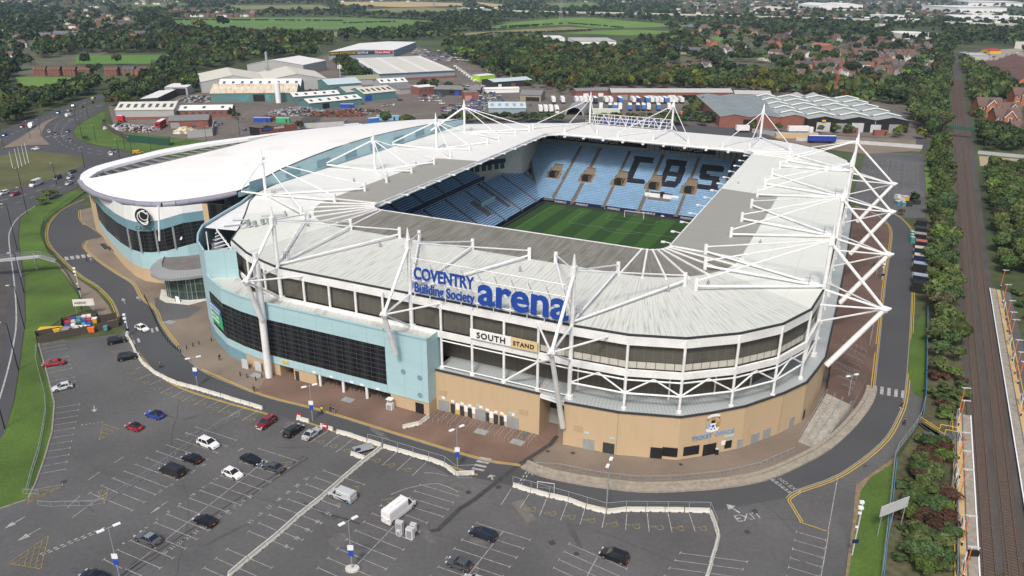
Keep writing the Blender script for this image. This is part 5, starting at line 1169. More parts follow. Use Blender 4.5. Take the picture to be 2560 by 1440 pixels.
def far_car(nm='yard_car'):
 b=MB();b.hexa([(-2,-.85,.25),(2,-.85,.25),(2,.85,.25),(-2,.85,.25)],[(-2,-.85,.9),(1.95,-.8,.75),(1.95,.8,.75),(-2,.85,.9)],0)
 b.hexa([(-1.7,-.8,.88),(1,-.8,.85),(1,.8,.85),(-1.7,.8,.88)],[(-1.3,-.62,1.42),(.3,-.62,1.42),(.3,.62,1.42),(-1.3,.62,1.42)],1);b.box((-.5,0,1.44),(1.55,1.2,.05),0,0)
 for x in(-1.3,1.3):
  for s in(-1,1):b.tube((x,s*.72,.3),(x,s*.87,.3),.3,8,2)
 return b.build(nm,['paint','carglass','tyre'])
FC=far_car();nfc=0
COLS=[WH,WH,SV,SV,GY,BK,BU,RD,(.3,.33,.36),(.25,.3,.4),(.5,.5,.5)]
def farcar(x,y,rz,label,group,col=None,cat='car'):
 global nfc
 o=FC if nfc==0 else FC.copy()
 if nfc:COL.objects.link(o)
 nfc+=1;p=G(x,y,.5);o.location=(p[0],p[1],.1);o.rotation_euler=(0,0,rz);o.color=(*(col or rnd.choice(COLS)),1);tag(o,label,cat,group)
for row in range(11):
 y=214+row*6.2;x0=1040+row*2;x1=1215+row*8
 if row>6:x0=1105
 x=x0
 while x<min(x1,1345):
  if not(1110<x<1175 and 225<y<260)and not(1215<x<1320 and y>256)and rnd.random()<.80:farcar(x,y+rnd.uniform(-.8,.8),rnd.choice((0,.3,1.4,1.6)),'scrapped car in the dense rows of the breakers yard behind the stadium','cars in the breakers yard')
  x+=7.6
for row in range(6):
 for k in range(15):
  x=975+row*18+k*11;y=118+row*6+k*.8
  if x<1180 and y<160 and rnd.random()<.75 and not(x<1030 and y<140):farcar(x,y,.2+rnd.uniform(-.1,.1),'car parked outside the retail warehouse with the red sign','cars outside the retail warehouse',rnd.choice([WH,SV,WH,GY,BU]))
for row in range(8):
 for k in range(13):
  x=2430+k*11;y=132+row*5.2
  if rnd.random()<.7 and x<2560 and not(x<2450 and row>3):farcar(x,y,.3+rnd.uniform(-.2,.2),'vehicle parked in the yard right of the railway curve','vehicles in the yard right of the railway',rnd.choice([WH,WH,SV,BU,RD]))
for k in range(14):farcar(1975-k*4-(k%2)*12,250+(k//2)*9,.9,'car parked beside the sawtooth warehouse','cars beside the sawtooth warehouse')
for x,y in((590,287),(597,286),(552,309),(546,312),(612,324),(962,264),(975,262),(985,262),(1000,250),(1320,248),(1326,262)):farcar(x,y,rnd.uniform(0,3),'car parked between the industrial sheds','cars between the industrial sheds')
def lorry(cab=True,L=11):
 b=MB();b.box((0,0,2.65),(L,2.5,2.9));r=thing('lorry_trailer' if not cab else 'lorry','lorry','lorry',local=True)
 o=b.build('box_body','plain',r);o['tint']=1
 b=MB();b.box((0,0,4.12),(L,2.5,.05));b.build('box_roof','white_clean',r)
 b=MB()
 for x in(-L/2+1,-L/2+2.2,L/2-2):
  for s in(-1,1):b.tube((x,s*.9,.5),(x,s*1.2,.5),.5,8)
 b.box((0,0,1.0),(L,.9,.35));b.build('running_gear','tyre',r)
 if cab:
  b=MB();b.box((L/2+1.3,0,2.1),(2.1,2.45,3.0));o=b.build('cab','plain',r);o['tint']=1
  b=MB();b.box((L/2+2.36,0,2.6),(.05,2.1,.9));b.build('windscreen','carglass',r)
 return r
LT,LC=lorry(False),lorry(True);lt=[0,0]
def trailer(x,y,rz,col,lab,cab=False,grp='trailers and lorries in the haulage yard',sc=1):
 src=LC if cab else LT;i=int(cab);p=G(x,y,0)
 if lt[i]==0:KIDS[src.name]=[(k,list(k.children))for k in src.children];r=src
 else:r=dup(src,(0,0,0))
 lt[i]+=1;r.location=(p[0],p[1],.1);r.rotation_euler=(0,0,rz);r['label']=lab;r['category']='lorry' if cab else 'trailer';r.scale=(sc,1,1)
 if grp:r['group']=grp
 elif 'group' in r:del r['group']
 for k in r.children:
  if k.get('tint'):k.color=(*col,1)
WB,BB,NV=(.75,.75,.75),(.05,.18,.5),(.03,.05,.16)
for x,c in((1383,WB),(1406,WB),(1441,WB),(1452,WB),(1462,WB),(1475,WB),(1487,NV),(1514,WB),(1525,WB),(1549,BB),(1582,WB),(1594,NV),(1616,BB),(1627,WB),(1639,WB),(1650,WB),(1662,BB),(1674,WB),(1686,WB),(1701,WB)):
 trailer(x,257,1.62,c,{WB:'white trailer backed up in the far row of the haulage yard',BB:'blue trailer in the far row of the haulage yard',NV:'navy trailer in the far row of the haulage yard'}[c])
for x,c in((1502,WB),(1525,NV),(1538,BB),(1550,WB),(1574,BB),(1594,NV),(1608,BB),(1621,WB),(1645,BB),(1672,WB)):
 trailer(x,275,1.45,c,{WB:'white trailer in the near row of the haulage yard',BB:'blue trailer in the near row of the haulage yard',NV:'navy trailer in the near row of the haulage yard'}[c])
for x in(1351,1364,1377):trailer(x,280,1.6,WB,'white trailer standing left of the arched shelter')
trailer(1391,281,-1.55,WB,'white lorry with its cab facing the stadium, left of the arched shelter',True,None)
trailer(1515,288,.03,(.55,.62,.5),'long white and green trailer parked side on behind the stadium',False,None,1.6)
trailer(880,328,.5,WB,'white lorry on the road behind the hall roof',True,None,.8);trailer(405,318,-1.45,(.4,.02,.03),'red lorry with white cab parked beside the brick garage',True,None);trailer(303,306,-.1,(.5,.02,.03),'red lorry cab at the left of the scrap heaps',True,None,.3)
trailer(2053,358,-.06,(.015,.04,.30),'bright blue curtain-sided trailer parked on the gravel behind the north-east corner',False,None,1.35)
trailer(1994,333,.03,WB,'white trailer in front of the red brick wall of the warehouse',True,None,1.1);trailer(1855,331,.0,WB,'short white trailer left of the parked lorry by the brick wall',False,None,.7);trailer(934,312,.6,BB,'blue lorry trailer beside the tree left of the blue shed',False,None,.6)
for k in range(9):place('van',1140+k*6.2,166+k*4.5,20,-2,WH,'white van in the line beside the long pale factory','van','white vans beside the factory')
#  STREET FURNITURE
def top_of(bx,by,tx,ty):
 p=G(bx,by);best=min((abs((lambda q:720-FPX*(q@cu)/(q@cf))(np.array([p[0],p[1],z-HC]))-ty),z)for z in np.arange(2,40,.1));return best[1]
def lamp2(x,y,h,label,ang=0,sign=None):
 p=G(x,y);t=thing('street_lamp',label,'lamp',p)
 b=MB();b.tube(p,(p[0],p[1],h*.55),.11,8);b.tube((p[0],p[1],h*.55),(p[0],p[1],h),.08,8);b.build('pole','steel',t)
 ca,sa=math.cos(ang),math.sin(ang)
 b=MB();b.tube((p[0]-ca*.8,p[1]-sa*.8,h),(p[0]+ca*.8,p[1]+sa*.8,h),.06,6);b.build('cross_arm','steel',t)
 for s in(-1,1):b=MB();b.box((p[0]+ca*s*1.1,p[1]+sa*s*1.1,h+.02),(1.0,.5,.14),ang);b.build('lamp_head','white_clean',t)
 if sign:
  b=MB();b.box((p[0],p[1]-.12,3.1),(.75,.06,1.0));b.build('sign_panel','sblue',t)
  b=MB();b.box((p[0],p[1]-.12,4.2),(.9,.06,.9));b.build('notice_panel','white_clean',t)
 return t
DA=1.0
for x,y,h,lab,an,sg in((300,1446,9.2,'double-headed lamp at the lower left of the car park',.75,1),(881,1424,9,'double-headed lamp on a kerbed stone base in the car park',.75,1),(1144,1172,8.6,'double-headed lamp at the barrier end by the worn crossing',.7,1),(782,1052,8,'double-headed lamp beside the red signs on the barrier',.5,1),(494,966,7,'double-headed lamp at the curved barrier below the bollards',.5,1),(1516,1275,9.5,'double-headed lamp behind the long barrier facing the ticket office',1.2,0),(2117,1012,7,'lamp at the foot of the east concourse barriers',.4,0),(2174,862,7,'lamp on the east plaza near the mast node',.6,0),(2190,690,6.5,'lamp on the east plaza farther north',.6,0)):
 lamp2(x,y,h,lab,an,sg)
p=G(881,1424);b=MB();b.prism([(p[0]+1.1*math.cos(t),p[1]+.8*math.sin(t))for t in np.linspace(0,6.28,11)[:-1]],0,.35);tag(b.build('lamp_plinth','concrete',loc=p),'rough stone plinth around the foot of the central car park lamp','plinth')
def lamp1(x,y,h,label,ang,grp=None,m_='black',arm=1.6):
 p=G(x,y);t=thing('street_lamp',label,'lamp',p,group=grp)
 b=MB();b.tube(p,(p[0],p[1],h),.13,7,r2=.08);b.build('pole',m_,t);e=(p[0]+math.cos(ang)*arm,p[1]+math.sin(ang)*arm)
 b=MB();b.tube((p[0],p[1],h-.05),(e[0],e[1],h+.15),.06,5);b.build('arm',m_,t)
 b=MB();b.box((e[0],e[1],h+.15),(.9,.4,.16),ang);b.build('lamp_head','lgrey',t)
for k,(x,y,tx,ty)in enumerate(((46,925,14,808),(61.7,822,35,715),(60,732,35,634),(43.7,626,16,511),(12,1072,-20,950),(68.7,535,57,470))):
 lamp1(x,y,top_of(x,y,tx,ty),('black lamp on the slip road level with the bin compound','black lamp on the slip road level with the sign board','black lamp on the slip road just below the footbridge','black lamp on the slip road above the footbridge','black lamp nearest the camera at the left edge','black lamp with white signs at the top of the slip road')[k],math.pi)
for x,y,ty in((221,295,249),(192,311,268),(76,345,300),(104,342,304),(241,357,302),(331,388,340),(300,396,366),(212,420,390),(10,371,335),(205,342,290),(142,462,402),(55,476,448),(312,372,325),(378,375,330)):
 lamp1(x,y,9,'black lamp post beside the dual carriageway or roundabout',2.5,'lamp posts round the junction')
for x,y in((600,340),(517,360),(862,220),(1290,285),(1245,190),(395,165),(545,150),(635,120),(670,110)):lamp1(x,y,9,'lamp post among the industrial sheds',1.0,'lamp posts in the industrial estate')
for k,(x,y,lab)in enumerate(((604,760,''),(322,560,''))):pass
for k,(x,y,ty)in enumerate(((32,420,379),(47,420,371),(55,416,367),(64,411,362),(72,407,357))):
 p=G(x,y);b=MB();b.tube(p,(p[0],p[1],top_of(x,y,x,ty)),.14,7,r2=.07);tag(b.build('flagpole','white_clean',loc=p),'bare white flagpole in the row on the roundabout','flagpole','flagpoles on the roundabout')
BG='concrete barrier blocks'
bb=MB();prof=[(-.30,0),(-.30,.12),(-.12,.45),(-.09,.82),(.09,.82),(.12,.45),(.30,.12),(.30,0)]
for(y0,z0),(y1,z1)in zip(prof,prof[1:]):bb.face([(-1.47,y0,z0),(1.47,y0,z0),(1.47,y1,z1),(-1.47,y1,z1)])
bb.face([(-1.47,y,z)for y,z in prof]);bb.face([(1.47,y,z)for y,z in prof[::-1]])
for x in(-.8,.8):
 bb.box((x,0,.07),(.35,.64,.13),0,1)
BP=bb.build('concrete_barrier',['concrete','dark']);nb=0
def barrier(px,label,step=3.05):
 global nb
 pts=gp(px);carry=0
 for a,c in zip(pts,pts[1:]):
  L=math.dist(a,c);n=max(1,round(L/step));an=math.atan2(c[1]-a[1],c[0]-a[0])
  for k in range(n):
   t=(k+.5)/n;o=BP if nb==0 else BP.copy()
   if nb:COL.objects.link(o)
   nb+=1;o.location=(a[0]+(c[0]-a[0])*t+rnd.uniform(-.04,.04),a[1]+(c[1]-a[1])*t+rnd.uniform(-.04,.04),.02);o.rotation_euler=(0,0,an+rnd.uniform(-.02,.02));o.scale=(L/n/3.05*1.0,1,1);tag(o,label,'barrier',BG)
barrier([(316,838),(331,862),(340,884),(357,909),(387,934),(420,951),(443,961),(497,975),(581,1001),(625,1014),(657,1024)],'pale concrete block in the curved line along the upper left of the car park')
barrier([(742,1048),(774,1057)],'pale concrete block beside the black car and the red sign');barrier([(801,1067),(833,1077)],'pale concrete block behind the silver coupe');barrier([(842,1082),(877,1091),(884,1094),(954,1117)],'pale concrete block in the line between silver coupe and stacked fencing')
barrier([(958,1119),(1072,1151),(1112,1165),(1140,1188),(1186,1186)],'pale concrete block in the line leading to the worn crossing')
barrier([(953,1121),(931,1139),(900,1163),(853,1203),(806,1245),(739,1299),(699,1336),(662,1366),(621,1400),(571,1442)],'grey concrete block in the long diagonal line across the car park')
barrier([(1282,1216),(1327,1230),(1374,1243),(1421,1253),(1465,1270),(1515,1283),(1565,1277),(1710,1279),(1774,1280)],'pale concrete block in the line facing the ticket office')
barrier([(1776,1283),(1789,1316),(1796,1340),(1787,1376),(1767,1442)],'pale concrete block in the line curving down the right of the car park');barrier([(877,1137),(912,1149)],'loose concrete block by the stacked fence panels');barrier([(1006,1071),(1048,1062),(1072,1044)],'pale concrete block on the brick paving by the blue corner')
def meshfence(px,h,label,m_='steel',name='mesh_fence',grp=None,post=True,sp=3.4,wires=5,r=.035):
 pts=gp(px);t=thing(name,label,'fence',pts[0],group=grp)
 b=MB();pb_=MB();seq=[pts[0]]
 for a,c in zip(pts,pts[1:]):
  n=max(1,round(math.dist(a,c)/sp))
  for k in range(1,n+1):seq.append((a[0]+(c[0]-a[0])*k/n,a[1]+(c[1]-a[1])*k/n,0))
 for a,c in zip(seq,seq[1:]):
  b.tube((a[0],a[1],h),(c[0],c[1],h),r*1.3,4);b.tube((a[0],a[1],.15),(c[0],c[1],.15),r,4)
  for k in range(1,wires):b.tube((a[0],a[1],h*k/wires),(c[0],c[1],h*k/wires),.012,3)
 b.build('panels',m_,t)
 for a in seq:pb_=MB();pb_.tube((a[0],a[1],0),(a[0],a[1],h),r*1.4,4);pb_.build('post',m_,t)
 return t
meshfence([(920,1106),(957,1116),(1112,1163),(1140,1186),(1186,1184)],1.9,'tall wire fence standing along the barrier towards the crossing')
meshfence([(1282,1214),(1421,1252),(1515,1281),(1565,1276),(1774,1279),(1792,1320)],1.9,'tall wire fence along the barrier facing the ticket office')
meshfence([(98,1237),(60,1236)],1.1,'short crowd barrier at the lower end of the grass verge',sp=2.3)
meshfence([(97,1265),(130,1268),(165,1266),(200,1266),(232,1265),(263,1258)],1.1,'line of grey crowd barriers across the lower left of the car park',sp=2.3)
meshfence([(263,1258),(320,1222),(400,1168),(440,1140),(540,1072),(600,1042)],1.1,'long diagonal line of crowd barriers between the left bays',sp=2.3,wires=3,r=.025)
meshfence([(92,870),(90,900),(102,950),(113,990),(116,1030),(108,1080),(98,1130),(82,1180),(68,1235)],1.1,'wavering line of crowd barriers along the edge of the grass',sp=2.3,wires=4)
meshfence([(1145,1195),(1180,1196)],1.1,'grey crowd barrier leaning on the end of the concrete blocks',sp=2.3,wires=8)
meshfence([(1343,1230),(1385,1236)],2.2,'white goal-like frame of fencing behind the barrier','white_clean',sp=4,wires=2)
b=MB();p=G(905,1122)
for k in range(6):b.box((p[0]+k*.12,p[1]-k*.1,.25+k*.07),(3.3,2.0,.04),.5)
st_f=tag(b.build('fence_panel_stack','steel',loc=p),'stack of grey fence panels lying in a disabled bay by the barrier','fence panels')
b=MB();p=G(896,1131);b.ball((p[0],p[1],.4),.7,8,sz=.6);tag(b.build('blue_sack','navy',loc=p),'dark blue sack beside the stacked fence panels','sack')
meshfence([(212,480),(175,508),(135,538),(112,560),(105,590),(118,625),(145,655),(170,690),(198,740),(203,775)],2.0,'dark green mesh fence along the top of the west grass verge',mat('dark_green_mesh',(.02,.05,.035),.6),sp=2.6,wires=9)
meshfence([(1340,1168),(1400,1172),(1500,1192),(1600,1203),(1700,1200),(1800,1190),(1900,1168),(1985,1130)],1.1,'grey railing on the retaining wall in front of the ticket office',sp=2,wires=6)
meshfence([(2310,1010),(2300,1050),(2282,1080),(2262,1105),(2245,1128),(2235,1150),(2225,1250),(2212,1360),(2203,1445)],1.9,'grey palisade fence with blue sheeting down to the bottom right',sp=2.6,wires=5)
b=MB();b.wall(gp([(2317,780),(2315,900),(2312,1000),(2306,1045)]),.2,1.7,.08);b.wall(gp([(2241,1150),(2230,1260),(2216,1370),(2208,1445)]),.2,.8,.08);tag(b.build('blue_sheeting',mat('sheet_blue',(.07,.27,.50),.6)),'blue plastic sheeting tied along the fence beside the railway scrub','sheeting')
meshfence([(2382,1040),(2372,1075),(2384,1110),(2382,1180),(2375,1240),(2392,1265),(2390,1445)],1.6,'grey railing along the back of the near railway platform',sp=2.4)
b=MB();wl=smoothline(gp([(1318,1160),(1360,1178),(1420,1192),(1500,1205),(1600,1216),(1700,1214),(1800,1206),(1900,1188),(1990,1150),(2060,1110),(2120,1055),(2158,1005),(2170,970)]),3)
b.curb(wl,0,.75,.7);b.curb(offs(wl,-1.1),0,.35,1.5);tag(b.build('retaining_wall','dconc'),'low curved weathered retaining wall around the ticket office forecourt','wall')
sp=thing('concrete_steps','wide concrete steps from the ticket office forecourt up to the east concourse','steps',G(2020,1090))
s0a,s0b,s1a,s1b=G(1995,1105),G(2045,1125),G(2062,1008),G(2122,1038)
b=MB()
for k in range(20):
 t0,t1=k/20,(k+1)/20;z=.12*(k+1)
 L_=lambda a,c,t:(a[0]+(c[0]-a[0])*t,a[1]+(c[1]-a[1])*t)
 q=[L_(s0a,s1a,t0),L_(s0b,s1b,t0),L_(s0b,s1b,t1+.002),L_(s0a,s1a,t1+.002)]
 b.hexa([(*x,0)for x in q],[(*x,z)for x in q])
b.build('treads',mat('step_concrete',(.34,.32,.28),.95,var=.2,scale=.7),sp)
for i,t in enumerate((0,.33,.66,1)):
 b=MB();a=L_(s0a,s0b,t);c=L_(s1a,s1b,t);b.tube((*a,1.1),(*c,3.4),.05,5)
 for k in range(7):q=L_(a,c,k/6);z=2.35*k/6;b.tube((*q,z),(*q,z+1.08),.04,4)
 b.build('handrail','steel',sp)
b=MB();top=[(s1a[0],s1a[1],2.4),(s1b[0],s1b[1],2.4)]
cp=[(2062,1008),(2122,1038),(2150,985),(2165,950),(2195,860),(2140,850),(2085,900),(2075,930)]
zs_=[2.4,2.4,1.2,.6,.05,.05,1.6,2.2]
pts=[(*G(x,y)[:2],z)for(x,y),z in zip(cp,zs_)];b.cap(pts)
for a,c in zip(pts[:5],pts[1:5]):b.face([(a[0],a[1],0),(c[0],c[1],0),c,a],1)
struct(b.build('raised_concourse',['paving3','dconc']))
for k in range(13):
 x0,y0,x1,y1=2062-k*-4,990-k*15,2120+k*5,1010-k*14
 if k<10:
  a,c=G(x0+8,y0,1.2 if k<6 else .1),G(x1,y1,1.0 if k<6 else .1);b=MB();zz_=a[2]
  b.tube((a[0],a[1],zz_+1.0),(c[0],c[1],zz_+1.0),.04,4);b.tube((a[0],a[1],zz_+.5),(c[0],c[1],zz_+.5),.03,4)
  for j in range(6):q=L_(a,c,j/5);b.tube((*q,zz_-.6),(*q,zz_+1),.04,4)
  tag(b.build('queue_barrier','steel',loc=a),'grey queue barrier on the east concourse above the steps','barrier','queue barriers on the east concourse')
for k in range(11):
 v=-72.5+k*2.1;b=MB()
 for dv_ in(0,.75):
  b.tube(P(119.3,v+dv_,1.0),P(115.2,v+dv_,1.0),.035,4)
  for u in(119.2,117.3,115.3):b.tube(P(u,v+dv_,0),P(u,v+dv_,1.0),.035,4)
 tag(b.build('queue_barrier','steel',loc=P(117,v)),'grey queue rails in front of the turnstiles of the brick wall','barrier','queue rails at the turnstiles')
for k in range(8):
 v=-101+k*2.3;b=MB()
 for dv_ in(0,.8):
  b.tube(P(123.5,v+dv_,1.0),P(118.5,v+dv_,1.0),.035,4)
  for u in(123.4,121,118.6):b.tube(P(u,v+dv_,0),P(u,v+dv_,1.0),.035,4)
 tag(b.build('queue_barrier','steel',loc=P(120,v)),'grey queue rails in the shade under the blue front','barrier','queue rails under the blue front')
line=smoothline(gp([(362,745),(372,765),(383,790),(393,812),(402,830),(414,848),(430,866),(452,882)]),8);L=0;last=line[0]
BO=None
def bollard(x,y,lab,grp):
 global BO
 if BO is None:b=MB();b.tube((0,0,0),(0,0,1.0),.11,8);b.tube((0,0,.85),(0,0,.92),.14,8);BO=b.build('bollard','black');o=BO
 else:o=BO.copy();COL.objects.link(o)
 o.location=(x,y,.03);tag(o,lab,'bollard',grp)
for p in line:
 if math.dist(p,last)>1.35 or p is line[0]:bollard(p[0],p[1],'black bollard in the curved line beside the double yellow lines','bollards along the site road');last=p
for x,y in((467,873),(483,867),(498,862),(529,853),(601,940),(618,945),(640,952),(655,945)):q=G(x,y);bollard(q[0],q[1],'black bollard standing alone on the buff paving','bollards on the paving')
def cab(name,x,y,d,rz,m_,lab,cat,z0=0,roof=None):
 p=G(x,y);t=thing(name,lab,cat,p);b=MB();b.box((p[0],p[1],z0+d[2]/2),d,rz);b.build('cabinet_body',m_,t)
 ca,sa=math.cos(rz),math.sin(rz);b=MB();b.box((p[0]+sa*d[1]*.5,p[1]-ca*d[1]*.5,z0+d[2]*.48),(d[0]*.8,.06,d[2]*.8),rz);b.build('cabinet_door',roof or 'grey',t)
 b=MB();b.box((p[0],p[1],z0+d[2]+.03),(d[0]*1.06,d[1]*1.06,.06),rz);b.build('cabinet_top','lgrey',t);return t
cab('electrical_cabinet',1000,1333,(1.2,.7,2.3),-.4,'lgrey','tall grey electrical cabinet right behind the long white van','cabinet');cab('electrical_cabinet',998,1332+6,(.7,.6,1.0),-.4,'white_clean','small white cabinet at the foot of the tall grey one','cabinet')
cab('electrical_cabinet',1026,1345,(1.2,.8,1.9),-.4,'white_clean','white electrical cabinet at the end of the cable ramp','cabinet');cab('electrical_cabinet',1034,1327,(1.0,.6,1.4),-.4,'white_clean','white cabinet with an open door behind the others','cabinet')
cab('turnstile_kiosk',976,1022,(1.3,1.1,1.3),-.4,'white_clean','small white attendant booth in front of the blue front','booth')
b=MB();p=G(976,1022,0)
for s in(-1,1):b.tube((p[0]+s*.5,p[1],1.3),(p[0]+s*.5,p[1],2.3),.07,5)
b.box((p[0],p[1],2.35),(1.3,1.1,.15),-.4);t_=find('small white attendant booth in front of the blue front');o=b.build('booth_roof','white_clean',t_)
cab('grit_bin',1145,1034,(.9,.7,1.0),-.4,'yellow','small yellow bin against the buff wall by the turnstiles','bin',roof='yellow');cab('litter_bin',1791,1136,(.6,.5,1.2),0,'black','black litter bin right of the ticket office door','bin',roof='black')
b=MB();p=G(1240,1090)
def board(name,x,y,w_,h,z,rz,m_,lab,posts=2,cat='sign',back='grey'):
 p=G(x,y);t=thing(name,lab,cat,p);ca,sa=math.cos(rz),math.sin(rz)
 b=MB();b.box((p[0],p[1],z+h/2),(w_,.12,h),rz);b.build('sign_board',m_,t)
 b=MB()
 for s in((-.42,.42)if posts==2 else(-.42,0,.42)):b.tube((p[0]+ca*w_*s,p[1]+sa*w_*s,0),(p[0]+ca*w_*s,p[1]+sa*w_*s,z+h),.07,5)
 b.build('sign_posts',back,t);return t
t=board('sign_board',215,787,5.2,1.9,2.6,.15,'cream','cream information board on posts above the bin compound')
text('sign_lettering','ARENA',.9,'dark',t,(G(215,787)[0]-2.2,G(215,787)[1]-.45,3.2),(1,.15,0),ext=.02)
board('sign_board',2222,1330,6.3,2.0,4.0,.45,'lgrey','back of a large white sign on posts beside the fence at lower right',3)
t=board('chevron_sign',210,829,3.6,1.2,.6,.1,'white_clean','black and white chevron board on the bin compound fence');p=G(210,829)
b=MB()
for k in range(3):
 x=-1.3+k*1.1
 for s in(-1,1):b.face([(p[0]+x,p[1]-.1+x*.1,1.2+s*.5),(p[0]+x+.45,p[1]-.1+x*.1,1.2+s*.5),(p[0]+x+.95,p[1]-.08+x*.1,1.2),(p[0]+x+.5,p[1]-.08+x*.1,1.2)])
b.build('chevrons','black',t)
for x,y,lab in((749,1050,'small red notice leaning on the concrete block by the black car'),(813,1075,'tall red and white notice beside the silver coupe')):
 board('notice_board',x,y,1.1,1.3,.25,-.4,'red',lab);q=G(x,y);b=MB();b.box((q[0]-.05,q[1]-.1,1.0),(.8,.03,.35),-.4);o=b.build('notice_text_panel','white_clean',find(lab))
def camera_post(x,y,h,lab):
 p=G(x,y);t=thing('camera_post',lab,'camera post',p);b=MB();b.tube(p,(p[0],p[1],h),.12,7);b.build('pole','lgrey',t)
 for z,r in((h,.4),(h-1.0,.45),(h-2.0,.3),(h-4.6,.25)):b=MB();b.box((p[0]-.2,p[1],z),(r*1.6,r,r));b.build('camera','white_clean',t)
 b=MB();b.box((p[0],p[1]-.15,h*.28),(1.0,.06,.7));b.build('sign_panel','navy',t)
camera_post(2130,1388,10,'tall pale camera post on the grass at lower right');camera_post(2204,700,0.1+6,'camera post on the east plaza near the second mast node')
camera_post(202,742,8.5,'slim white camera post beside the dark green fence');camera_post(322,838,5.6,'short camera post at the bend by the white car')
fc=thing('timber_compound','dark timber fenced bin compound beside the grass verge','bin compound',G(200,830));b=MB()
M['timber']=stripes('dark_timber_boards',(.085,.07,.06),(.045,.038,.033),.32,.15,0,.9)
def planks(px,z1,b):
 pts=gp(px);run=0
 for a,c in zip(pts,pts[1:]):
  L=math.dist(a,c);b.face([(a[0],a[1],0),(c[0],c[1],0),(c[0],c[1],z1),(a[0],a[1],z1)],0,[(run,0),(run+L,0),(run+L,z1),(run,z1)]);run+=L
  dx,dy=(c[1]-a[1])/L*.12,-(c[0]-a[0])/L*.12;b.face([(a[0]-dx,a[1]-dy,0),(c[0]-dx,c[1]-dy,0),(c[0]-dx,c[1]-dy,z1),(a[0]-dx,a[1]-dy,z1)],0,[(run,0),(run+L,0),(run+L,z1),(run,z1)]);b.face([(a[0],a[1],z1),(c[0],c[1],z1),(c[0]-dx,c[1]-dy,z1),(a[0]-dx,a[1]-dy,z1)])
planks([(95,859),(298,816),(293,797),(252,806),(245,791),(154,812),(156,824)],1.9,b);planks([(95,859),(91,845),(154,834)],1.9,b);b.build('board_fence','timber',fc)
BC=[((128,834),(5.2,1.8,1.5),'yellow','long orange-yellow skip in the bin compound','skip',.12),((163,832),(2.6,1.8,1.2),'dconc','open skip full of rubble beside the yellow skip','skip',.1)]
cols=['red','sblue','teal','yellow','cream','dark','red','lgrey','teal','sblue','red','yellow','sblue','cream','dark','teal','sblue']
nmc={'red':'red','sblue':'blue','teal':'green','yellow':'yellow','cream':'cream','dark':'black','lgrey':'grey'}
for k in range(17):
 x=172+(k%6)*13;y=806+(k//6)*9.5-(k%6)*1.6;BC.append(((x,y),(1.5,1.2,1.35),cols[k],nmc[cols[k]]+' wheeled bin in the timber compound','bin',.2))
BC.append(((231,830),(1.6,1.3,1.4),'orange','orange bin standing outside the compound next to the chevrons','bin',.1));BC.append(((266,826),(1.0,.9,1.2),'teal','dark green bin outside the compound near its right end','bin',.1))
for(x,y),d,m_,lab,cat,rz in BC:
 p=G(x,y);t=thing('skip' if cat=='skip' else 'wheeled_bin',lab,cat,p);b=MB();q=lambda s,z:[(p[0]+(dx*d[0]*s*math.cos(rz)-dy*d[1]*s*math.sin(rz)),p[1]+(dx*d[0]*s*math.sin(rz)+dy*d[1]*s*math.cos(rz)),z)for dx,dy in((-.5,-.5),(.5,-.5),(.5,.5),(-.5,.5))]
 b.hexa(q(.86,.1),q(1,d[2]));b.build('bin_body',m_,t);b=MB();b.hexa(q(1.04,d[2]),q(.96,d[2]+.12));b.build('bin_lid' if cat=='bin' else 'skip_rim',m_ if cat!='bin' else{'red':'red','yellow':'cream'}.get(m_,m_),t)
 if cat=='bin':t['group']='bins in the compound'
for k,(x,y,w_,h,top,lab)in enumerate(((2296,728,4.4,2.7,'black','black unit at the near end of the kiosk row'),(2297,708,4.2,2.7,'lilac','dark kiosk with a pale blue roof, second from the near end'),(2297,678,4.2,2.7,'lilac','dark kiosk with a pale blue roof, third from the near end'),(2297,656,3.6,2.6,'cream2','navy kiosk with a cream stained roof'),(2297,637,3.4,2.6,'cream2','navy kiosk with a plain cream roof'),(2300,620,3.8,2.6,'pinkred','black kiosk with a faded red roof'),(2298,602,4,2.7,'grey','kiosk with a grey roof and white machinery'),(2300,586,4,2.6,'dark','open black kiosk beside the green toilets'),(2302,566,4,2.4,'dark','dark flat-roofed kiosk at the far end of the row'))):
 p=G(x,y);t=thing('service_kiosk',lab,'kiosk',p);b=MB();rz=dang((2297,728),(2299,600));b.box((p[0],p[1],h/2),(3.6,w_*.9,h),rz);b.build('kiosk_body','navy' if k in(3,4)else 'black',t)
 mm={'lilac':mat('pale_blue_roof',(.30,.36,.46),.6),'cream2':mat('cream_roof',(.52,.50,.38),.7,var=.2,scale=.6),'pinkred':mat('faded_red',(.40,.13,.12),.7)}.get(top,top);b=MB();b.box((p[0],p[1],h+.06),(2.6 if k else 3.7,w_*.92,.12),rz);b.build('kiosk_roof',mm,t)
for k,y in enumerate((590,597,604)):
 p=G(2279,y+4);t=thing('portable_toilet','turquoise green portable toilet at the end of the kiosk row','toilet',p,group='portable toilets');b=MB();b.box((p[0],p[1],1.1),(1.2,1.15,2.2),.05);b.build('cabin',mat('turquoise_plastic',(.03,.36,.28),.5),t);b=MB();b.box((p[0],p[1],2.3),(1.25,1.2,.18),.05);b.build('cabin_roof','lgrey',t);b=MB();b.box((p[0]-.05,p[1]-.6,1.05),(.8,.04,1.8),.05);b.build('cabin_door','teal',t)
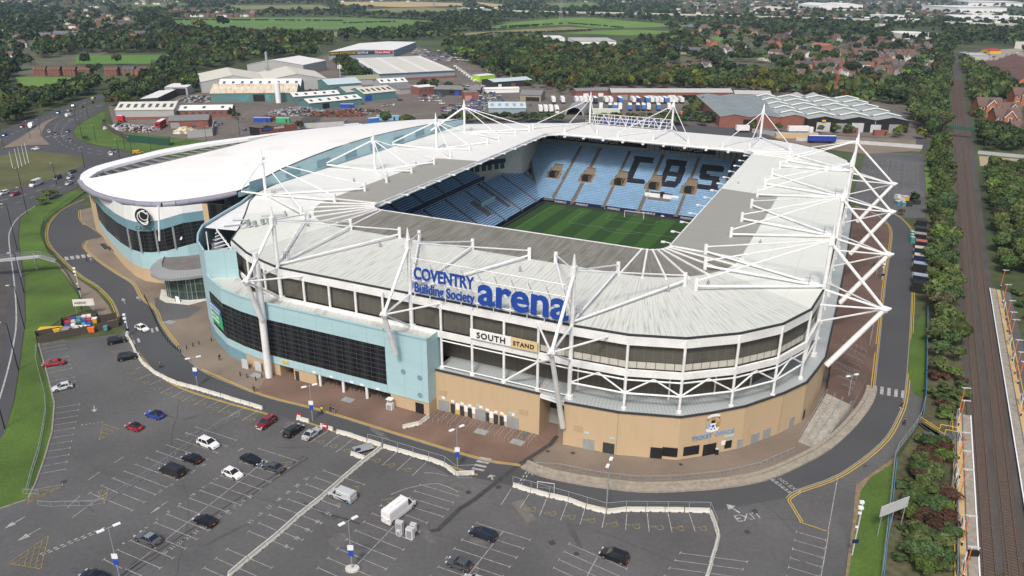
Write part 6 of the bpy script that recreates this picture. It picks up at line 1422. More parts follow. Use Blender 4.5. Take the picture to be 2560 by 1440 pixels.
for k,(x,y,c)in enumerate(((2245,497,'cream'),(2250,505,'concrete'),(2262,500,'yellow'),(2246,512,'teal'),(2258,514,'teal'),(2270,515,'dark'),(2285,500,'dark'),(2290,510,'dark'))):
 p=G(x,y);t=thing('storage_crate','box or crate piled at the edge of the east car park','crate',p,group='crates by the east car park');b=MB();b.box((p[0],p[1],.8),(2.4,2.2,1.6),.2);b.build('crate_body',c,t);b=MB();b.box((p[0],p[1],1.65),(2.5,2.3,.1),.2);b.build('crate_lid','dark' if c=='dark' else 'lgrey',t)
for x,y,lab in((262,622,'long grey planter bench beside the casino wall'),(285,628,'stone planter by the casino wall, right of the bench')):
 p=G(x,y);t=thing('planter',lab,'planter',p);rz=dang((245,600),(285,640));b=MB();b.box((p[0],p[1],.45),(6,1.3,.9),rz);b.build('planter_box','dconc',t);b=MB();b.box((p[0],p[1],.93),(6.2,1.5,.08),rz);b.build('planter_rim','dark',t)
fb=thing('footbridge','grey steel footbridge with mesh parapets over the slip road','footbridge',G(60,660));z=5.4
pts=[(*G(x,y,zz_)[:2],zz_)for x,y,zz_ in((-90,655,5.4),(0,650,5.4),(97,640,5.4),(138,652,3.2))]
b=MB()
for a,c in zip(pts,pts[1:]):
 d=Vector((c[0]-a[0],c[1]-a[1],0)).normalized();n_=Vector((-d.y,d.x,0))*1.0;A,C=Vector(a),Vector(c);b.hexa([A-n_-Vector((0,0,.3)),C-n_-Vector((0,0,.3)),C+n_-Vector((0,0,.3)),A+n_-Vector((0,0,.3))],[A-n_,C-n_,C+n_,A+n_],bottom=True)
b.build('deck','lgrey',fb)
for s in(-1,1):
 b=MB()
 for a,c in zip(pts,pts[1:]):
  d=Vector((c[0]-a[0],c[1]-a[1],0)).normalized();n_=Vector((-d.y,d.x,0))*s;A,C=Vector(a)+n_,Vector(c)+n_
  for zz_ in(.1,.6,1.2):b.tube(A+Vector((0,0,zz_)),C+Vector((0,0,zz_)),.05,4)
  n2=int((C-A).length/.5)
  for k in range(n2+1):q=A+(C-A)*k/max(n2,1);b.tube(q,q+Vector((0,0,1.2)),.025,3)
 b.build('parapet','steel',fb)
for x,y in((53,692),(93,675)):q=G(x,y);b=MB();b.tube(q,(q[0],q[1],5.1),.28,8);b.build('bridge_pier','steel',fb)
b=MB();q0_,q1_=pts[-2],pts[-1]
for k in range(10):t_=k/10;b.box((q0_[0]+(q1_[0]-q0_[0])*t_,q0_[1]+(q1_[1]-q0_[1])*t_,5.3-2.1*t_),(.9,1.9,.12),.2)
b.build('stair_treads','lgrey',fb)
#  RAILWAY STATION
def platform(edge,back,lab,side):
 a,c,d,e=G(*edge[0]),G(*edge[1]),G(*back[1]),G(*back[0]);t=thing('railway_platform',lab,'platform',a);b=MB();b.prism([a,c,d,e],0,.5);b.build('platform_slab','asphalt',t)
 ux=Vector((e[0]-a[0],e[1]-a[1],0)).normalized();A,C=Vector(a),Vector(c)
 for off,wd,m_,nm in((.15,.22,'white_clean','white_edge_line'),(1.0,1.3,'dconc','coping'),(2.35,.9,mat('tactile_paving',(.50,.36,.17),.9,var=.15,scale=3),'tactile_strip'),(3.5,.15,'yellow','yellow_line')):
  q0,q1=A+ux*off,C+ux*off;d_=(q1-q0).normalized();n_=Vector((-d_.y,d_.x,0))*wd/2;b=MB();z=.505+.003*(off<1);b.face([(*(q0-n_)[:2],z),(*(q1-n_)[:2],z),(*(q1+n_)[:2],z),(*(q0+n_)[:2],z)]);b.build(nm,m_,t)
platform([(2427.5,1044),(2452,1470)],[(2384,1038),(2392,1470)],'near railway platform on the left of the tracks',-1)
platform([(2472,723),(2590,1470)],[(2525,735),(2700,1470)],'far railway platform on the right of the tracks',1)
def orange_lamp(x,y,h,lab):
 p=G(x,y,.5);t=thing('platform_lamp',lab,'lamp',p,group='orange lamp posts on the platforms');b=MB();b.tube(p,(p[0],p[1],1.3),.12,6);b.build('post_base','black',t);b=MB();b.tube((p[0],p[1],1.3),(p[0],p[1],h),.085,6);b.build('pole','orange',t);b=MB();b.tube((p[0],p[1],1.2),(p[0],p[1],1.35),.14,6);b.tube((p[0],p[1],h-.1),(p[0],p[1],h),.14,6);b.build('pole_band','white_clean',t);b=MB();b.box((p[0]+.3,p[1],h+.05),(1.7,.3,.1),-.2);b.build('lamp_head','lgrey',t)
for x,y in((2397,1031),(2396,1064),(2397,1148),(2398,1196),(2399,1244),(2404,1364),(2408,1445)):orange_lamp(x,y,6.2,'orange lamp post on the near platform')
for x,y in((2501,720),(2506,758),(2515,800),(2518,830),(2524,850),(2531,903),(2537,935),(2544,960),(2552,1040)):orange_lamp(x,y,6.0,'orange lamp post on the far platform')
for x,y,k in((2393,1050,0),(2395,1105,0),(2387,1190,0),(2389,1215,0),(2402,1320,0),(2405,1435,0),(2508,770,1),(2522,860,1),(2530,900,1),(2550,1010,1)):
 p=G(x,y,.5);t=thing('poster_frame','white framed board at the back of the '+('far' if k else 'near')+' platform','notice board',p,group='boards on the platforms');b=MB();rz=dang((2440,1044),(2452,1400));b.box((p[0],p[1],1.9),(2.0,.1,1.3),rz);b.build('board','lgrey',t);b=MB();b.tube((p[0]-.2,p[1]-.8,.5),(p[0]-.2,p[1]-.8,2.6),.06,4);b.tube((p[0]+.2,p[1]+.8,.5),(p[0]+.2,p[1]+.8,2.6),.06,4);b.build('board_posts','white_clean',t)
p=G(2407,1418,.5);t=thing('departure_screen','white post with a black information screen on the near platform','screen',p);b=MB();b.tube(p,(p[0],p[1],3.4),.12,6);b.build('post','white_clean',t);b=MB();b.box((p[0]+1.0,p[1],3.2),(1.5,.5,.9),-.1);b.build('screen_case','black',t)
sr=thing('station_stairs','stairs with yellow handrails from the footway down to the near platform','stairs',G(2340,1075));b=MB();pts=gp([(2298,1060),(2345,1090),(2348,1078),(2388,1086)])
for off in(0,1.9):
 for a,c in zip(pts,pts[1:]):b.tube((a[0],a[1]-off,1.6),(c[0],c[1]-off,1.6),.07,5)
b.build('handrail','yellow',sr);b=MB()
for k in range(12):t_=k/12;a,c=pts[0],pts[1];b.box((a[0]+(c[0]-a[0])*t_,a[1]+(c[1]-a[1])*t_-1,.5),(.5,1.8,.12),0)
b.box((pts[3][0]-3,pts[3][1]-1.5,.5),(7,3,.12));b.build('treads','asphalt',sr)
#  PEOPLE
def person(x,y,heading,top,legs,pose,label,bag=None):
 p=G(x,y,.03);ca,sa=math.cos(heading),math.sin(heading)
 T=lambda a:(a[0]*ca-a[1]*sa,a[0]*sa+a[1]*ca,a[2])
 st_={'walk':.30,'stand':.04,'wide':.38,'bend':.12}[pose];lean=.32 if pose=='bend' else .04
 J={'pel':(0,0,.93),'wa':(lean*.4,0,1.12),'ch':(lean*.8,0,1.36),'nk':(lean,0,1.52),'hd':(lean+.03,0,1.66),'hc':(lean+.02,0,1.76),'hl':(0,.10,.88),'kl':(st_*.55+.03,.11,.50),'al':(st_*.8,.11,.09),'tl':(st_*.8+.17,.12,.04),'hr':(0,-.10,.88),'kr':(-st_*.25+.04,-.11,.50),'ar':(-st_*.9,-.11,.12),'tr':(-st_*.9+.16,-.12,.04),'sl':(lean*.9,.19,1.43),'el':(lean-.08-st_*.2,.25,1.16),'wl':(lean+.06-st_*.2,.26,.93),'sr':(lean*.9,-.19,1.43),'er':(lean+st_*.2,-.25,1.16),'wr':(lean+.16+st_*.3,-.24,.95)}
 Ed=[('pel','wa'),('wa','ch'),('ch','nk'),('nk','hd'),('hd','hc'),('pel','hl'),('hl','kl'),('kl','al'),('al','tl'),('pel','hr'),('hr','kr'),('kr','ar'),('ar','tr'),('ch','sl'),('sl','el'),('el','wl'),('ch','sr'),('sr','er'),('er','wr')]
 Rr={'pel':.15,'wa':.135,'ch':.16,'nk':.06,'hd':.095,'hc':.085,'hl':.095,'kl':.065,'al':.045,'tl':.035,'hr':.095,'kr':.065,'ar':.045,'tr':.035,'sl':.065,'el':.048,'wl':.033,'sr':.065,'er':.048,'wr':.033}
 def skin(sub,name,parent,m_,grow=0,extra=()):
  ks=[k for k in J if k in sub];E2=[(ks.index(a),ks.index(c))for a,c in Ed if a in sub and c in sub]
  vs=[T(J[k])for k in ks];rr=[Rr[k]+grow for k in ks]
  for hnd,s in(('wl',1),('wr',-1)):
   if hnd in sub and extra:
    w0=J[hnd];pi=ks.index(hnd);vs.append(T((w0[0]+.03,w0[1],w0[2]-.07)));rr.append(.032);pc=len(vs)-1;E2.append((pi,pc))
    for f,ln in((-.032,.085),(-.011,.10),(.011,.095),(.032,.075)):
     vs.append(T((w0[0]+.04+f,w0[1],w0[2]-.07-ln)));rr.append(.009);E2.append((pc,len(vs)-1))
    vs.append(T((w0[0]+.075,w0[1]-s*.03,w0[2]-.09)));rr.append(.010);E2.append((pc,len(vs)-1))
  me=bpy.data.meshes.new(name);me.from_pydata(vs,E2,[]);o=bpy.data.objects.new(name,me);COL.objects.link(o)
  md=o.modifiers.new('s','SKIN');
  for i,v_ in enumerate(me.skin_vertices[0].data):v_.radius=(rr[i],rr[i]);v_.use_root=(i==0)
  o.modifiers.new('u','SUBSURF').levels=1
  dg=bpy.context.evaluated_depsgraph_get();m2=bpy.data.meshes.new_from_object(o.evaluated_get(dg));bpy.data.objects.remove(o);m2.name=name
  m2.materials.clear();m2.materials.append(M[m_]);o2=bpy.data.objects.new(name,m2);COL.objects.link(o2)
  if parent:o2.parent=parent
  return o2
 body=skin(set(J),'person',None,'skin',0,(1,));body.location=p;tag(body,label,'person')
 skin({'pel','wa','ch','sl','el','wl','sr','er','wr','nk'}-({'nk'}),'jacket',body,top,.012);skin({'pel','hl','kl','al','hr','kr','ar'},'trousers',body,legs,.012)
 b=MB();h=T((J['hd'][0]-.02,0,1.73));b.ball(h,.108,8,sz=.9);b.build('hair','cloth',body)
 b=MB()
 for s in(-1,1):b.ball(T((J['hd'][0]+.088,s*.033,1.69)),.013,6);b.ball(T((J['hd'][0]-.0,s*.095,1.67)),.022,6)
 b.build('eyes_and_ears','cloth',body);b=MB();b.tube(T((J['hd'][0]+.09,0,1.67)),T((J['hd'][0]+.115,0,1.655)),.014,5);b.box(T((J['hd'][0]+.09,0,1.62)),(.02,.045,.01),heading);b.build('nose_and_mouth','skin',body)
 for s,k in((1,'al'),(-1,'ar')):b=MB();q=J[k];b.box(T((q[0]+.06,q[1],.045)),(.27,.1,.09),heading);b.build('shoe','white_clean' if bag=='trainers' else 'black',body)
 return body
HD=dang((401,918),(430,940))
for a in((401,920,-2.4,'cloth','cloth','wide','person in black striding on the site road below the bollards'),(549,900,-.9,'cloth','cloth','bend','person in black bending forward on the buff paving'),(636,980,-1.8,'cloth','cloth','walk','person in black walking on the road left of the columns'),(805,1034,1.3,'hivis','cloth','stand','steward in a bright yellow jacket on the site road'),(827,1031,-.4,'cloth','cloth','walk','left one of two people in dark clothes near the steward'),(834,1034,-.4,'cloth','grey','walk','right one of two people in dark clothes near the steward, in grey trousers'),(217,655,-.9,'cloth','cloth','stand','person in black by the zebra crossing below the casino'),(229,656,-.3,'cream','grey','walk','person in a beige coat pushing something by the crossing'),
(440,753,.2,'cloth','cloth','bend','person in black handling a white board at the glass entrance'),(2253,1020,-1.2,'cloth','cloth','walk','person in black with white shoes below the east crossing','trainers'),(2260,1064,1.6,'cloth','cloth','walk','person in black walking near the station stairs'),(2184,666,-1.5,'cloth','cloth','stand','person in black standing on the east plaza')):person(*a)
p=G(448,755);b=MB();q=[(p[0]-.6,p[1]-.2),(p[0]+.5,p[1]-.6)];b.hexa([(q[0][0],q[0][1],.1),(q[1][0],q[1][1],.1),(q[1][0],q[1][1]+.15,.1),(q[0][0],q[0][1]+.15,.1)],[(q[0][0]-.5,q[0][1]+.6,1.5),(q[1][0]-.5,q[1][1]+.6,1.5),(q[1][0]-.5,q[1][1]+.75,1.5),(q[0][0]-.5,q[0][1]+.75,1.5)]);tag(b.build('advertising_board','white_clean',loc=p),'white leaning board held at the glass entrance','board')
#  INDUSTRIAL ESTATE
def shed(name,lab,A,B,depth,h,ridge,wall,roof,axis='x',n=1,cat='warehouse',sky=0,doors=(),skew=0.0,skym='glass2',rib=0,base=None,win=0,C=None):
 """A, B: front corners on the ground (pixels); depth away from the viewer"""
 a,c=Vector(G(*A)),Vector(G(*B));d=(c-a);L=d.length;d.normalize();n_=Vector((-d.y,d.x,0))
 if n_.y<0:n_=-n_
 n_=(n_+d*skew).normalized()
 if C:n_=Vector(G(*C,ridge))-a;n_.z=0;depth=n_.length;n_.normalize()
 t=thing(name,lab,cat,tuple(a));U=Vector((0,0,1))
 pt=lambda s,w_,z:tuple(a+d*s*L+n_*w_*depth+U*z)
 b=MB();q=[pt(0,0,0),pt(1,0,0),pt(1,1,0),pt(0,1,0)]
 for i in range(4):
  j=(i+1)%4;f,g_=q[i],q[j];w_=math.dist(f,g_);b.face([f,g_,(g_[0],g_[1],h),(f[0],f[1],h)],0,[(0,0),(w_,0),(w_,h),(0,h)])
 r=MB();ov=.4
 if axis=='x':
  for k in range(n):
   w0,w1=k/n,(k+1)/n;wm=(w0+w1)/2
   for wa,za,wb_,zb in((w0-ov/depth,h-.05,wm,ridge),(wm,ridge,w1+ov/depth,h-.05)):
    P4=[pt(-ov/L,wa,za),pt(1+ov/L,wa,za),pt(1+ov/L,wb_,zb),pt(-ov/L,wb_,zb)];sl=math.dist(P4[0],P4[3]);r.face(P4,0,[(0,0),(L,0),(L,sl),(0,sl)])
   for s in(0,1):b.face([pt(s,w0,h),pt(s,w1,h),pt(s,wm,ridge-.1)])
 elif axis=='y':
  for k in range(n):
   s0,s1=k/n,(k+1)/n;sm=(s0+s1)/2
   for sa,za,sb_,zb in((s0,h,sm,ridge),(sm,ridge,s1,h)):
    P4=[pt(sa,-ov/depth,za),pt(sb_,-ov/depth,zb),pt(sb_,1+ov/depth,zb),pt(sa,1+ov/depth,za)];w_=math.dist(P4[0],P4[1]);r.face(P4,0,[(0,0),(w_,0),(w_,depth),(0,depth)])
   for w_ in(0,1):b.face([pt(s0,w_,h),pt(s1,w_,h),pt(sm,w_,ridge-.1)])
 else:
  P4=[pt(-.005,-.01,h+.02),pt(1.005,-.01,h+.02),pt(1.005,1.01,ridge),pt(-.005,1.01,ridge)];r.face(P4,0,[(0,0),(L,0),(L,depth),(0,depth)])
  b.face([pt(0,1,h),pt(1,1,h),pt(1,1,ridge),pt(0,1,ridge)])
  for s in(0,1):b.face([pt(s,0,h),pt(s,1,h),pt(s,1,ridge)])
 b.build('walls',wall,t);r.build('roof',roof,t)
 if base:b=MB();b.face([pt(0,-.003,0),pt(1,-.003,0),pt(1,-.003,base[0]),pt(0,-.003,base[0])],0,[(0,0),(L,0),(L,1),(0,1)]);b.build('base_wall',base[1],t)
 for s,w_,hh,m_ in doors:
  b=MB();p=pt(s,0,hh/2);b.box((p[0]-n_.x*.12,p[1]-n_.y*.12,p[2]),(w_,.2,hh),math.atan2(d.y,d.x));b.build('door',m_,t)
 for k in range(win):
  b=MB();p=pt((k+.5)/win,0,h*.62);b.box((p[0]-n_.x*.08,p[1]-n_.y*.08,p[2]),(L/win*.45,.12,1.1),math.atan2(d.y,d.x));b.build('window','glass2',t)
 if sky:
  for k in range(sky):
   s=(k+.5)/sky
   if axis=='x':
    for w0,w1 in((.14/n,.36/n),):
     f=lambda w_:h+(ridge-h)*w_*2*n+.06;dl=1.0/L
     b=MB();b.face([pt(s-dl,w0,f(w0)),pt(s+dl,w0,f(w0)),pt(s+dl,w1,f(w1)),pt(s-dl,w1,f(w1))]);b.build('rooflight',skym,t)
   else:
    for j in range(n):
     s0=(j+.12)/n;s1=(j+.5)/n;s2=(j+.88)/n;w0=s;dw=.8/depth;f=lambda x:h+(ridge-h)*(1-abs(x*n-j-.5)*2)+.08
     b=MB()
     for x0,x1 in((s0,s1),(s1,s2)):b.face([pt(x0,w0-dw,f(x0)),pt(x1,w0-dw,f(x1)),pt(x1,w0+dw,f(x1)),pt(x0,w0+dw,f(x0))])
     b.build('rooflight',skym,t)
 if rib:
  for j in range(n):
   for k in range(rib):
    w0=(k+.5)/rib;b=MB();s0=(j+.08)/n;s1=(j+.5)/n;s2=(j+.92)/n;hh=.9
    for x0,x1,za,zb in((s0,s1,h,ridge),(s1,s2,ridge,h)):
     b.hexa([pt(x0,w0,za),pt(x1,w0,zb),pt(x1,w0+.35/rib,zb),pt(x0,w0+.35/rib,za)],[pt(x0,w0,za+hh+.5),pt(x1,w0,zb+hh+.5),pt(x1,w0+.35/rib,zb+.1),pt(x0,w0+.35/rib,za+.1)],0)
    o=b.build('north_light','greenglass',t)
    b=MB();b.tube(pt(s0,w0,h+hh+.5),pt(s1,w0,ridge+hh+.5),.35,4);b.tube(pt(s1,w0,ridge+hh+.5),pt(s2,w0,h+hh+.5),.35,4);b2=b.build('white_ridge_frame',M['white_clean'],o,loc=t['_o']);b2.location=(0,0,0)
 return t
M['greenglass']=mat('greenish_glass',(.20,.27,.26),.35,var=.15,scale=.5)
rs=lambda nm,c,c2,**k:stripes(nm,c,c2,k.get('per',1.5),.2,0,.7,dirt=k.get('dirt',.3),dscale=k.get('ds',(.08,.3,1)),dcol=k.get('dc',(.3,.29,.27)),c3=k.get('c3',None),period2=k.get('p2',8),frac2=.06)
M['rWhite']=rs('sheet_roof_white',(.74,.74,.72),(.66,.66,.64),dc=(.55,.54,.5));M['rCream']=rs('sheet_roof_cream',(.62,.60,.52),(.54,.52,.45),dc=(.42,.40,.34));M['rGrey']=rs('sheet_roof_grey',(.20,.20,.20),(.15,.15,.15));M['rPale']=rs('sheet_roof_pale_grey',(.45,.45,.43),(.38,.38,.37))
M['rRust']=rs('rusty_cream_roof',(.60,.54,.42),(.5,.42,.31),dirt=.85,ds=(.5,.12,1),dc=(.42,.22,.10));M['rBlue']=rs('pale_blue_roof',(.48,.58,.62),(.42,.52,.56));M['rGreen']=rs('mossy_roof',(.30,.30,.17),(.24,.24,.14));M['rSolar']=rs('solar_panel_roof',(.38,.41,.46),(.30,.33,.38),per=1.7)
M['wGrey']=rs('grey_wall_sheet',(.40,.41,.41),(.35,.36,.36),per=1.0);M['wTeal']=rs('weathered_teal_sheet',(.10,.22,.23),(.07,.17,.18),per=1.0,dirt=.5,dc=(.20,.20,.13));M['wBlue']=rs('steel_blue_sheet',(.27,.34,.40),(.22,.29,.35),per=1.0)
M['rRidge']=rs('sawtooth_roof',(.36,.38,.38),(.29,.31,.31),per=3);M['rSlate']=rs('blue_grey_roof',(.22,.26,.27),(.17,.21,.22),per=2,c3=(.30,.32,.33),p2=30)
M['rFact']=rs('factory_roof',(.60,.59,.53),(.70,.70,.68),per=22,c3=(.50,.49,.44),p2=6)
shed('warehouse','big pale grey warehouse with two wide gables and rows of roof panels',(505,232),(822,223),78,8,12.5,'wGrey','rCream','y',2,C=(492,170))
shed('warehouse','white-roofed warehouse behind the twin gabled grey one',(620,186),(760,188),95,9,13,'wGrey','rWhite','y',1,C=(681,138))
shed('warehouse','teal shed with a rusty cream roof and a dark open doorway',(528,255),(742,253),26,6,11,'wTeal','rRust','x',1,sky=13,doors=((.56,8,5,'black'),(.39,8,4.5,'teal'),(.67,4,4.5,'teal')),skym='rCream')
shed('warehouse','white-roofed shed standing behind the rusty roof',(548,242),(752,240),24,6.5,11.5,'wTeal','rWhite','x',1,sky=9)
shed('warehouse','long grey shed with a cream roof and a brown brick base above the scrap heaps',(292,300),(437,298),22,6,9.5,'wGrey','rCream','x',1,sky=8,base=(1.7,'redbrick'))
shed('workshop','low workshop with small windows joined to the long grey shed',(440,294),(580,292),13,4.5,6.8,'redbrick','rWhite','x',1,win=8,sky=3,cat='workshop')
shed('garage','brown brick garage with a dark grey roof beside the red lorry',(423,321),(522,318),17,4.3,6.3,'redbrick','rGrey','x',1,doors=((.16,5,3.2,'grey'),(.63,2,1.4,'glass2')),cat='garage')
shed('open_shed','long white lean-to roof beside the trees',(352,262),(400,240),12,4,4.8,'dark','rWhite','flat',cat='shed');shed('open_shed','white-roofed open-fronted shed with a dark mouth',(414,238),(470,238),18,6,6.6,'wGrey','rWhite','flat',doors=((.65,9,5,'black'),),cat='shed')
shed('workshop','teal workshop with white roof lights in front of the silo',(775,275),(905,262),16,4.5,6.5,'wTeal','rWhite','x',1,sky=6,skym='dark',doors=((.3,5,3.4,'black'),),cat='workshop');shed('workshop','teal workshop with a stained white roof behind the first one',(735,258),(850,250),14,4.5,6.5,'wTeal','rWhite','x',1,sky=5,skym='dark',cat='workshop')
shed('warehouse','teal gabled shed with a blue door and a cream roof with dark slits',(912,254),(990,246),24,5.5,8.5,'wTeal','rCream','x',1,sky=6,skym='dark',doors=((.12,5,4.2,'sblue'),));shed('warehouse','teal shed with a pale roof left of the blue-doored shed',(868,250),(920,246),26,5.5,8,'wTeal','rPale','x',1)
shed('warehouse','pale teal shed with a light grey roof beside the scrap pile',(822,232),(905,226),26,6,9,'wTeal','rBlue','x',1);shed('warehouse','low building with a mossy yellow-green roof',(870,214),(955,210),26,4.5,6.5,'wGrey','rGreen','x',1);shed('warehouse','white shed with dark roof slits below the long factory',(952,224),(1020,220),18,5,7.5,'wGrey','rWhite','x',1,sky=4,skym='dark');shed('workshop','low dark grey workshop between white shed and brick office',(1000,236),(1045,232),30,4,5.5,'wGrey','rGrey','x',1,cat='workshop')
shed('office','small red brick office with a flat white roof',(1048,239),(1092,235),12,6,6.2,'redbrick','rWhite','flat',win=4,cat='office')
shed('factory','long pale factory with a ribbed cream roof and a strip of windows',(948,204),(1137,194),118,6.5,8,'wBlue','rFact','flat',C=(884,146),base=(2.0,'redbrick'),cat='factory')
rt=shed('retail_warehouse','white-roofed retail warehouse with yellow, grey and red fascia signs',(822,149),(985,144),150,8,9.5,'wBlue','rWhite','y',1,C=(898,105),cat='retail warehouse')
a,c=Vector(G(822,149)),Vector(G(985,144));d=(c-a).normalized();nn=Vector((d.y,-d.x,0));L=(c-a).length
for s0,s1,m_,tx,m2 in((0.0,.42,'black','CARAVAN & MOTORHOME','yellow'),(.42,.70,'dark','CENTRE UK','white_clean'),(.70,.98,'red','Drive Away','white_clean')):
 b=MB();p=a+d*L*(s0+s1)/2+nn*.4;b.box((p.x,p.y,6.3),(L*(s1-s0)-.5,.3,3.4),math.atan2(d.y,d.x));b.build('fascia_sign',m_,rt);o=text('sign_lettering',tx,3.0,m2,rt,a+d*L*(s0+.01)+nn*.7+Vector((0,0,5.3)),d,ext=.05,offset=.03,xs={'Drive Away':1.15}.get(tx,.78))
shed('workshop_row','row of low dark workshops left of the pale blue shed',(1085,238),(1200,240),18,4.5,6,'dark','rGrey','x',2,doors=((.1,3,3,'glass2'),(.5,3,3,'sblue')),cat='workshop');shed('workshop','dark shed with a pale blue-grey roof at the edge of the woods',(1235,221),(1330,214),20,5,6.5,'dark','rBlue','x',1,doors=((.15,3,3,'white_clean'),(.5,4,3,'redbrick')),cat='workshop')
shed('workshop','bright green and white tanker shed beside the van park',(1200,205),(1238,201),10,5,5.2,mat('lime',(.35,.6,.05),.6),'rWhite','flat',cat='workshop')
shed('warehouse','pale blue shed with a light blue roof and a grey front behind the stadium',(1222,291),(1314,291),20,5.4,8,'wBlue','rBlue','x',1,sky=5,skym='grey')
shed('workshop','brown brick hut among the scrapped cars',(1160,252),(1196,251),9,6,6.3,'redbrick','rGrey','flat',doors=((.3,5,3.6,mat('pink_render',(.45,.25,.22),.8)),),cat='hut');shed('workshop','low white shed at the back of the breakers yard',(1212,233),(1298,231),8,3,4,'white_clean','rWhite','x',1,cat='shed');shed('workshop','grey-roofed building with olive walls right of the breakers yard',(1300,252),(1352,254),18,4.5,7,mat('olive_render',(.28,.27,.19),.9),'rGrey','x',1,doors=((.6,10,3,'black'),),cat='workshop')
shed('terrace_workshops','long low brick unit terrace with a grey segmented roof behind the trailers',(1528,250),(1830,250),14,5.5,7.6,'redbrick','rPale','x',1,doors=((.1,6,3.5,'grey'),(.32,5,3.5,'lgrey'),(.5,5,3.5,'white_clean'),(.65,12,3.6,'black'),(.82,12,3.6,'black'),(.95,5,3.4,'cream')),cat='workshops')
shed('workshops','grey-roofed units continuing the terrace to the right',(1836,252),(1926,254),14,5,7,'dconc','rPale','x',1,cat='workshops');shed('workshop','red brick garages at the left end of the unit terrace',(1440,243),(1522,241),12,4.5,6,'redbrick','rGrey','x',1,doors=((.3,4,2.6,'white_clean'),(.75,4,2.6,'white_clean')),cat='garages')
shed('warehouse','red brick warehouse with a blue-grey roof behind the north-east corner',(1797,318),(2015,322),92,6.5,8,'redbrick','rSlate','y',3,doors=((.35,8,5,'black'),(.83,7,5.5,'lgrey')))
shed('warehouse','black clad warehouse with rows of white framed north lights',(2016,328),(2268,333),92,7.2,9,'black','rRidge','y',3,rib=5,doors=((.16,8,5.4,'lgrey'),(.50,7,5.4,'lgrey'),(.68,6,4.6,'lgrey'),(.86,6,5,'grey'),(.34,6,5,'grey')))
shed('warehouse','grey bay with north lights joining the brick and black warehouses',(1950,321.5),(2015.5,323),91,6.9,8.6,'redbrick','rRidge','y',1,rib=5)
q=G(2186,310,0);bw=find('black clad warehouse with rows of white framed north lights')
b=MB();b.tube((G(2188,331)[0],G(2188,331)[1]-.2,5.8),(G(2188,331)[0],G(2188,331)[1]-.5,5.8),1.3,12);b.build('round_sign','lgrey',bw)
for x in(2055,2138):b=MB();p=G(x,329);b.box((p[0],p[1]-.5,6.4),(2.2,.3,1.2),0);b.build('yellow_sign','yellow',bw)
shed('warehouse','low shed with pale corrugated gables behind the sawtooth roofs',(1984,266),(2072,268),22,5,7.5,'wGrey','rPale','y',2)
ob=shed('leisure_building','white flat-roofed building with dark glass standing alone in the woods',(1438,121),(1540,121),60,9,9.5,'white_clean','rPale','flat',win=6,cat='building');shed('leisure_building','low white block left of the white woodland building',(1365,108),(1412,108),45,7,7.4,'white_clean','rWhite','flat',cat='building');shed('leisure_building','small white block in front of the white woodland building',(1462,127),(1508,127),22,6,6.3,'white_clean','rWhite','flat',win=3,cat='building')
for A,B,dp,h,r_,lab in(((2262,98),(2345,98),60,8,9,'white-roofed works among the trees left of the railway'),((2046,25),(2156,25),120,14,20,'long white double-vaulted roof on the skyline'),((2395,33),(2515,33),160,16,17,'large white distribution shed on the skyline'),((2400,58),(2600,62),150,10,13,'long white-roofed factory beside the motorway viaduct'),((2215,49),(2283,49),70,9,10,'pale shed with a blue-grey roof beyond the motorway'),((2420,14),(2560,16),250,14,15,'pale industrial sheds at the top right corner'),((2430,42),(2520,43),80,8,9,'grey-roofed unit between the two white sheds'),((1905,27),(1990,27),60,8,11,'pale terrace of grey-roofed blocks near the skyline'),((0,55),(45,55),60,6,7,'flat white school block at the left edge'),((170,62),(206,61),30,6,7,'sand-coloured flat-roofed block in the left estate'),((2385,48),(2400,48),40,6,7,'small white building at the railway end')):
 shed('far_warehouse',lab,A,B,dp,h,r_,'white_clean' if h>8 else 'cream','rWhite','y' if dp<130 else 'flat',2 if '双' in lab or 'double' in lab else 1)
for A,B,dp,h,lab in(((2195,80),(2210,80),14,14,'white tower block standing in the trees beyond the estate'),((2550,122),(2570,121),8,9,'pale block at the right edge beyond the yard')):shed('tower_block',lab,A,B,dp,h,h+.3,'cream','rGrey','flat',win=3,cat='block')
shed('caravan_works','pale green-grey works at the left of the vehicle yard',(2422,152),(2470,153),40,6,7,'wGrey','rPale','x',1);shed('market_hall','shed with a bright red and yellow roof beyond the vehicle yard',(2474,134),(2502,134),18,3.5,5.5,'yellow','red','x',1,cat='shed')
t=thing('arched_shelter','dark grey semicircular arched shelter beside the white lorries','shelter',G(1435,286));p=Vector(G(1411,288));e=Vector(G(1460,290));d=(e-p);r_=d.length/2;d.normalize();n_=Vector((-d.y,d.x,0));c0=(p+e)/2
b=MB();n=16;Pn=[(c0+d*math.cos(math.pi*k/n)*r_+Vector((0,0,math.sin(math.pi*k/n)*r_*.95)))for k in range(n+1)];Pi=[(c0+d*math.cos(math.pi*k/n)*r_*.84+Vector((0,0,math.sin(math.pi*k/n)*r_*.8)))for k in range(n+1)]
for k in range(n):b.face([Pn[k],Pn[k+1],Pn[k+1]+n_*24,Pn[k]+n_*24]);b.face([Pn[k],Pn[k+1],Pi[k+1],Pi[k]]);b.face([Pi[k],Pi[k+1],Pi[k+1]+n_*24,Pi[k]+n_*24])
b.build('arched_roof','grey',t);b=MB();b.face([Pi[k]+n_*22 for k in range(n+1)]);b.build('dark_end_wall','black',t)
p=G(697,257);t=thing('silo','tall white cylindrical silo in front of the teal shed','silo',p);b=MB();b.tube(p,(p[0],p[1],14),1.9,16);b.build('tank','white_clean',t,smooth=False);b=MB();b.ball((p[0],p[1],14),1.9,12,sz=.35);b.build('domed_top','white_clean',t)
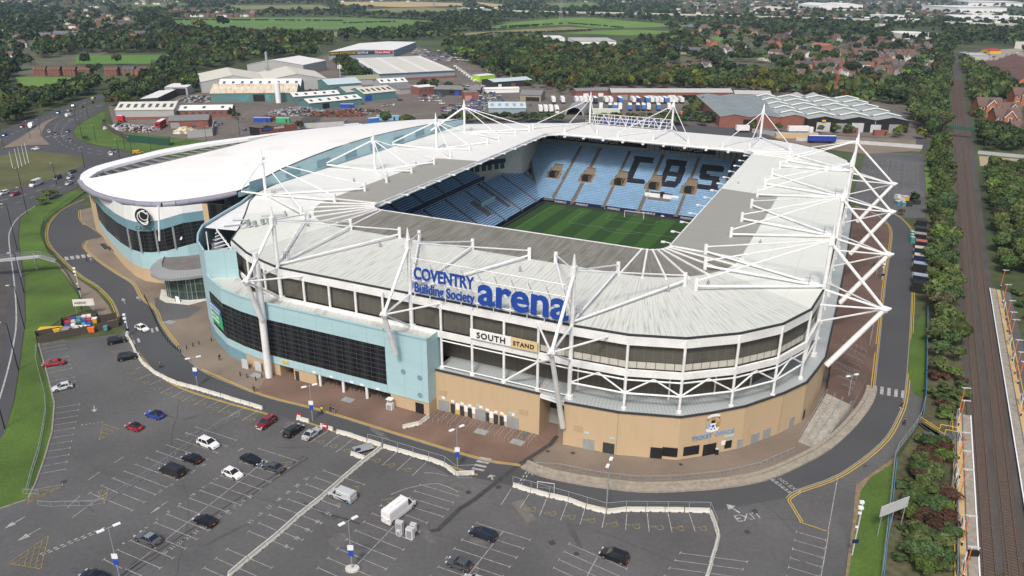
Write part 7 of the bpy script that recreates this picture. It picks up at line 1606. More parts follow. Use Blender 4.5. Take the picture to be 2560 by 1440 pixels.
p=G(672,206);t=thing('chimney_stack','silver industrial chimney with a rusty foot behind the white roof','chimney',p);b=MB();b.tube((p[0],p[1],7),(p[0],p[1],25),1.1,10,r2=.95);b.build('flue','steel',t);b=MB();b.tube(p,(p[0],p[1],8),1.5,10);b.build('flue_base','rRust',t);b=MB();b.tube((p[0],p[1],12),(p[0],p[1],12.3),2.3,10);b.build('gallery','steel',t)
def lattice(name,lab,cat,x,y,h,w0,w1,m_,arms=0,grp=None,lean=0,n=8):
 p=G(x,y);t=thing(name,lab,cat,p,group=grp);b=MB();C_=lambda k:[(p[0]+sx*(w0+(w1-w0)*k/n)/2+lean*k/n,p[1]+sy*(w0+(w1-w0)*k/n)/2,h*k/n)for sx,sy in((-1,-1),(1,-1),(1,1),(-1,1))];r_=w0*.035+.04
 for k in range(n):
  A_,B_=C_(k),C_(k+1)
  for i in range(4):b.tube(A_[i],B_[i],r_,4);b.tube(A_[i],B_[(i+1)%4],r_*.6,3);b.tube(B_[i],B_[(i+1)%4],r_*.6,3)
 b.build('lattice_mast',m_,t)
 for k in range(arms):z=h*(.7+.13*k);b=MB();b.tube((p[0]-h*.16,p[1],z),(p[0]+h*.16,p[1],z),r_,4);b.tube((p[0]-h*.16,p[1],z),(p[0],p[1],z+h*.05),r_*.7,3);b.tube((p[0]+h*.16,p[1],z),(p[0],p[1],z+h*.05),r_*.7,3);b.build('cross_arm',m_,t)
lattice('tower_crane_mast','slim red lattice crane leaning above the trees behind the sawtooth warehouse','crane',2080,248,30,1.8,1.0,mat('crane_red',(.50,.08,.06),.6),lean=3.2,n=14)
for x,y,h in((1402,52,42),(1762,42,40),(2198,80,46),(2236,40,50),(1793,10,40),(240,8,40),(1086,40,36)):lattice('electricity_pylon','grey lattice pylon in the distance','pylon',x,y,h,7,1.5,'grey',3,'distant pylons',n=6)
p=G(852,212);t=thing('telecom_mast','pale telecom mast with antennas between the factory and the warehouse','mast',p);b=MB();b.tube(p,(p[0],p[1],17),.3,7);b.build('pole','lgrey',t);b=MB()
for s in(-1,0,1):b.box((p[0]+s*1.2,p[1]-.3,14.5),(.7,.5,3))
b.build('antennas','white_clean',t)
def heap(x,y,rx,ry,h,cols,lab,n=260,name='scrap_heap'):
 p=G(x,y);b=MB();rr=random.Random(int(x*7+y))
 for k in range(n):
  a,r_=rr.uniform(0,6.28),math.sqrt(rr.random());z=h*(1-r_**1.5)*rr.uniform(.6,1);s=rr.uniform(.4,1.5)
  b.box((p[0]+math.cos(a)*r_*rx,p[1]+math.sin(a)*r_*ry,max(z,.2)),(s*rr.uniform(.5,1.6),s,s*rr.uniform(.2,.9)),rr.uniform(0,3),rr.randrange(len(cols)))
 o=b.build(name,cols,loc=p);tag(o,lab,'heap');o['kind']='stuff'
heap(305,320,11,8,2.6,['lgrey','white_clean','dark','grey'],'heap of mixed white scrap at the left of the walled yard');heap(352,325,12,8,2.8,['lgrey','grey','dark','redbrick'],'heap of grey scrap in the middle of the walled yard');heap(462,330,6,7,3,[mat('wood_scrap',(.5,.38,.2),.9),'cream'],'heap of yellow timber pieces at the yard corner');heap(495,250,16,14,3,['grey','dark','rust','lgrey'],'grey scrap spread left of the teal shed')
heap(745,282,20,14,4,['grey','lgrey','dark','grey'],'large grey metal heap in front of the silo',420);heap(835,288,22,9,3,[mat('rust_scrap',(.22,.09,.05),.9),'redbrick','dark'],'rust red scrap heap left of the wall',380);heap(790,232,14,10,3,['dark','rust_scrap' if 0 else MAT['rust_scrap'],'grey'],'dark red scrap heap behind the pale teal shed');heap(668,300,8,6,3,[MAT['rust_scrap'],'dark'],'rusty skips and scrap beside the blue cabin');heap(905,280,18,6,2.5,[MAT['rust_scrap'],'grey','dark'],'row of rusty scrap behind the blue workshop')
for x,y,w_,m_,lab in((657,305,10,'sblue','blue site cabin behind the black sign wall'),(708,306,8,'green','green container beside the blue site cabin'),(868,270,9,'sblue','blue cabin against the teal workshop'),(1712,290,6,'orange','orange container under the trees right of the trailers'),(1990,345,24,mat('tan_hoarding',(.55,.40,.22),.8),'tan hoarding panel behind the blue trailer'),(2125,332,8,'redbrick','red container in front of the black warehouse'),(2200,338,8,'redbrick','second red container in front of the black warehouse'),(970,300,14,mat('light_blue_cabin',(.15,.42,.65),.6),'light blue low building under the trees')):
 p=G(x,y);t=thing('container',lab,'container',p);b=MB();b.box((p[0],p[1],1.4),(w_,2.6,2.8),.03);b.build('container_body',m_,t);b=MB();b.box((p[0],p[1],2.85),(w_*1.02,2.7,.1),.03);b.build('container_roof','lgrey' if m_ not in('redbrick',)else m_,t);b=MB();b.box((p[0]+w_*.3,p[1]-1.35,1.2),(1.0,.06,2.0),.03);b.build('container_door','dark',t)
def wallthing(px,z,m_,lab,name='yard_wall',t_=.3):
 b=MB();b.wall(gp(px),0,z,t_);return tag(b.build(name,m_,loc=G(*px[0])),lab,'wall' if 'wall' in name else 'fence')
w1=wallthing([(650,341),(742,327)],4.2,'redbrick','red brick yard wall carrying a black sign behind the hall roof');wallthing([(626,337),(650,341)],4.6,'black','black wall with a round blue and white emblem')
a,c=Vector(G(655,340)),Vector(G(720,330));d=(c-a).normalized();nn=Vector((d.y,-d.x,0))
b=MB();q=(a+c)/2+nn*.35;b.box((q.x,q.y,3.4),((c-a).length,.2,1.9),math.atan2(d.y,d.x));t=thing('yard_sign','black board lettered in blue and white on the brick yard wall','sign',tuple(a));b.build('sign_board','black',t)
for s_,x,m_ in(('milver',.03,mat('letter_blue',(.06,.2,.7),.5)),('metals',.46,'white_clean')):text('sign_lettering',s_,2.3,m_,t,a+d*((c-a).length*x)+nn*.5+Vector((0,0,2.9)),d,ext=.03,offset=.02,xs=1.1)
wallthing([(745,322),(860,316),(868,308)],3.0,'lgrey','pale grey yard wall behind the hall roof');wallthing([(255,300),(258,315),(275,328),(318,352),(425,362)],3,'timber','dark board fence around the scrap heaps','yard_fence');wallthing([(318,354),(425,365),(425,358)],3.8,mat('green_fence',(.015,.07,.05),.7),'dark green screen fence facing the junction','yard_fence');wallthing([(470,345),(532,340),(536,318)],4,'wGrey','grey sheet fence at the corner of the walled yard','yard_fence')
wallthing([(1990,352),(2170,362),(2305,372)],2,'lgrey','grey palisade line behind the east car park','yard_fence',.1);wallthing([(1880,332),(2000,345)],2.4,'grey','grey compound wall behind the north-east corner')
mv=thing('motorway_viaduct','distant motorway viaduct with a pale parapet','viaduct',G(2300,60));pts=[G(*p)for p in((1150,28),(1300,37),(1560,42),(1785,48),(2100,57),(2340,66),(2700,78))]
b=MB();b.wall(pts,6,8.6,14);b.build('deck','lgrey',mv);b=MB();b.wall(offs(pts,7.5),8.6,9.8,.4);b.wall(offs(pts,-7.5),8.0,9.8,.4);b.build('parapet','concrete',mv)
b=MB()
for a,c in zip(pts,pts[1:]):
 n=int(math.dist(a,c)/40)
 for k in range(n):b.box((a[0]+(c[0]-a[0])*k/n,a[1]+(c[1]-a[1])*k/n,3),(2,10,6))
b.build('piers','dconc',mv)
for x,y,c in((2165,57.5,WH),(2118,56,BB),(1240,31,WH),(1205,30,WH),(1590,42,BB),(2255,61.5,WH),(2290,63,WH),(2420,68,WH),(2490,70,WH),(1745,46,WH)):
 trailer(x,y,-.08,c,'lorry on the distant motorway viaduct',False,'lorries on the motorway');o=[o for o in COL.objects if o.get('label')=='lorry on the distant motorway viaduct'][-1];o.location.z=8.6
t=thing('railway_footbridge','dark green footbridge crossing the railway','bridge',G(2400,345));a,c=G(2376,342),G(2432,348);b=MB();b.wall([a,c],5.0,6.2,.2);b.wall([(a[0],a[1]+2.5),(c[0],c[1]+2.5)],5.0,6.2,.2);b.build('parapets',mat('bridge_green',(.02,.10,.07),.6),t);b=MB();b.wall([(a[0],a[1]+1.25),(c[0],c[1]+1.25)],4.7,5.0,2.3);b.build('deck','dark',t)
b=MB();b.wall(gp([(2444,385),(2600,400)]),0,1.8,.2);tag(b.build('yard_fence','wGrey',loc=G(2444,385)),'grey fence around the sandy yard right of the railway','fence')
area('sandy_yard',[(2447,390),(2600,402),(2600,432),(2450,415)],mat('sand_yard',(.36,.29,.2),.95,var=.1,scale=.3),.09)
#  HOUSES
hr=random.Random(21)
def house_proto(name,w,d,h,rg,kind):
 r=thing(name,'house','house',local=True);b=MB();x0,x1,y0,y1=-w/2,w/2,-d/2,d/2
 for q in([(x0,y0),(x1,y0)],[(x1,y0),(x1,y1)],[(x1,y1),(x0,y1)],[(x0,y1),(x0,y0)]):b.face([(*q[0],0),(*q[1],0),(*q[1],h),(*q[0],h)])
 if kind!='hip':b.face([(x0,y0,h),(x0,y1,h),(x0,0,rg)]);b.face([(x1,y0,h),(x1,y1,h),(x1,0,rg)])
 b.build('walls','plain',r);b=MB();o=.35;i=0 if kind!='hip' else w*.3
 b.face([(x0-o,y0-o,h-.2),(x1+o,y0-o,h-.2),(x1+o-i,0,rg),(x0-o+i,0,rg)]);b.face([(x0-o,y1+o,h-.2),(x1+o,y1+o,h-.2),(x1+o-i,0,rg),(x0-o+i,0,rg)])
 if i:b.face([(x0-o,y0-o,h-.2),(x0-o,y1+o,h-.2),(x0-o+i,0,rg)]);b.face([(x1+o,y0-o,h-.2),(x1+o,y1+o,h-.2),(x1+o-i,0,rg)])
 if kind=='gable':
  g=w*.23;b.face([(-g-.2,y0-1.5,h-.3),(0,y0-1.5,rg-.6),(0,0,rg-.6),(-g-.2,0,h-.3)]);b.face([(g+.2,y0-1.5,h-.3),(0,y0-1.5,rg-.6),(0,0,rg-.6),(g+.2,0,h-.3)])
 rf=b.build('roof','plainroof',r)
 if kind=='gable':
  b=MB();b.face([(-g,y0-1.2,0),(g,y0-1.2,0),(g,y0-1.2,h),(0,y0-1.2,rg-.8),(-g,y0-1.2,h)]);b.face([(g,y0-1.2,0),(g,y0,0),(g,y0,h),(g,y0-1.2,h)]);b.face([(-g,y0-1.2,0),(-g,y0,0),(-g,y0,h),(-g,y0-1.2,h)]);b.build('porch_gable','plain',r)
  b=MB();b.tube((-g-.2,y0-1.55,h-.3),(0,y0-1.55,rg-.6),.14,4);b.tube((g+.2,y0-1.55,h-.3),(0,y0-1.55,rg-.6),.14,4);b.build('barge_boards','white_clean',r)
 b=MB();b.box((x0+w*.12,0,rg+.4),(.9,.6,1.6));o_=b.build('chimney','redbrick',rf)
 n=max(2,int(w/2.6))
 for k in range(n):
  for z in(1.5,4.0):
   if z+1>h:continue
   x=x0+w*(k+.5)/n;yy=y0-.05 if not(kind=='gable' and abs(x)<w*.23)else y0-1.25
   b=MB();b.box((x,yy,z),(1.35,.08,1.3));o_=b.build('window','white_clean',r);b=MB();b.box((x,yy-.05,z),(1.1,.05,1.05));b.build('pane','glass2',o_)
 KIDS[r.name]=[(c,list(c.children))for c in r.children]
 return r
HP={'semi':house_proto('house',12,8,5,8,'hip'),'gable':house_proto('house',10,8,5,8.2,'gable'),'terrace':house_proto('house',7,8.5,5.3,8.2,'plain')};HU=set()
WC={'red':(.22,.10,.075),'brown':(.20,.12,.09),'cream':(.52,.46,.33),'white':(.72,.71,.68),'buff':(.42,.31,.17),'orange':(.38,.14,.07)};RC={'brown':(.13,.085,.07),'grey':(.10,.105,.12),'slate':(.13,.145,.175),'orange':(.33,.13,.09),'red':(.145,.088,.075),'dark':(.075,.065,.06)}
HL=[]
def house(x,y,kind,wall,roof,rz,sc=1.0,lab=None,grp=None,pos=None):
 p=pos or G(x,y);HL.append((math.hypot(p[0],p[1]),p,kind,wall,roof,rz,sc,lab,grp))
def row(x0,y0,x1,y1,kind,walls,roofs,n=None,rz=None,sc=1,lab=None,grp=None,gap=0.0,jit=.0):
 a,c=G(x0,y0),G(x1,y1);L=math.dist(a,c);w={'semi':13.5,'gable':12.0,'terrace':7.05}[kind]*sc;n=n or max(1,int(L/w));an=math.atan2(c[1]-a[1],c[0]-a[0])if rz is None else rz
 for k in range(n):
  if hr.random()<gap:continue
  t=(k+.5)/n;house(0,0,kind,hr.choice(walls),hr.choice(roofs),an+hr.uniform(-jit,jit),sc*(L/n/w if kind=='terrace' and rz is None else 1),lab,grp,(a[0]+(c[0]-a[0])*t,a[1]+(c[1]-a[1])*t,0))
BRN=['brown','brown','dark','grey','red'];RW_=['red','red','brown','white','cream','orange']
for k,x in enumerate((105,140.5,179,216,283)):row(x-15,188+k*.2,x+15,188+k*.2,'terrace',['red'],['red'],4,sc=1,lab='red brick terrace block with steep brown roof in the line beyond the left field',grp='terrace blocks beyond the left field')
row(312,188,340,188,'terrace',['brown'],['grey'],3);row(345,190,372,188,'semi',['orange'],['red'],1)
LE='house in the estate left of the sports field'
for a in((30,150,'white','brown'),(33,128,'cream','brown'),(45,105,'red','slate'),(20,82,'white','grey'),(25,165,'brown','dark'),(55,118,'white','brown'),(10,172,'brown','dark'),(48,92,'red','slate'),(135,76,'white','red'),(115,18,'white','grey'),(8,105,'white','brown')):house(a[0],a[1],'semi',a[2],a[3],hr.uniform(-.5,.5),1.1,LE,'houses in the left estate')
for x0,y0,x1,y1,w_,r_ in((78,97,130,97,'brown','slate'),(95,103,140,103,'orange','orange'),(140,92,190,94,'brown','slate'),(185,98,245,99,'brown','slate'),(270,102,300,102,'orange','orange'),(298,92,365,92,'brown','grey'),(310,100,350,101,'orange','orange'),(335,102,365,103,'red','slate')):
 row(x0,y0,x1,y1,'terrace',[w_],[r_],sc=1.25,lab='wide low block with slate and orange roofs beyond the sports field trees',grp='slate and orange roofed blocks')
for y in(36,42,48,54,60,66,72,78,85):row(140+hr.uniform(0,40),y,330+hr.uniform(-30,10),y+2,'semi',['white','red','cream','brown'],BRN,gap=.5,jit=.5,lab=LE,grp='houses in the left estate')
for y in(20,28):row(100,y,330,y,'semi',['white','red'],BRN,gap=.72,jit=.5,lab=LE,grp='houses in the left estate')
for y in(27,32,37,42):row(405+hr.uniform(0,40),y,640,y,'semi',['red','white','brown'],['brown','red','dark'],gap=.35,jit=.2,lab='house in the strip beyond the green field',grp='houses beyond the green field')
row(425,42,600,43,'gable',['white','red'],['brown','red'],gap=.3,lab='white-gabled house along the hedge of the green field',grp='houses beyond the green field');row(322,10,420,12,'semi',['white','red'],['brown'],gap=.4,jit=.4,grp='houses on the left skyline',lab='large house on the left skyline')
RE='brick or rendered house in the estate behind the industrial units';GE='houses in the estate behind the stadium'
for y,x0,x1 in((70,1695,1840),(74,1700,1850),(79,1745,1880),(84,1790,1895)):row(x0,y,x1,y+3,'terrace',['orange','red','buff'],['red','slate','brown'],gap=.12,jit=.1,lab='red roofed house in the new estate by the green fields',grp='houses in the new estate')
for x0,y0,x1,y1,kd,ws,rs_ in((1700,134,1770,137,'terrace',['buff','red'],BRN),(1750,152,1790,154,'gable',['red'],BRN),(1663,144,1688,145,'gable',['buff'],['brown']),(1615,180,1668,176,'terrace',['red'],['grey','brown']),(1700,180,1745,176,'gable',['orange','brown'],BRN),(1745,174,1780,178,'gable',['white'],['grey']),(1785,140,1810,141,'gable',['cream'],['brown']),(1808,137,1850,133,'gable',['white'],['grey']),(1840,130,1870,128,'gable',['white'],['grey']),(1765,108,1785,117,'gable',['orange'],['brown']),(1818,116,1835,118,'gable',['cream'],['brown']),
(1928,112,1962,92,'terrace',['red','white'],['red','brown']),(1945,118,1975,98,'terrace',['red','orange'],['red','brown']),(1960,92,1990,80,'gable',['red','white'],BRN),(1978,120,2010,122,'terrace',['white'],['red']),(1925,139,1990,145,'terrace',['white','cream'],['brown']),(1990,142,2020,146,'terrace',['white'],['brown']),(1900,150,1975,158,'terrace',['white','cream'],['dark','brown']),(2035,122,2075,126,'terrace',['orange','cream'],['orange']),(2005,106,2030,104,'gable',['cream'],['brown']),(2025,160,2075,158,'gable',['red','orange'],BRN),(2165,150,2215,155,'gable',['red','brown'],BRN),
(2230,158,2262,152,'gable',['cream','white'],['brown']),(2265,152,2340,156,'terrace',['cream','cream','white'],['brown','dark']),(2290,168,2312,168,'gable',['red','white'],['red']),(2250,172,2290,182,'terrace',['red','white'],['brown']),(2090,182,2115,180,'gable',['red'],['brown']),(1975,193,2020,196,'gable',['red'],['brown']),(2062,198,2090,199,'gable',['red','white'],['brown']),(2143,198,2165,198,'gable',['red'],['dark']),(2150,165,2180,172,'gable',['orange'],['brown']),(2120,170,2150,168,'gable',['red'],['brown'])):
 row(x0,y0,x1,y1,kd,ws,rs_,jit=.06,lab=RE,grp=GE)
for y,x0,x1,g_ in((88,1960,2140,.6),(96,2000,2220,.45),(103,2090,2250,.35),(110,2100,2290,.3),(117,2140,2320,.25),(124,2120,2330,.2),(131,2090,2340,.25),(139,2080,2345,.2),(147,2100,2345,.25),(164,1990,2240,.3),(172,1940,2260,.35),(182,1980,2320,.4),(190,2000,2280,.5),(126,1860,1990,.55),(100,1900,1990,.6)):
 row(x0,y,x1,y+3,hr.choice(['semi','gable','terrace']),RW_,BRN,gap=g_,jit=.35,lab=RE,grp=GE)
for y in(5,9,13,17,21,25,29,34,39,44):row(1690,y,2400,y+2,'semi',['red','white','brown','cream'],['brown','red','grey','dark'],gap=.62,jit=.5,lab='tiny house in the town on the skyline',grp='houses in the town on the skyline')
for y in(2,5):row(0,y,1690,y,'semi',['white','red'],BRN,gap=.75,jit=.5,lab='tiny house on the skyline',grp='houses on the skyline')
for k,(x0,y0,x1,y1)in enumerate(((2462,173,2560,216),(2478,170,2580,208),(2495,166,2590,196),(2510,160,2600,186),(2525,154,2600,174))):row(x0,y0,x1,y1,'terrace',['red','orange'],['red','brown'],lab='red brick terraced house with chimney in the rows right of the railway',grp='terraced houses right of the railway')
row(2405,170,2470,172,'terrace',['buff','orange'],['brown'],lab='low house at the end of the terraces beyond the railway trees',grp='terraced houses right of the railway')
NR=[]
for x,y,sc,lab in((2462,290,1.5,'red brick house with a white gabled bay nearest the railway on the right'),(2505,318,1.45,'red brick house with a big gable above the trees at the right edge'),(2550,262,1.5,'red brick house cut by the right edge of the picture'),(2520,290,1.1,'smaller brown-roofed house between the two gabled ones'),(2545,345,1.2,'brick house low at the right edge behind the trees')):house(x,y,'gable','orange','brown',-.12,sc,lab,None)
HL.sort(key=lambda a:a[0]/a[6]);far=[]
for i,(dist_,p,kind,wl_,rf_,rz,sc,lab,grp)in enumerate(HL):
 if i>=300:far.append((p,kind,wl_,rf_,rz,sc));continue
 r=HP[kind]if kind not in HU else dup(HP[kind],(0,0,0))
 HU.add(kind);r.location=(p[0],p[1],.1);r.rotation_euler=(0,0,rz);r.scale=(sc,min(sc,1.1)if kind=='terrace' else sc,1 if kind=='terrace' else sc);tag(r,lab or 'house beyond the left field','house',grp)
 if not grp and 'group' in r:del r['group']
 for c in r.children:
  if c.name.startswith('walls')or c.name.startswith('porch'):c.color=(*WC[wl_],1)
  if c.name.startswith('roof'):c.color=(*RC[rf_],1)
M['vcol']=bpy.data.materials.new('tinted_by_face');M['vcol'].use_nodes=True;n_t=M['vcol'].node_tree;at=n_t.nodes.new('ShaderNodeAttribute');at.attribute_name='Col';n_t.links.new(at.outputs['Color'],n_t.nodes['Principled BSDF'].inputs['Base Color']);n_t.nodes['Principled BSDF'].inputs['Roughness'].default_value=.85
def colmesh(name,verts,faces,cols,m_):
 me=bpy.data.meshes.new(name);nf,k=faces.shape;me.vertices.add(len(verts));me.vertices.foreach_set('co',verts.astype(np.float32).ravel());me.loops.add(nf*k);me.loops.foreach_set('vertex_index',faces.astype(np.int32).ravel());me.polygons.add(nf);me.polygons.foreach_set('loop_start',np.arange(0,nf*k,k,dtype=np.int32));
 ca=me.color_attributes.new('Col','FLOAT_COLOR','CORNER');cc=np.ones((nf*k,4),np.float32);cc[:,:3]=np.repeat(cols,k,axis=0);ca.data.foreach_set('color',cc.ravel());me.update(calc_edges=True);me.materials.append(m_);o=bpy.data.objects.new(name,me);COL.objects.link(o);return o
V,F_,C_=[],[],[]
for p,kind,wl_,rf_,rz,sc in far:
 w,d,h,rg={'semi':(12,8,5,8),'gable':(10,8,5,8.2),'terrace':(7,8.5,5.3,8.2)}[kind];w*=sc;x0,x1,y0,y1=-w/2,w/2,-d/2,d/2;o=.3
 lv=[(x0,y0,0),(x1,y0,0),(x1,y1,0),(x0,y1,0),(x0,y0,h),(x1,y0,h),(x1,y1,h),(x0,y1,h),(x0-o,y0-o,h),(x1+o,y0-o,h),(x1+o,y1+o,h),(x0-o,y1+o,h),(x0-o,0,rg),(x1+o,0,rg),(x0,0,rg),(x1,0,rg)]
 ca,sa=math.cos(rz),math.sin(rz);b0=len(V);V+=[(p[0]+a*ca-b_*sa,p[1]+a*sa+b_*ca,z)for a,b_,z in lv]
 for f,c in(((0,1,5,4),WC[wl_]),((1,2,6,5),WC[wl_]),((2,3,7,6),WC[wl_]),((3,0,4,7),WC[wl_]),((4,7,14,14),WC[wl_]),((5,6,15,15),WC[wl_]),((8,9,13,12),RC[rf_]),((11,10,13,12),RC[rf_])):
  if f[2]==f[3]:f=(f[0],f[1],f[2],b0 and f[2])
  F_.append([b0+i for i in f]);C_.append(c)
F_=np.array([f if f[2]!=f[3]and len(set(f))==4 else[f[0],f[1],f[2],f[0]]for f in F_])
ok=np.array([len(set(f))==4 for f in F_.tolist()]);F_=F_[ok];C_=np.array(C_)[ok]
o=colmesh('distant_houses',np.array(V),F_,C_,M['vcol']);tag(o,'mass of tiny distant houses spread along the skyline','houses');o['kind']='stuff'
#  TREES
tr=np.random.default_rng(5)
def crown(nb,nl,size,seed,shape=(1,1,1),blobr=.42):
 """unit crown: leaf quads over nb clumps; returns verts (n*4,3) and per-leaf clump shade"""
 g=np.random.default_rng(seed);cen=[]
 for _ in range(nb):
  v=g.normal(size=3);v/=np.linalg.norm(v);r=g.uniform(.25,.62);c=v*r;c[2]=abs(c[2])*.9-.15;cen.append(c)
 cen=np.array(cen);br=g.uniform(blobr*.7,blobr*1.15,nb);per=nl//nb;vs=[];sh=[]
 tone=g.uniform(.62,1.4,nb)
 for i in range(nb):
  d=g.normal(size=(per,3));d/=np.linalg.norm(d,axis=1)[:,None];d[:,2]=np.where(d[:,2]<-.35,-d[:,2],d[:,2]);c=cen[i]+d*br[i]*g.uniform(.75,1.06,(per,1))
  nrm=d+g.normal(size=(per,3))*.55;nrm/=np.linalg.norm(nrm,axis=1)[:,None];up=g.normal(size=(per,3));x=np.cross(nrm,up);x/=np.linalg.norm(x,axis=1)[:,None];y=np.cross(nrm,x);s=size*g.uniform(.6,1.4,(per,1));s2=s*g.uniform(.6,1.1,(per,1))
  q=np.stack([c-x*s-y*s2,c+x*s-y*s2*.8,c+x*s*.8+y*s2,c-x*s+y*s2],axis=1);vs.append(q);sh.append(tone[i]*g.uniform(.82,1.2,per))
 v=np.concatenate(vs)*np.array(shape);return v.reshape(-1,3),np.concatenate(sh)
def core(seed,shape,r=.62):
 bm=bmesh.new();bmesh.ops.create_icosphere(bm,subdivisions=2,radius=r);g=np.random.default_rng(seed);v=np.array([list(x.co)for x in bm.verts]);v*=g.uniform(.82,1.12,(len(v),1));v*=np.array(shape);f=np.array([[x.index for x in p.verts]+[p.verts[0].index]for p in bm.faces]);bm.free();return v,f
def leafmat(name,attr):
 m_=bpy.data.materials.new(name);m_.use_nodes=True;n=m_.node_tree;N,L=n.nodes,n.links;b=N['Principled BSDF'];b.inputs['Roughness'].default_value=.8;b.inputs['Specular IOR Level'].default_value=.15;a=N.new('ShaderNodeAttribute');a.attribute_name='Col'
 if attr:L.new(a.outputs['Color'],b.inputs['Base Color'])
 else:oi=N.new('ShaderNodeObjectInfo');mx=N.new('ShaderNodeVectorMath');mx.operation='MULTIPLY';L.new(a.outputs['Color'],mx.inputs[0]);L.new(oi.outputs['Color'],mx.inputs[1]);L.new(mx.outputs[0],b.inputs['Base Color'])
 return m_
LM,LMA=leafmat('leaves_tinted',False),leafmat('leaves_far',True)
SH={'round':(1,1,.95),'wide':(1.15,1.1,.75),'tall':(.62,.62,1.35),'shrub':(1.1,1.1,.62),'cone':(.5,.5,1.6)}
CM={}
for sname,shp in SH.items():
 for k in range(3):
  v,sh=crown(16,1100,.085,100+k*7+len(sname),shp);nf=len(v)//4;f=np.arange(nf*4).reshape(nf,4);cv,cf_=core(k,shp,.56)
  cc=np.repeat(sh[:,None],3,axis=1)
  me_v=np.concatenate([v,cv]);tri=cf_[:,:3]+len(v)
  me=bpy.data.meshes.new('crown');me.from_pydata([tuple(x)for x in me_v],[],[tuple(x)for x in f.tolist()]+[tuple(x)for x in tri.tolist()])
  ca=me.color_attributes.new('Col','FLOAT_COLOR','CORNER');arr=np.ones((len(f)*4+len(tri)*3,4),np.float32);arr[:len(f)*4,:3]=np.repeat(cc,4,axis=0);arr[len(f)*4:,:3]=.8;ca.data.foreach_set('color',arr.ravel());me.materials.append(LM);CM[(sname,k)]=me
b=MB();b.tube((0,0,0),(.03,0,.5),.045,7,r2=.032);b.tube((.03,0,.5),(0,.02,.85),.032,6,r2=.015)
for a in range(5):t=a*1.26;b.tube((.03,0,.42+a*.05),(math.cos(t)*.3,math.sin(t)*.3,.72+a*.03),.018,4,r2=.007)
_t=b.build('trunk','bark');TM=_t.data;bpy.data.objects.remove(_t)
PAL={'dark':(.030,.050,.025),'mid':(.052,.085,.032),'olive':(.074,.098,.034),'yel':(.125,.135,.026),'autumn':(.078,.064,.026),'bright':(.085,.13,.03),'red':(.060,.034,.022),'brown':(.060,.060,.034),'blue':(.042,.064,.038)}
MIX={'wood':['dark']*5+['mid']*6+['olive']*4+['brown','bright','autumn','blue','blue'],'rail':['mid']*3+['olive']*7+['dark','brown','bright','mid'],'far':['dark']*5+['mid']*4+['blue']*4+['olive']*2,'scrub':['red']*2+['bright']*3+['mid']*4+['brown']+['olive']*3,'gold':['olive']*5+['autumn']*2+['mid']*3+['yel','dark']}
TL=[]
def tree(x,y,r,h,shp='round',col=None,zone='wood',lab=None,cat='tree',pos=None):
 p=pos or G(x,y);TL.append([p,r,h,shp,col or MIX[zone][tr.integers(len(MIX[zone]))],zone,lab,cat,tr.uniform(.8,1.3)])
LABS={'rail':('leafy shrub tree in the strip beside the railway','trees beside the railway'),'wood':('broadleaf tree in the belts of woodland around the site','trees in the woodland belts'),'gold':('autumn tinted tree in the wood behind the haulage yard','autumn trees behind the haulage yard'),'scrub':('low red and green bush in the scrub beside the near platform','bushes in the railway scrub'),'far':('distant tree among the fields and houses far behind the stadium','distant trees')}
def inpx(x,y,polys):return any(inpoly(x,y,pl_)for pl_ in polys)
LZ=gp([(1350,80),(1548,84),(1560,132),(1440,134),(1350,112)])
def fill(poly,sp,r,h,zone,shp=('round',),dens=1.0,excl=(),jit=.45):
 xs=[p[0]for p in poly];g_=gp(poly);gx=[p[0]for p in g_];gy=[p[1]for p in g_];y=min(gy);k=0
 while y<max(gy):
  x=min(gx)+(k%2)*sp/2;k+=1
  while x<max(gx):
   X,Y=x+tr.uniform(-jit,jit)*sp,y+tr.uniform(-jit,jit)*sp;x+=sp
   if not inpoly(X,Y,g_)or tr.random()>dens or inpoly(X,Y,LZ):continue
   s=tr.uniform(.75,1.25);tree(0,0,r*s,h*s*tr.uniform(.85,1.15),shp[tr.integers(len(shp))],None,zone,pos=(X,Y,0))
  y+=sp*.87
fill([(2335,352),(2368,345),(2376,470),(2380,600),(2384,700),(2390,830),(2398,920),(2335,940),(2320,780),(2322,560),(2335,470),(2322,420)],4.2,2.9,6.5,'rail',('round','wide','tall'),.95)
fill([(2320,930),(2405,930),(2412,1020),(2375,1060),(2320,1040)],3.4,1.9,2.2,'scrub',('shrub',),.75)
fill([(2302,1105),(2372,1110),(2376,1440),(2280,1440),(2262,1300)],2.2,2.0,2.6,'scrub',('shrub',),1);fill([(2250,1150),(2290,1150),(2262,1440),(2215,1440)],3.2,1.3,1.2,'scrub',('shrub',),.6)
fill([(2466,420),(2600,430),(2600,690),(2530,700),(2498,690),(2480,560)],4.6,3.2,7,'rail',('round','wide'),.95);fill([(2520,700),(2600,700),(2600,900),(2545,830)],5,1.6,2.2,'scrub',('shrub',),.5)
fill([(2432,215),(2450,215),(2470,350),(2520,365),(2600,380),(2600,352),(2440,335),(2425,300)],7,4.2,9.5,'rail',('round','wide'),.8);fill([(2445,330),(2540,345),(2560,384),(2452,380),(2440,350)],6.5,4,9,'wood',('round','wide'),.95)
fill([(2402,160),(2420,160),(2470,190),(2540,228),(2600,245),(2600,262),(2480,250),(2444,262),(2428,250),(2416,200)],8,5,10,'rail',('round','wide'),.95)
fill([(2270,250),(2340,190),(2364,180),(2364,330),(2330,350),(2300,345),(2275,300)],8,5,11,'rail',('round','wide'),.95);fill([(2020,255),(2180,245),(2290,195),(2300,240),(2270,262),(2120,262)],10,5.5,12,'wood',('round','wide'),.8)
fill([(2340,115),(2375,110),(2375,180),(2330,190),(2335,150)],9,5,11,'wood',('round',),.9)
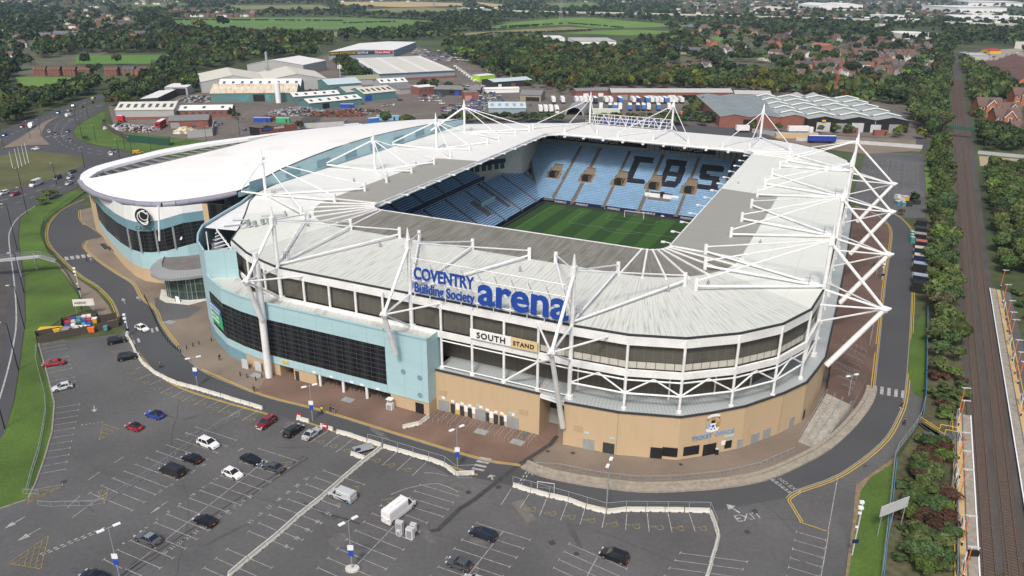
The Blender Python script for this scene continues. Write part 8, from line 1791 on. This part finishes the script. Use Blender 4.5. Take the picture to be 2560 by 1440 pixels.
fill([(1500,205),(1640,188),(1800,195),(2000,212),(2180,215),(2180,238),(2000,240),(1930,236),(1700,222),(1500,218)],9,5.2,11,'gold',('round','wide'),.95);fill([(1330,195),(1500,170),(1640,182),(1620,205),(1520,218),(1450,234),(1340,218)],9.5,5.2,11,'gold',('round',),.9)
fill([(1130,110),(1350,108),(1520,128),(1700,92),(1740,100),(1750,128),(1650,140),(1600,178),(1400,185),(1330,200),(1230,195),(1180,160),(1110,130)],12,6.5,13,'wood',('round','wide'),.92)
fill([(0,272),(60,255),(160,235),(225,205),(250,225),(190,250),(120,275),(50,300),(0,322)],8,4.8,10.5,'wood',('round','wide'),.97);fill([(0,205),(40,222),(100,226),(180,225),(230,210),(160,237),(60,257),(0,270)],10,3.5,6,'wood',('shrub','round'),.6);fill([(262,250),(300,235),(400,190),(480,182),(500,200),(490,232),(410,232),(340,258),(285,270),(262,268)],8.5,4.6,9.5,'wood',('round','wide'),.95)
fill([(235,196),(380,190),(400,200),(330,215),(250,212)],10,2.6,3.5,'wood',('shrub',),.6);fill([(0,150),(22,152),(32,215),(0,225)],10,6,13,'wood',('round',),1)
fill([(95,112),(260,108),(380,108),(480,95),(600,95),(760,95),(830,100),(830,112),(700,116),(590,118),(500,128),(380,133),(200,134),(100,150)],11,6,13,'wood',('round','wide'),.95);fill([(460,140),(600,138),(800,132),(790,145),(640,148),(600,160),(500,175),(400,185),(380,170),(440,160)],11,6,12,'wood',('round','wide'),.9)
fill([(840,160),(872,152),(900,175),(930,200),(880,204),(850,185)],9,4.6,9.5,'wood',('round',),.95);fill([(1030,215),(1060,215),(1060,225),(1120,238),(1060,232)],8,4,7,'wood',('round',),.7)
for x,y,r,h,sh_,col,lab in((213,166,6,14,'cone','dark','dark conical tree at the left end of the sports field'),(430,160,6,25,'tall','mid','tall poplar standing over the sports field'),(293,162,6,12,'round','olive','green brown tree in front of the sports field'),(232,188,6,11,'round','dark','dark round tree between the red brick terraces'),(252,178,4,8,'round','dark','small dark tree behind the terraces'),(495,74,14,17,'round','yel','large yellow green tree at the corner of the field'),(552,70,14,22,'round','dark','great dark tree in the green field'),
(120,500,3,5,'round','olive','yellow green bush at the top of the grass verge'),(108,512,2.6,4,'round','bright','bright bush beside the junction verge'),(135,492,2.4,3.6,'round','yel','yellow bush beside the lower carriageway'),(750,323,3.4,6,'round','autumn','orange autumn tree behind the hall roof'),(779,316,2.2,4.4,'round','yel','small yellow tree behind the hall roof'),(672,330,4,4.5,'shrub','autumn','orange tinted bushes by the brick yard wall'),(650,334,3.5,4,'shrub','olive','green brown bush below the black wall'),
(965,312,5,9,'round','mid','tree left of the light blue low building'),(1020,316,5.5,8.5,'round','olive','tree right of the light blue low building'),(578,297,2.4,8,'tall','dark','dark narrow tree at the end of the workshops'),(590,299,3,6,'round','olive','olive tree beside the dark narrow one'),(215,351,2.2,3,'round','mid','bush on the verge beside the traffic lanes'),(2050,333,2.8,6,'round','olive','young green tree in front of the grey door of the black warehouse'),(2088,333,3.5,6.5,'round','bright','bright young tree in front of the black warehouse'),(2120,334,3.8,6.8,'round','mid','second bright young tree in front of the black warehouse'),(2250,340,4,8,'round','yel','yellow green tree at the right end of the black warehouse'),(2240,344,3.4,7,'round','bright','green tree beside the yellow one'),(2300,348,4.5,8,'round','yel','rounded yellow green tree by the gravel car park'),
(2012,330,2.6,5,'round','olive','small tree between the parked lorry and the black wall'),(1945,328,3,6,'round','olive','small tree before the red brick warehouse'),(1876,327,3,6.5,'round','olive','thin tree left of the brick warehouse doorway'),(1885,325,3,6,'round','yel','yellowing tree before the brick warehouse'),(2285,505,2.4,5,'round','dark','dark tree beside the crates of the east car park'),(2253,538,1.6,3,'round','autumn','small orange bush at the end of the kiosks')):tree(x,y,r,h,sh_,col,'wood',lab)
for x in range(1110,1400,16):tree(x+tr.uniform(-5,5),304+tr.uniform(-5,3),4.2,6.5,'round',None,'wood','bushy tree in the hedge directly behind the west end of the north roof')
for x in range(1650,1800,14):tree(x+tr.uniform(-5,5),310+tr.uniform(-8,5),5,8,'round',None,'wood','bushy tree in the clump right of the rear sign')
for x,y in((1735,285),(1745,278),(1730,270),(1755,268),(1720,290)):tree(x,y,5,9,'round','olive','wood','bushy tree in the clump right of the rear sign')
for x in range(1470,1800,20):tree(x+tr.uniform(-6,6),296+tr.uniform(-3,2),3.6,4.5,'round',None,'wood','low bush between the haulage yard and the rear sign')
fill([(1060,215),(1130,222),(1180,240),(1100,240)],8,4.5,7,'wood',('round',),.6)
fill([(1228,190),(1340,200),(1500,228),(1420,240),(1340,222)],10,4,7,'gold',('round',),.5)
OPEN=[f[0]for f in FIELDS if f[0][0][1]<125];TOWN=[[(1690,0),(2560,0),(2560,50),(2330,56),(1980,52),(1690,42)],[(1690,66),(1900,78),(1900,96),(1690,82)],[(1690,82),(2340,100),(2345,200),(2200,215),(1700,200),(1600,178)],[(130,30),(340,28),(340,98),(130,90)],[(0,80),(70,80),(90,190),(0,195)],[(75,88),(370,86),(370,106),(75,108)],[(400,24),(640,22),(640,45),(400,46)],[(0,0),(420,0),(420,30),(100,26),(0,14)]]
SOLID=[[(350,133),(470,133),(460,165),(180,165),(180,134)],[(480,132),(1140,96),(1140,210),(480,210)],[(600,190),(620,127),(800,120),(850,106),(1035,106),(1150,190)],[(1350,78),(1545,84),(1550,130),(1440,132),(1350,112)],[(2395,120),(2560,114),(2560,230),(2400,160)],[(2230,78),(2350,78),(2350,99),(2230,99)]]
y=1.5
while y<205:
 D=math.hypot(*G(1280,y)[:2]);step=max(83*1940/(D-6)**1-83*1940/(D+6)**1,0);step=max(13*83*1940/D**2,2.3);sx=max(12*1940/D,6.5);x=-20+tr.uniform(0,sx)
 while x<2580:
  X,Y=x+tr.uniform(-.4,.4)*sx,y+tr.uniform(-.5,.5)*step;x+=sx
  if Y>135 and not inpx(X,Y,TOWN):continue
  if Y>98 and not inpx(X,Y,TOWN)and not(X<20 or 1900<X<2600 or(700<X<1180 and Y<104)):continue
  hp=8*1940/D
  if any(inpx(X,Y-hp*q,OPEN)for q in(0,.35,.7,1))or inpx(X,Y,SOLID)or(2376<X<2412 and Y>125)or(2400<X<2500 and Y<126 and Y>112):continue
  dn=.24 if inpx(X,Y,TOWN)else(.85 if Y<75 else .8)
  if abs(Y-(27+X*.0205))<2.5 and 1180<X:continue
  if tr.random()>dn:continue
  s=tr.uniform(.55,1.5);TL.append([G(X,Y),6.0*s,10.5*s,('round','wide','round')[tr.integers(3)],MIX['far'][tr.integers(len(MIX['far']))],'far',None,'tree',tr.uniform(.75,1.3)])
 y+=step
for pl_,wd in(([(850,44),(985,47),(1085,53)],2),([(1250,70),(1354,64),(1421,61),(1500,66),(1560,72)],2),([(860,60),(990,56)],2),([(1160,96),(1230,86),(1360,83),(1480,78)],3),([(1130,82),(1270,73),(1350,66)],2),([(430,52),(600,52),(860,54)],2)):
 for(xa,ya),(xb,yb)in zip(pl_,pl_[1:]):
  for k in range(int((xb-xa)/5)):
   t=k/((xb-xa)/5)
   if tr.random()<.8:TL.append([G(xa+(xb-xa)*t,ya+(yb-ya)*t+tr.uniform(-.4,.4)),3.2,4.0,'shrub','dark','far',None,'tree',1.0])
TL.sort(key=lambda a:-a[2]*a[1]/(a[0][0]**2+a[0][1]**2));ind=TL[:300];rest=TL[300:];k0=len(TL);fill([(2640,430),(3000,440),(3000,1300),(2760,1300),(2660,900)],7,3.6,7,'rail',('round','wide'),.8);rest+=TL[k0:]
hx=tr.integers(0,3,300)
for i,(p,r,h,shp,col,zone,lab,cat,tone)in enumerate(ind):
 l0,g0=LABS[zone]
 if zone=='wood' and lab is None and p[0]>200:l0,g0='broadleaf tree right of or beside the railway line','trees beyond the railway'
 t=thing('bush' if shp=='shrub' else 'tree',lab or l0,'bush' if shp=='shrub' else 'tree',p,rz=float(tr.uniform(0,6.28)))
 if not lab:t['group']=g0
 elif 'bushy tree' in lab or 'low bush' in lab:t['group']=lab
 sz=SH[shp][2];c=bpy.data.objects.new('crown',CM[(shp,int(hx[i]))]);COL.objects.link(c);c.parent=t;hs=h/2/sz/.92;c.scale=(r/SH[shp][0],r/SH[shp][0],hs*.86);c.location=(0,0,h*.54)
 cc=PAL[col];tone*=1.25 if zone=='rail' else 1;c.color=(cc[0]*tone,cc[1]*tone,cc[2]*tone,1);k=bpy.data.objects.new('trunk',TM);COL.objects.link(k);k.parent=t;k.scale=(h*.9,h*.9,h*.75)
LOD={}
for s in SH:
 for q,(nb_,nl_,sz_)in enumerate(((7,40,.30),(9,100,.20),(12,260,.13))):LOD[(s,q)]=crown(nb_,nl_,sz_,500+q+len(s),SH[s])
VV,CCs=[],[]
for p,r,h,shp,col,zone,lab,cat,tone in rest:
 D=math.hypot(p[0],p[1]);q=0 if D>1100 else(1 if D>620 else 2);v,sh=LOD[(shp,q)];a=tr.uniform(0,6.28);ca,sa=math.cos(a),math.sin(a);sz=SH[shp][2]
 x,y_,z=v[:,0]*r/SH[shp][0],v[:,1]*r/SH[shp][0],v[:,2]*(h/2/sz/.9);VV.append(np.stack([p[0]+x*ca-y_*sa,p[1]+x*sa+y_*ca,z+h*.5],axis=1));CCs.append(sh[:,None]*np.array(PAL[col])[None]*tone)
VV=np.concatenate(VV);CCs=np.concatenate(CCs);print('far trees',len(rest),'quads',len(VV)//4,'houses',len(HL))
o=colmesh('woodland',VV,np.arange(len(VV)).reshape(-1,4),CCs,LMA);tag(o,'distant woods, hedges and garden trees reaching to the skyline','woodland');o['kind']='stuff'
#  HAZE
b=MB();b.box((0,1800,43),(5600,3900,90));hz=b.build('haze',[],None);hm=bpy.data.materials.new('haze_air');hm.use_nodes=True;n=hm.node_tree;n.nodes.remove(n.nodes['Principled BSDF']);v=n.nodes.new('ShaderNodeVolumePrincipled');v.inputs['Density'].default_value=.00006;v.inputs['Color'].default_value=(.62,.80,1,1);n.links.new(v.outputs[0],n.nodes['Material Output'].inputs['Volume']);hz.data.materials.append(hm);hz['kind']='stuff';tag(hz,'thin bluish haze in the air towards the skyline','haze')
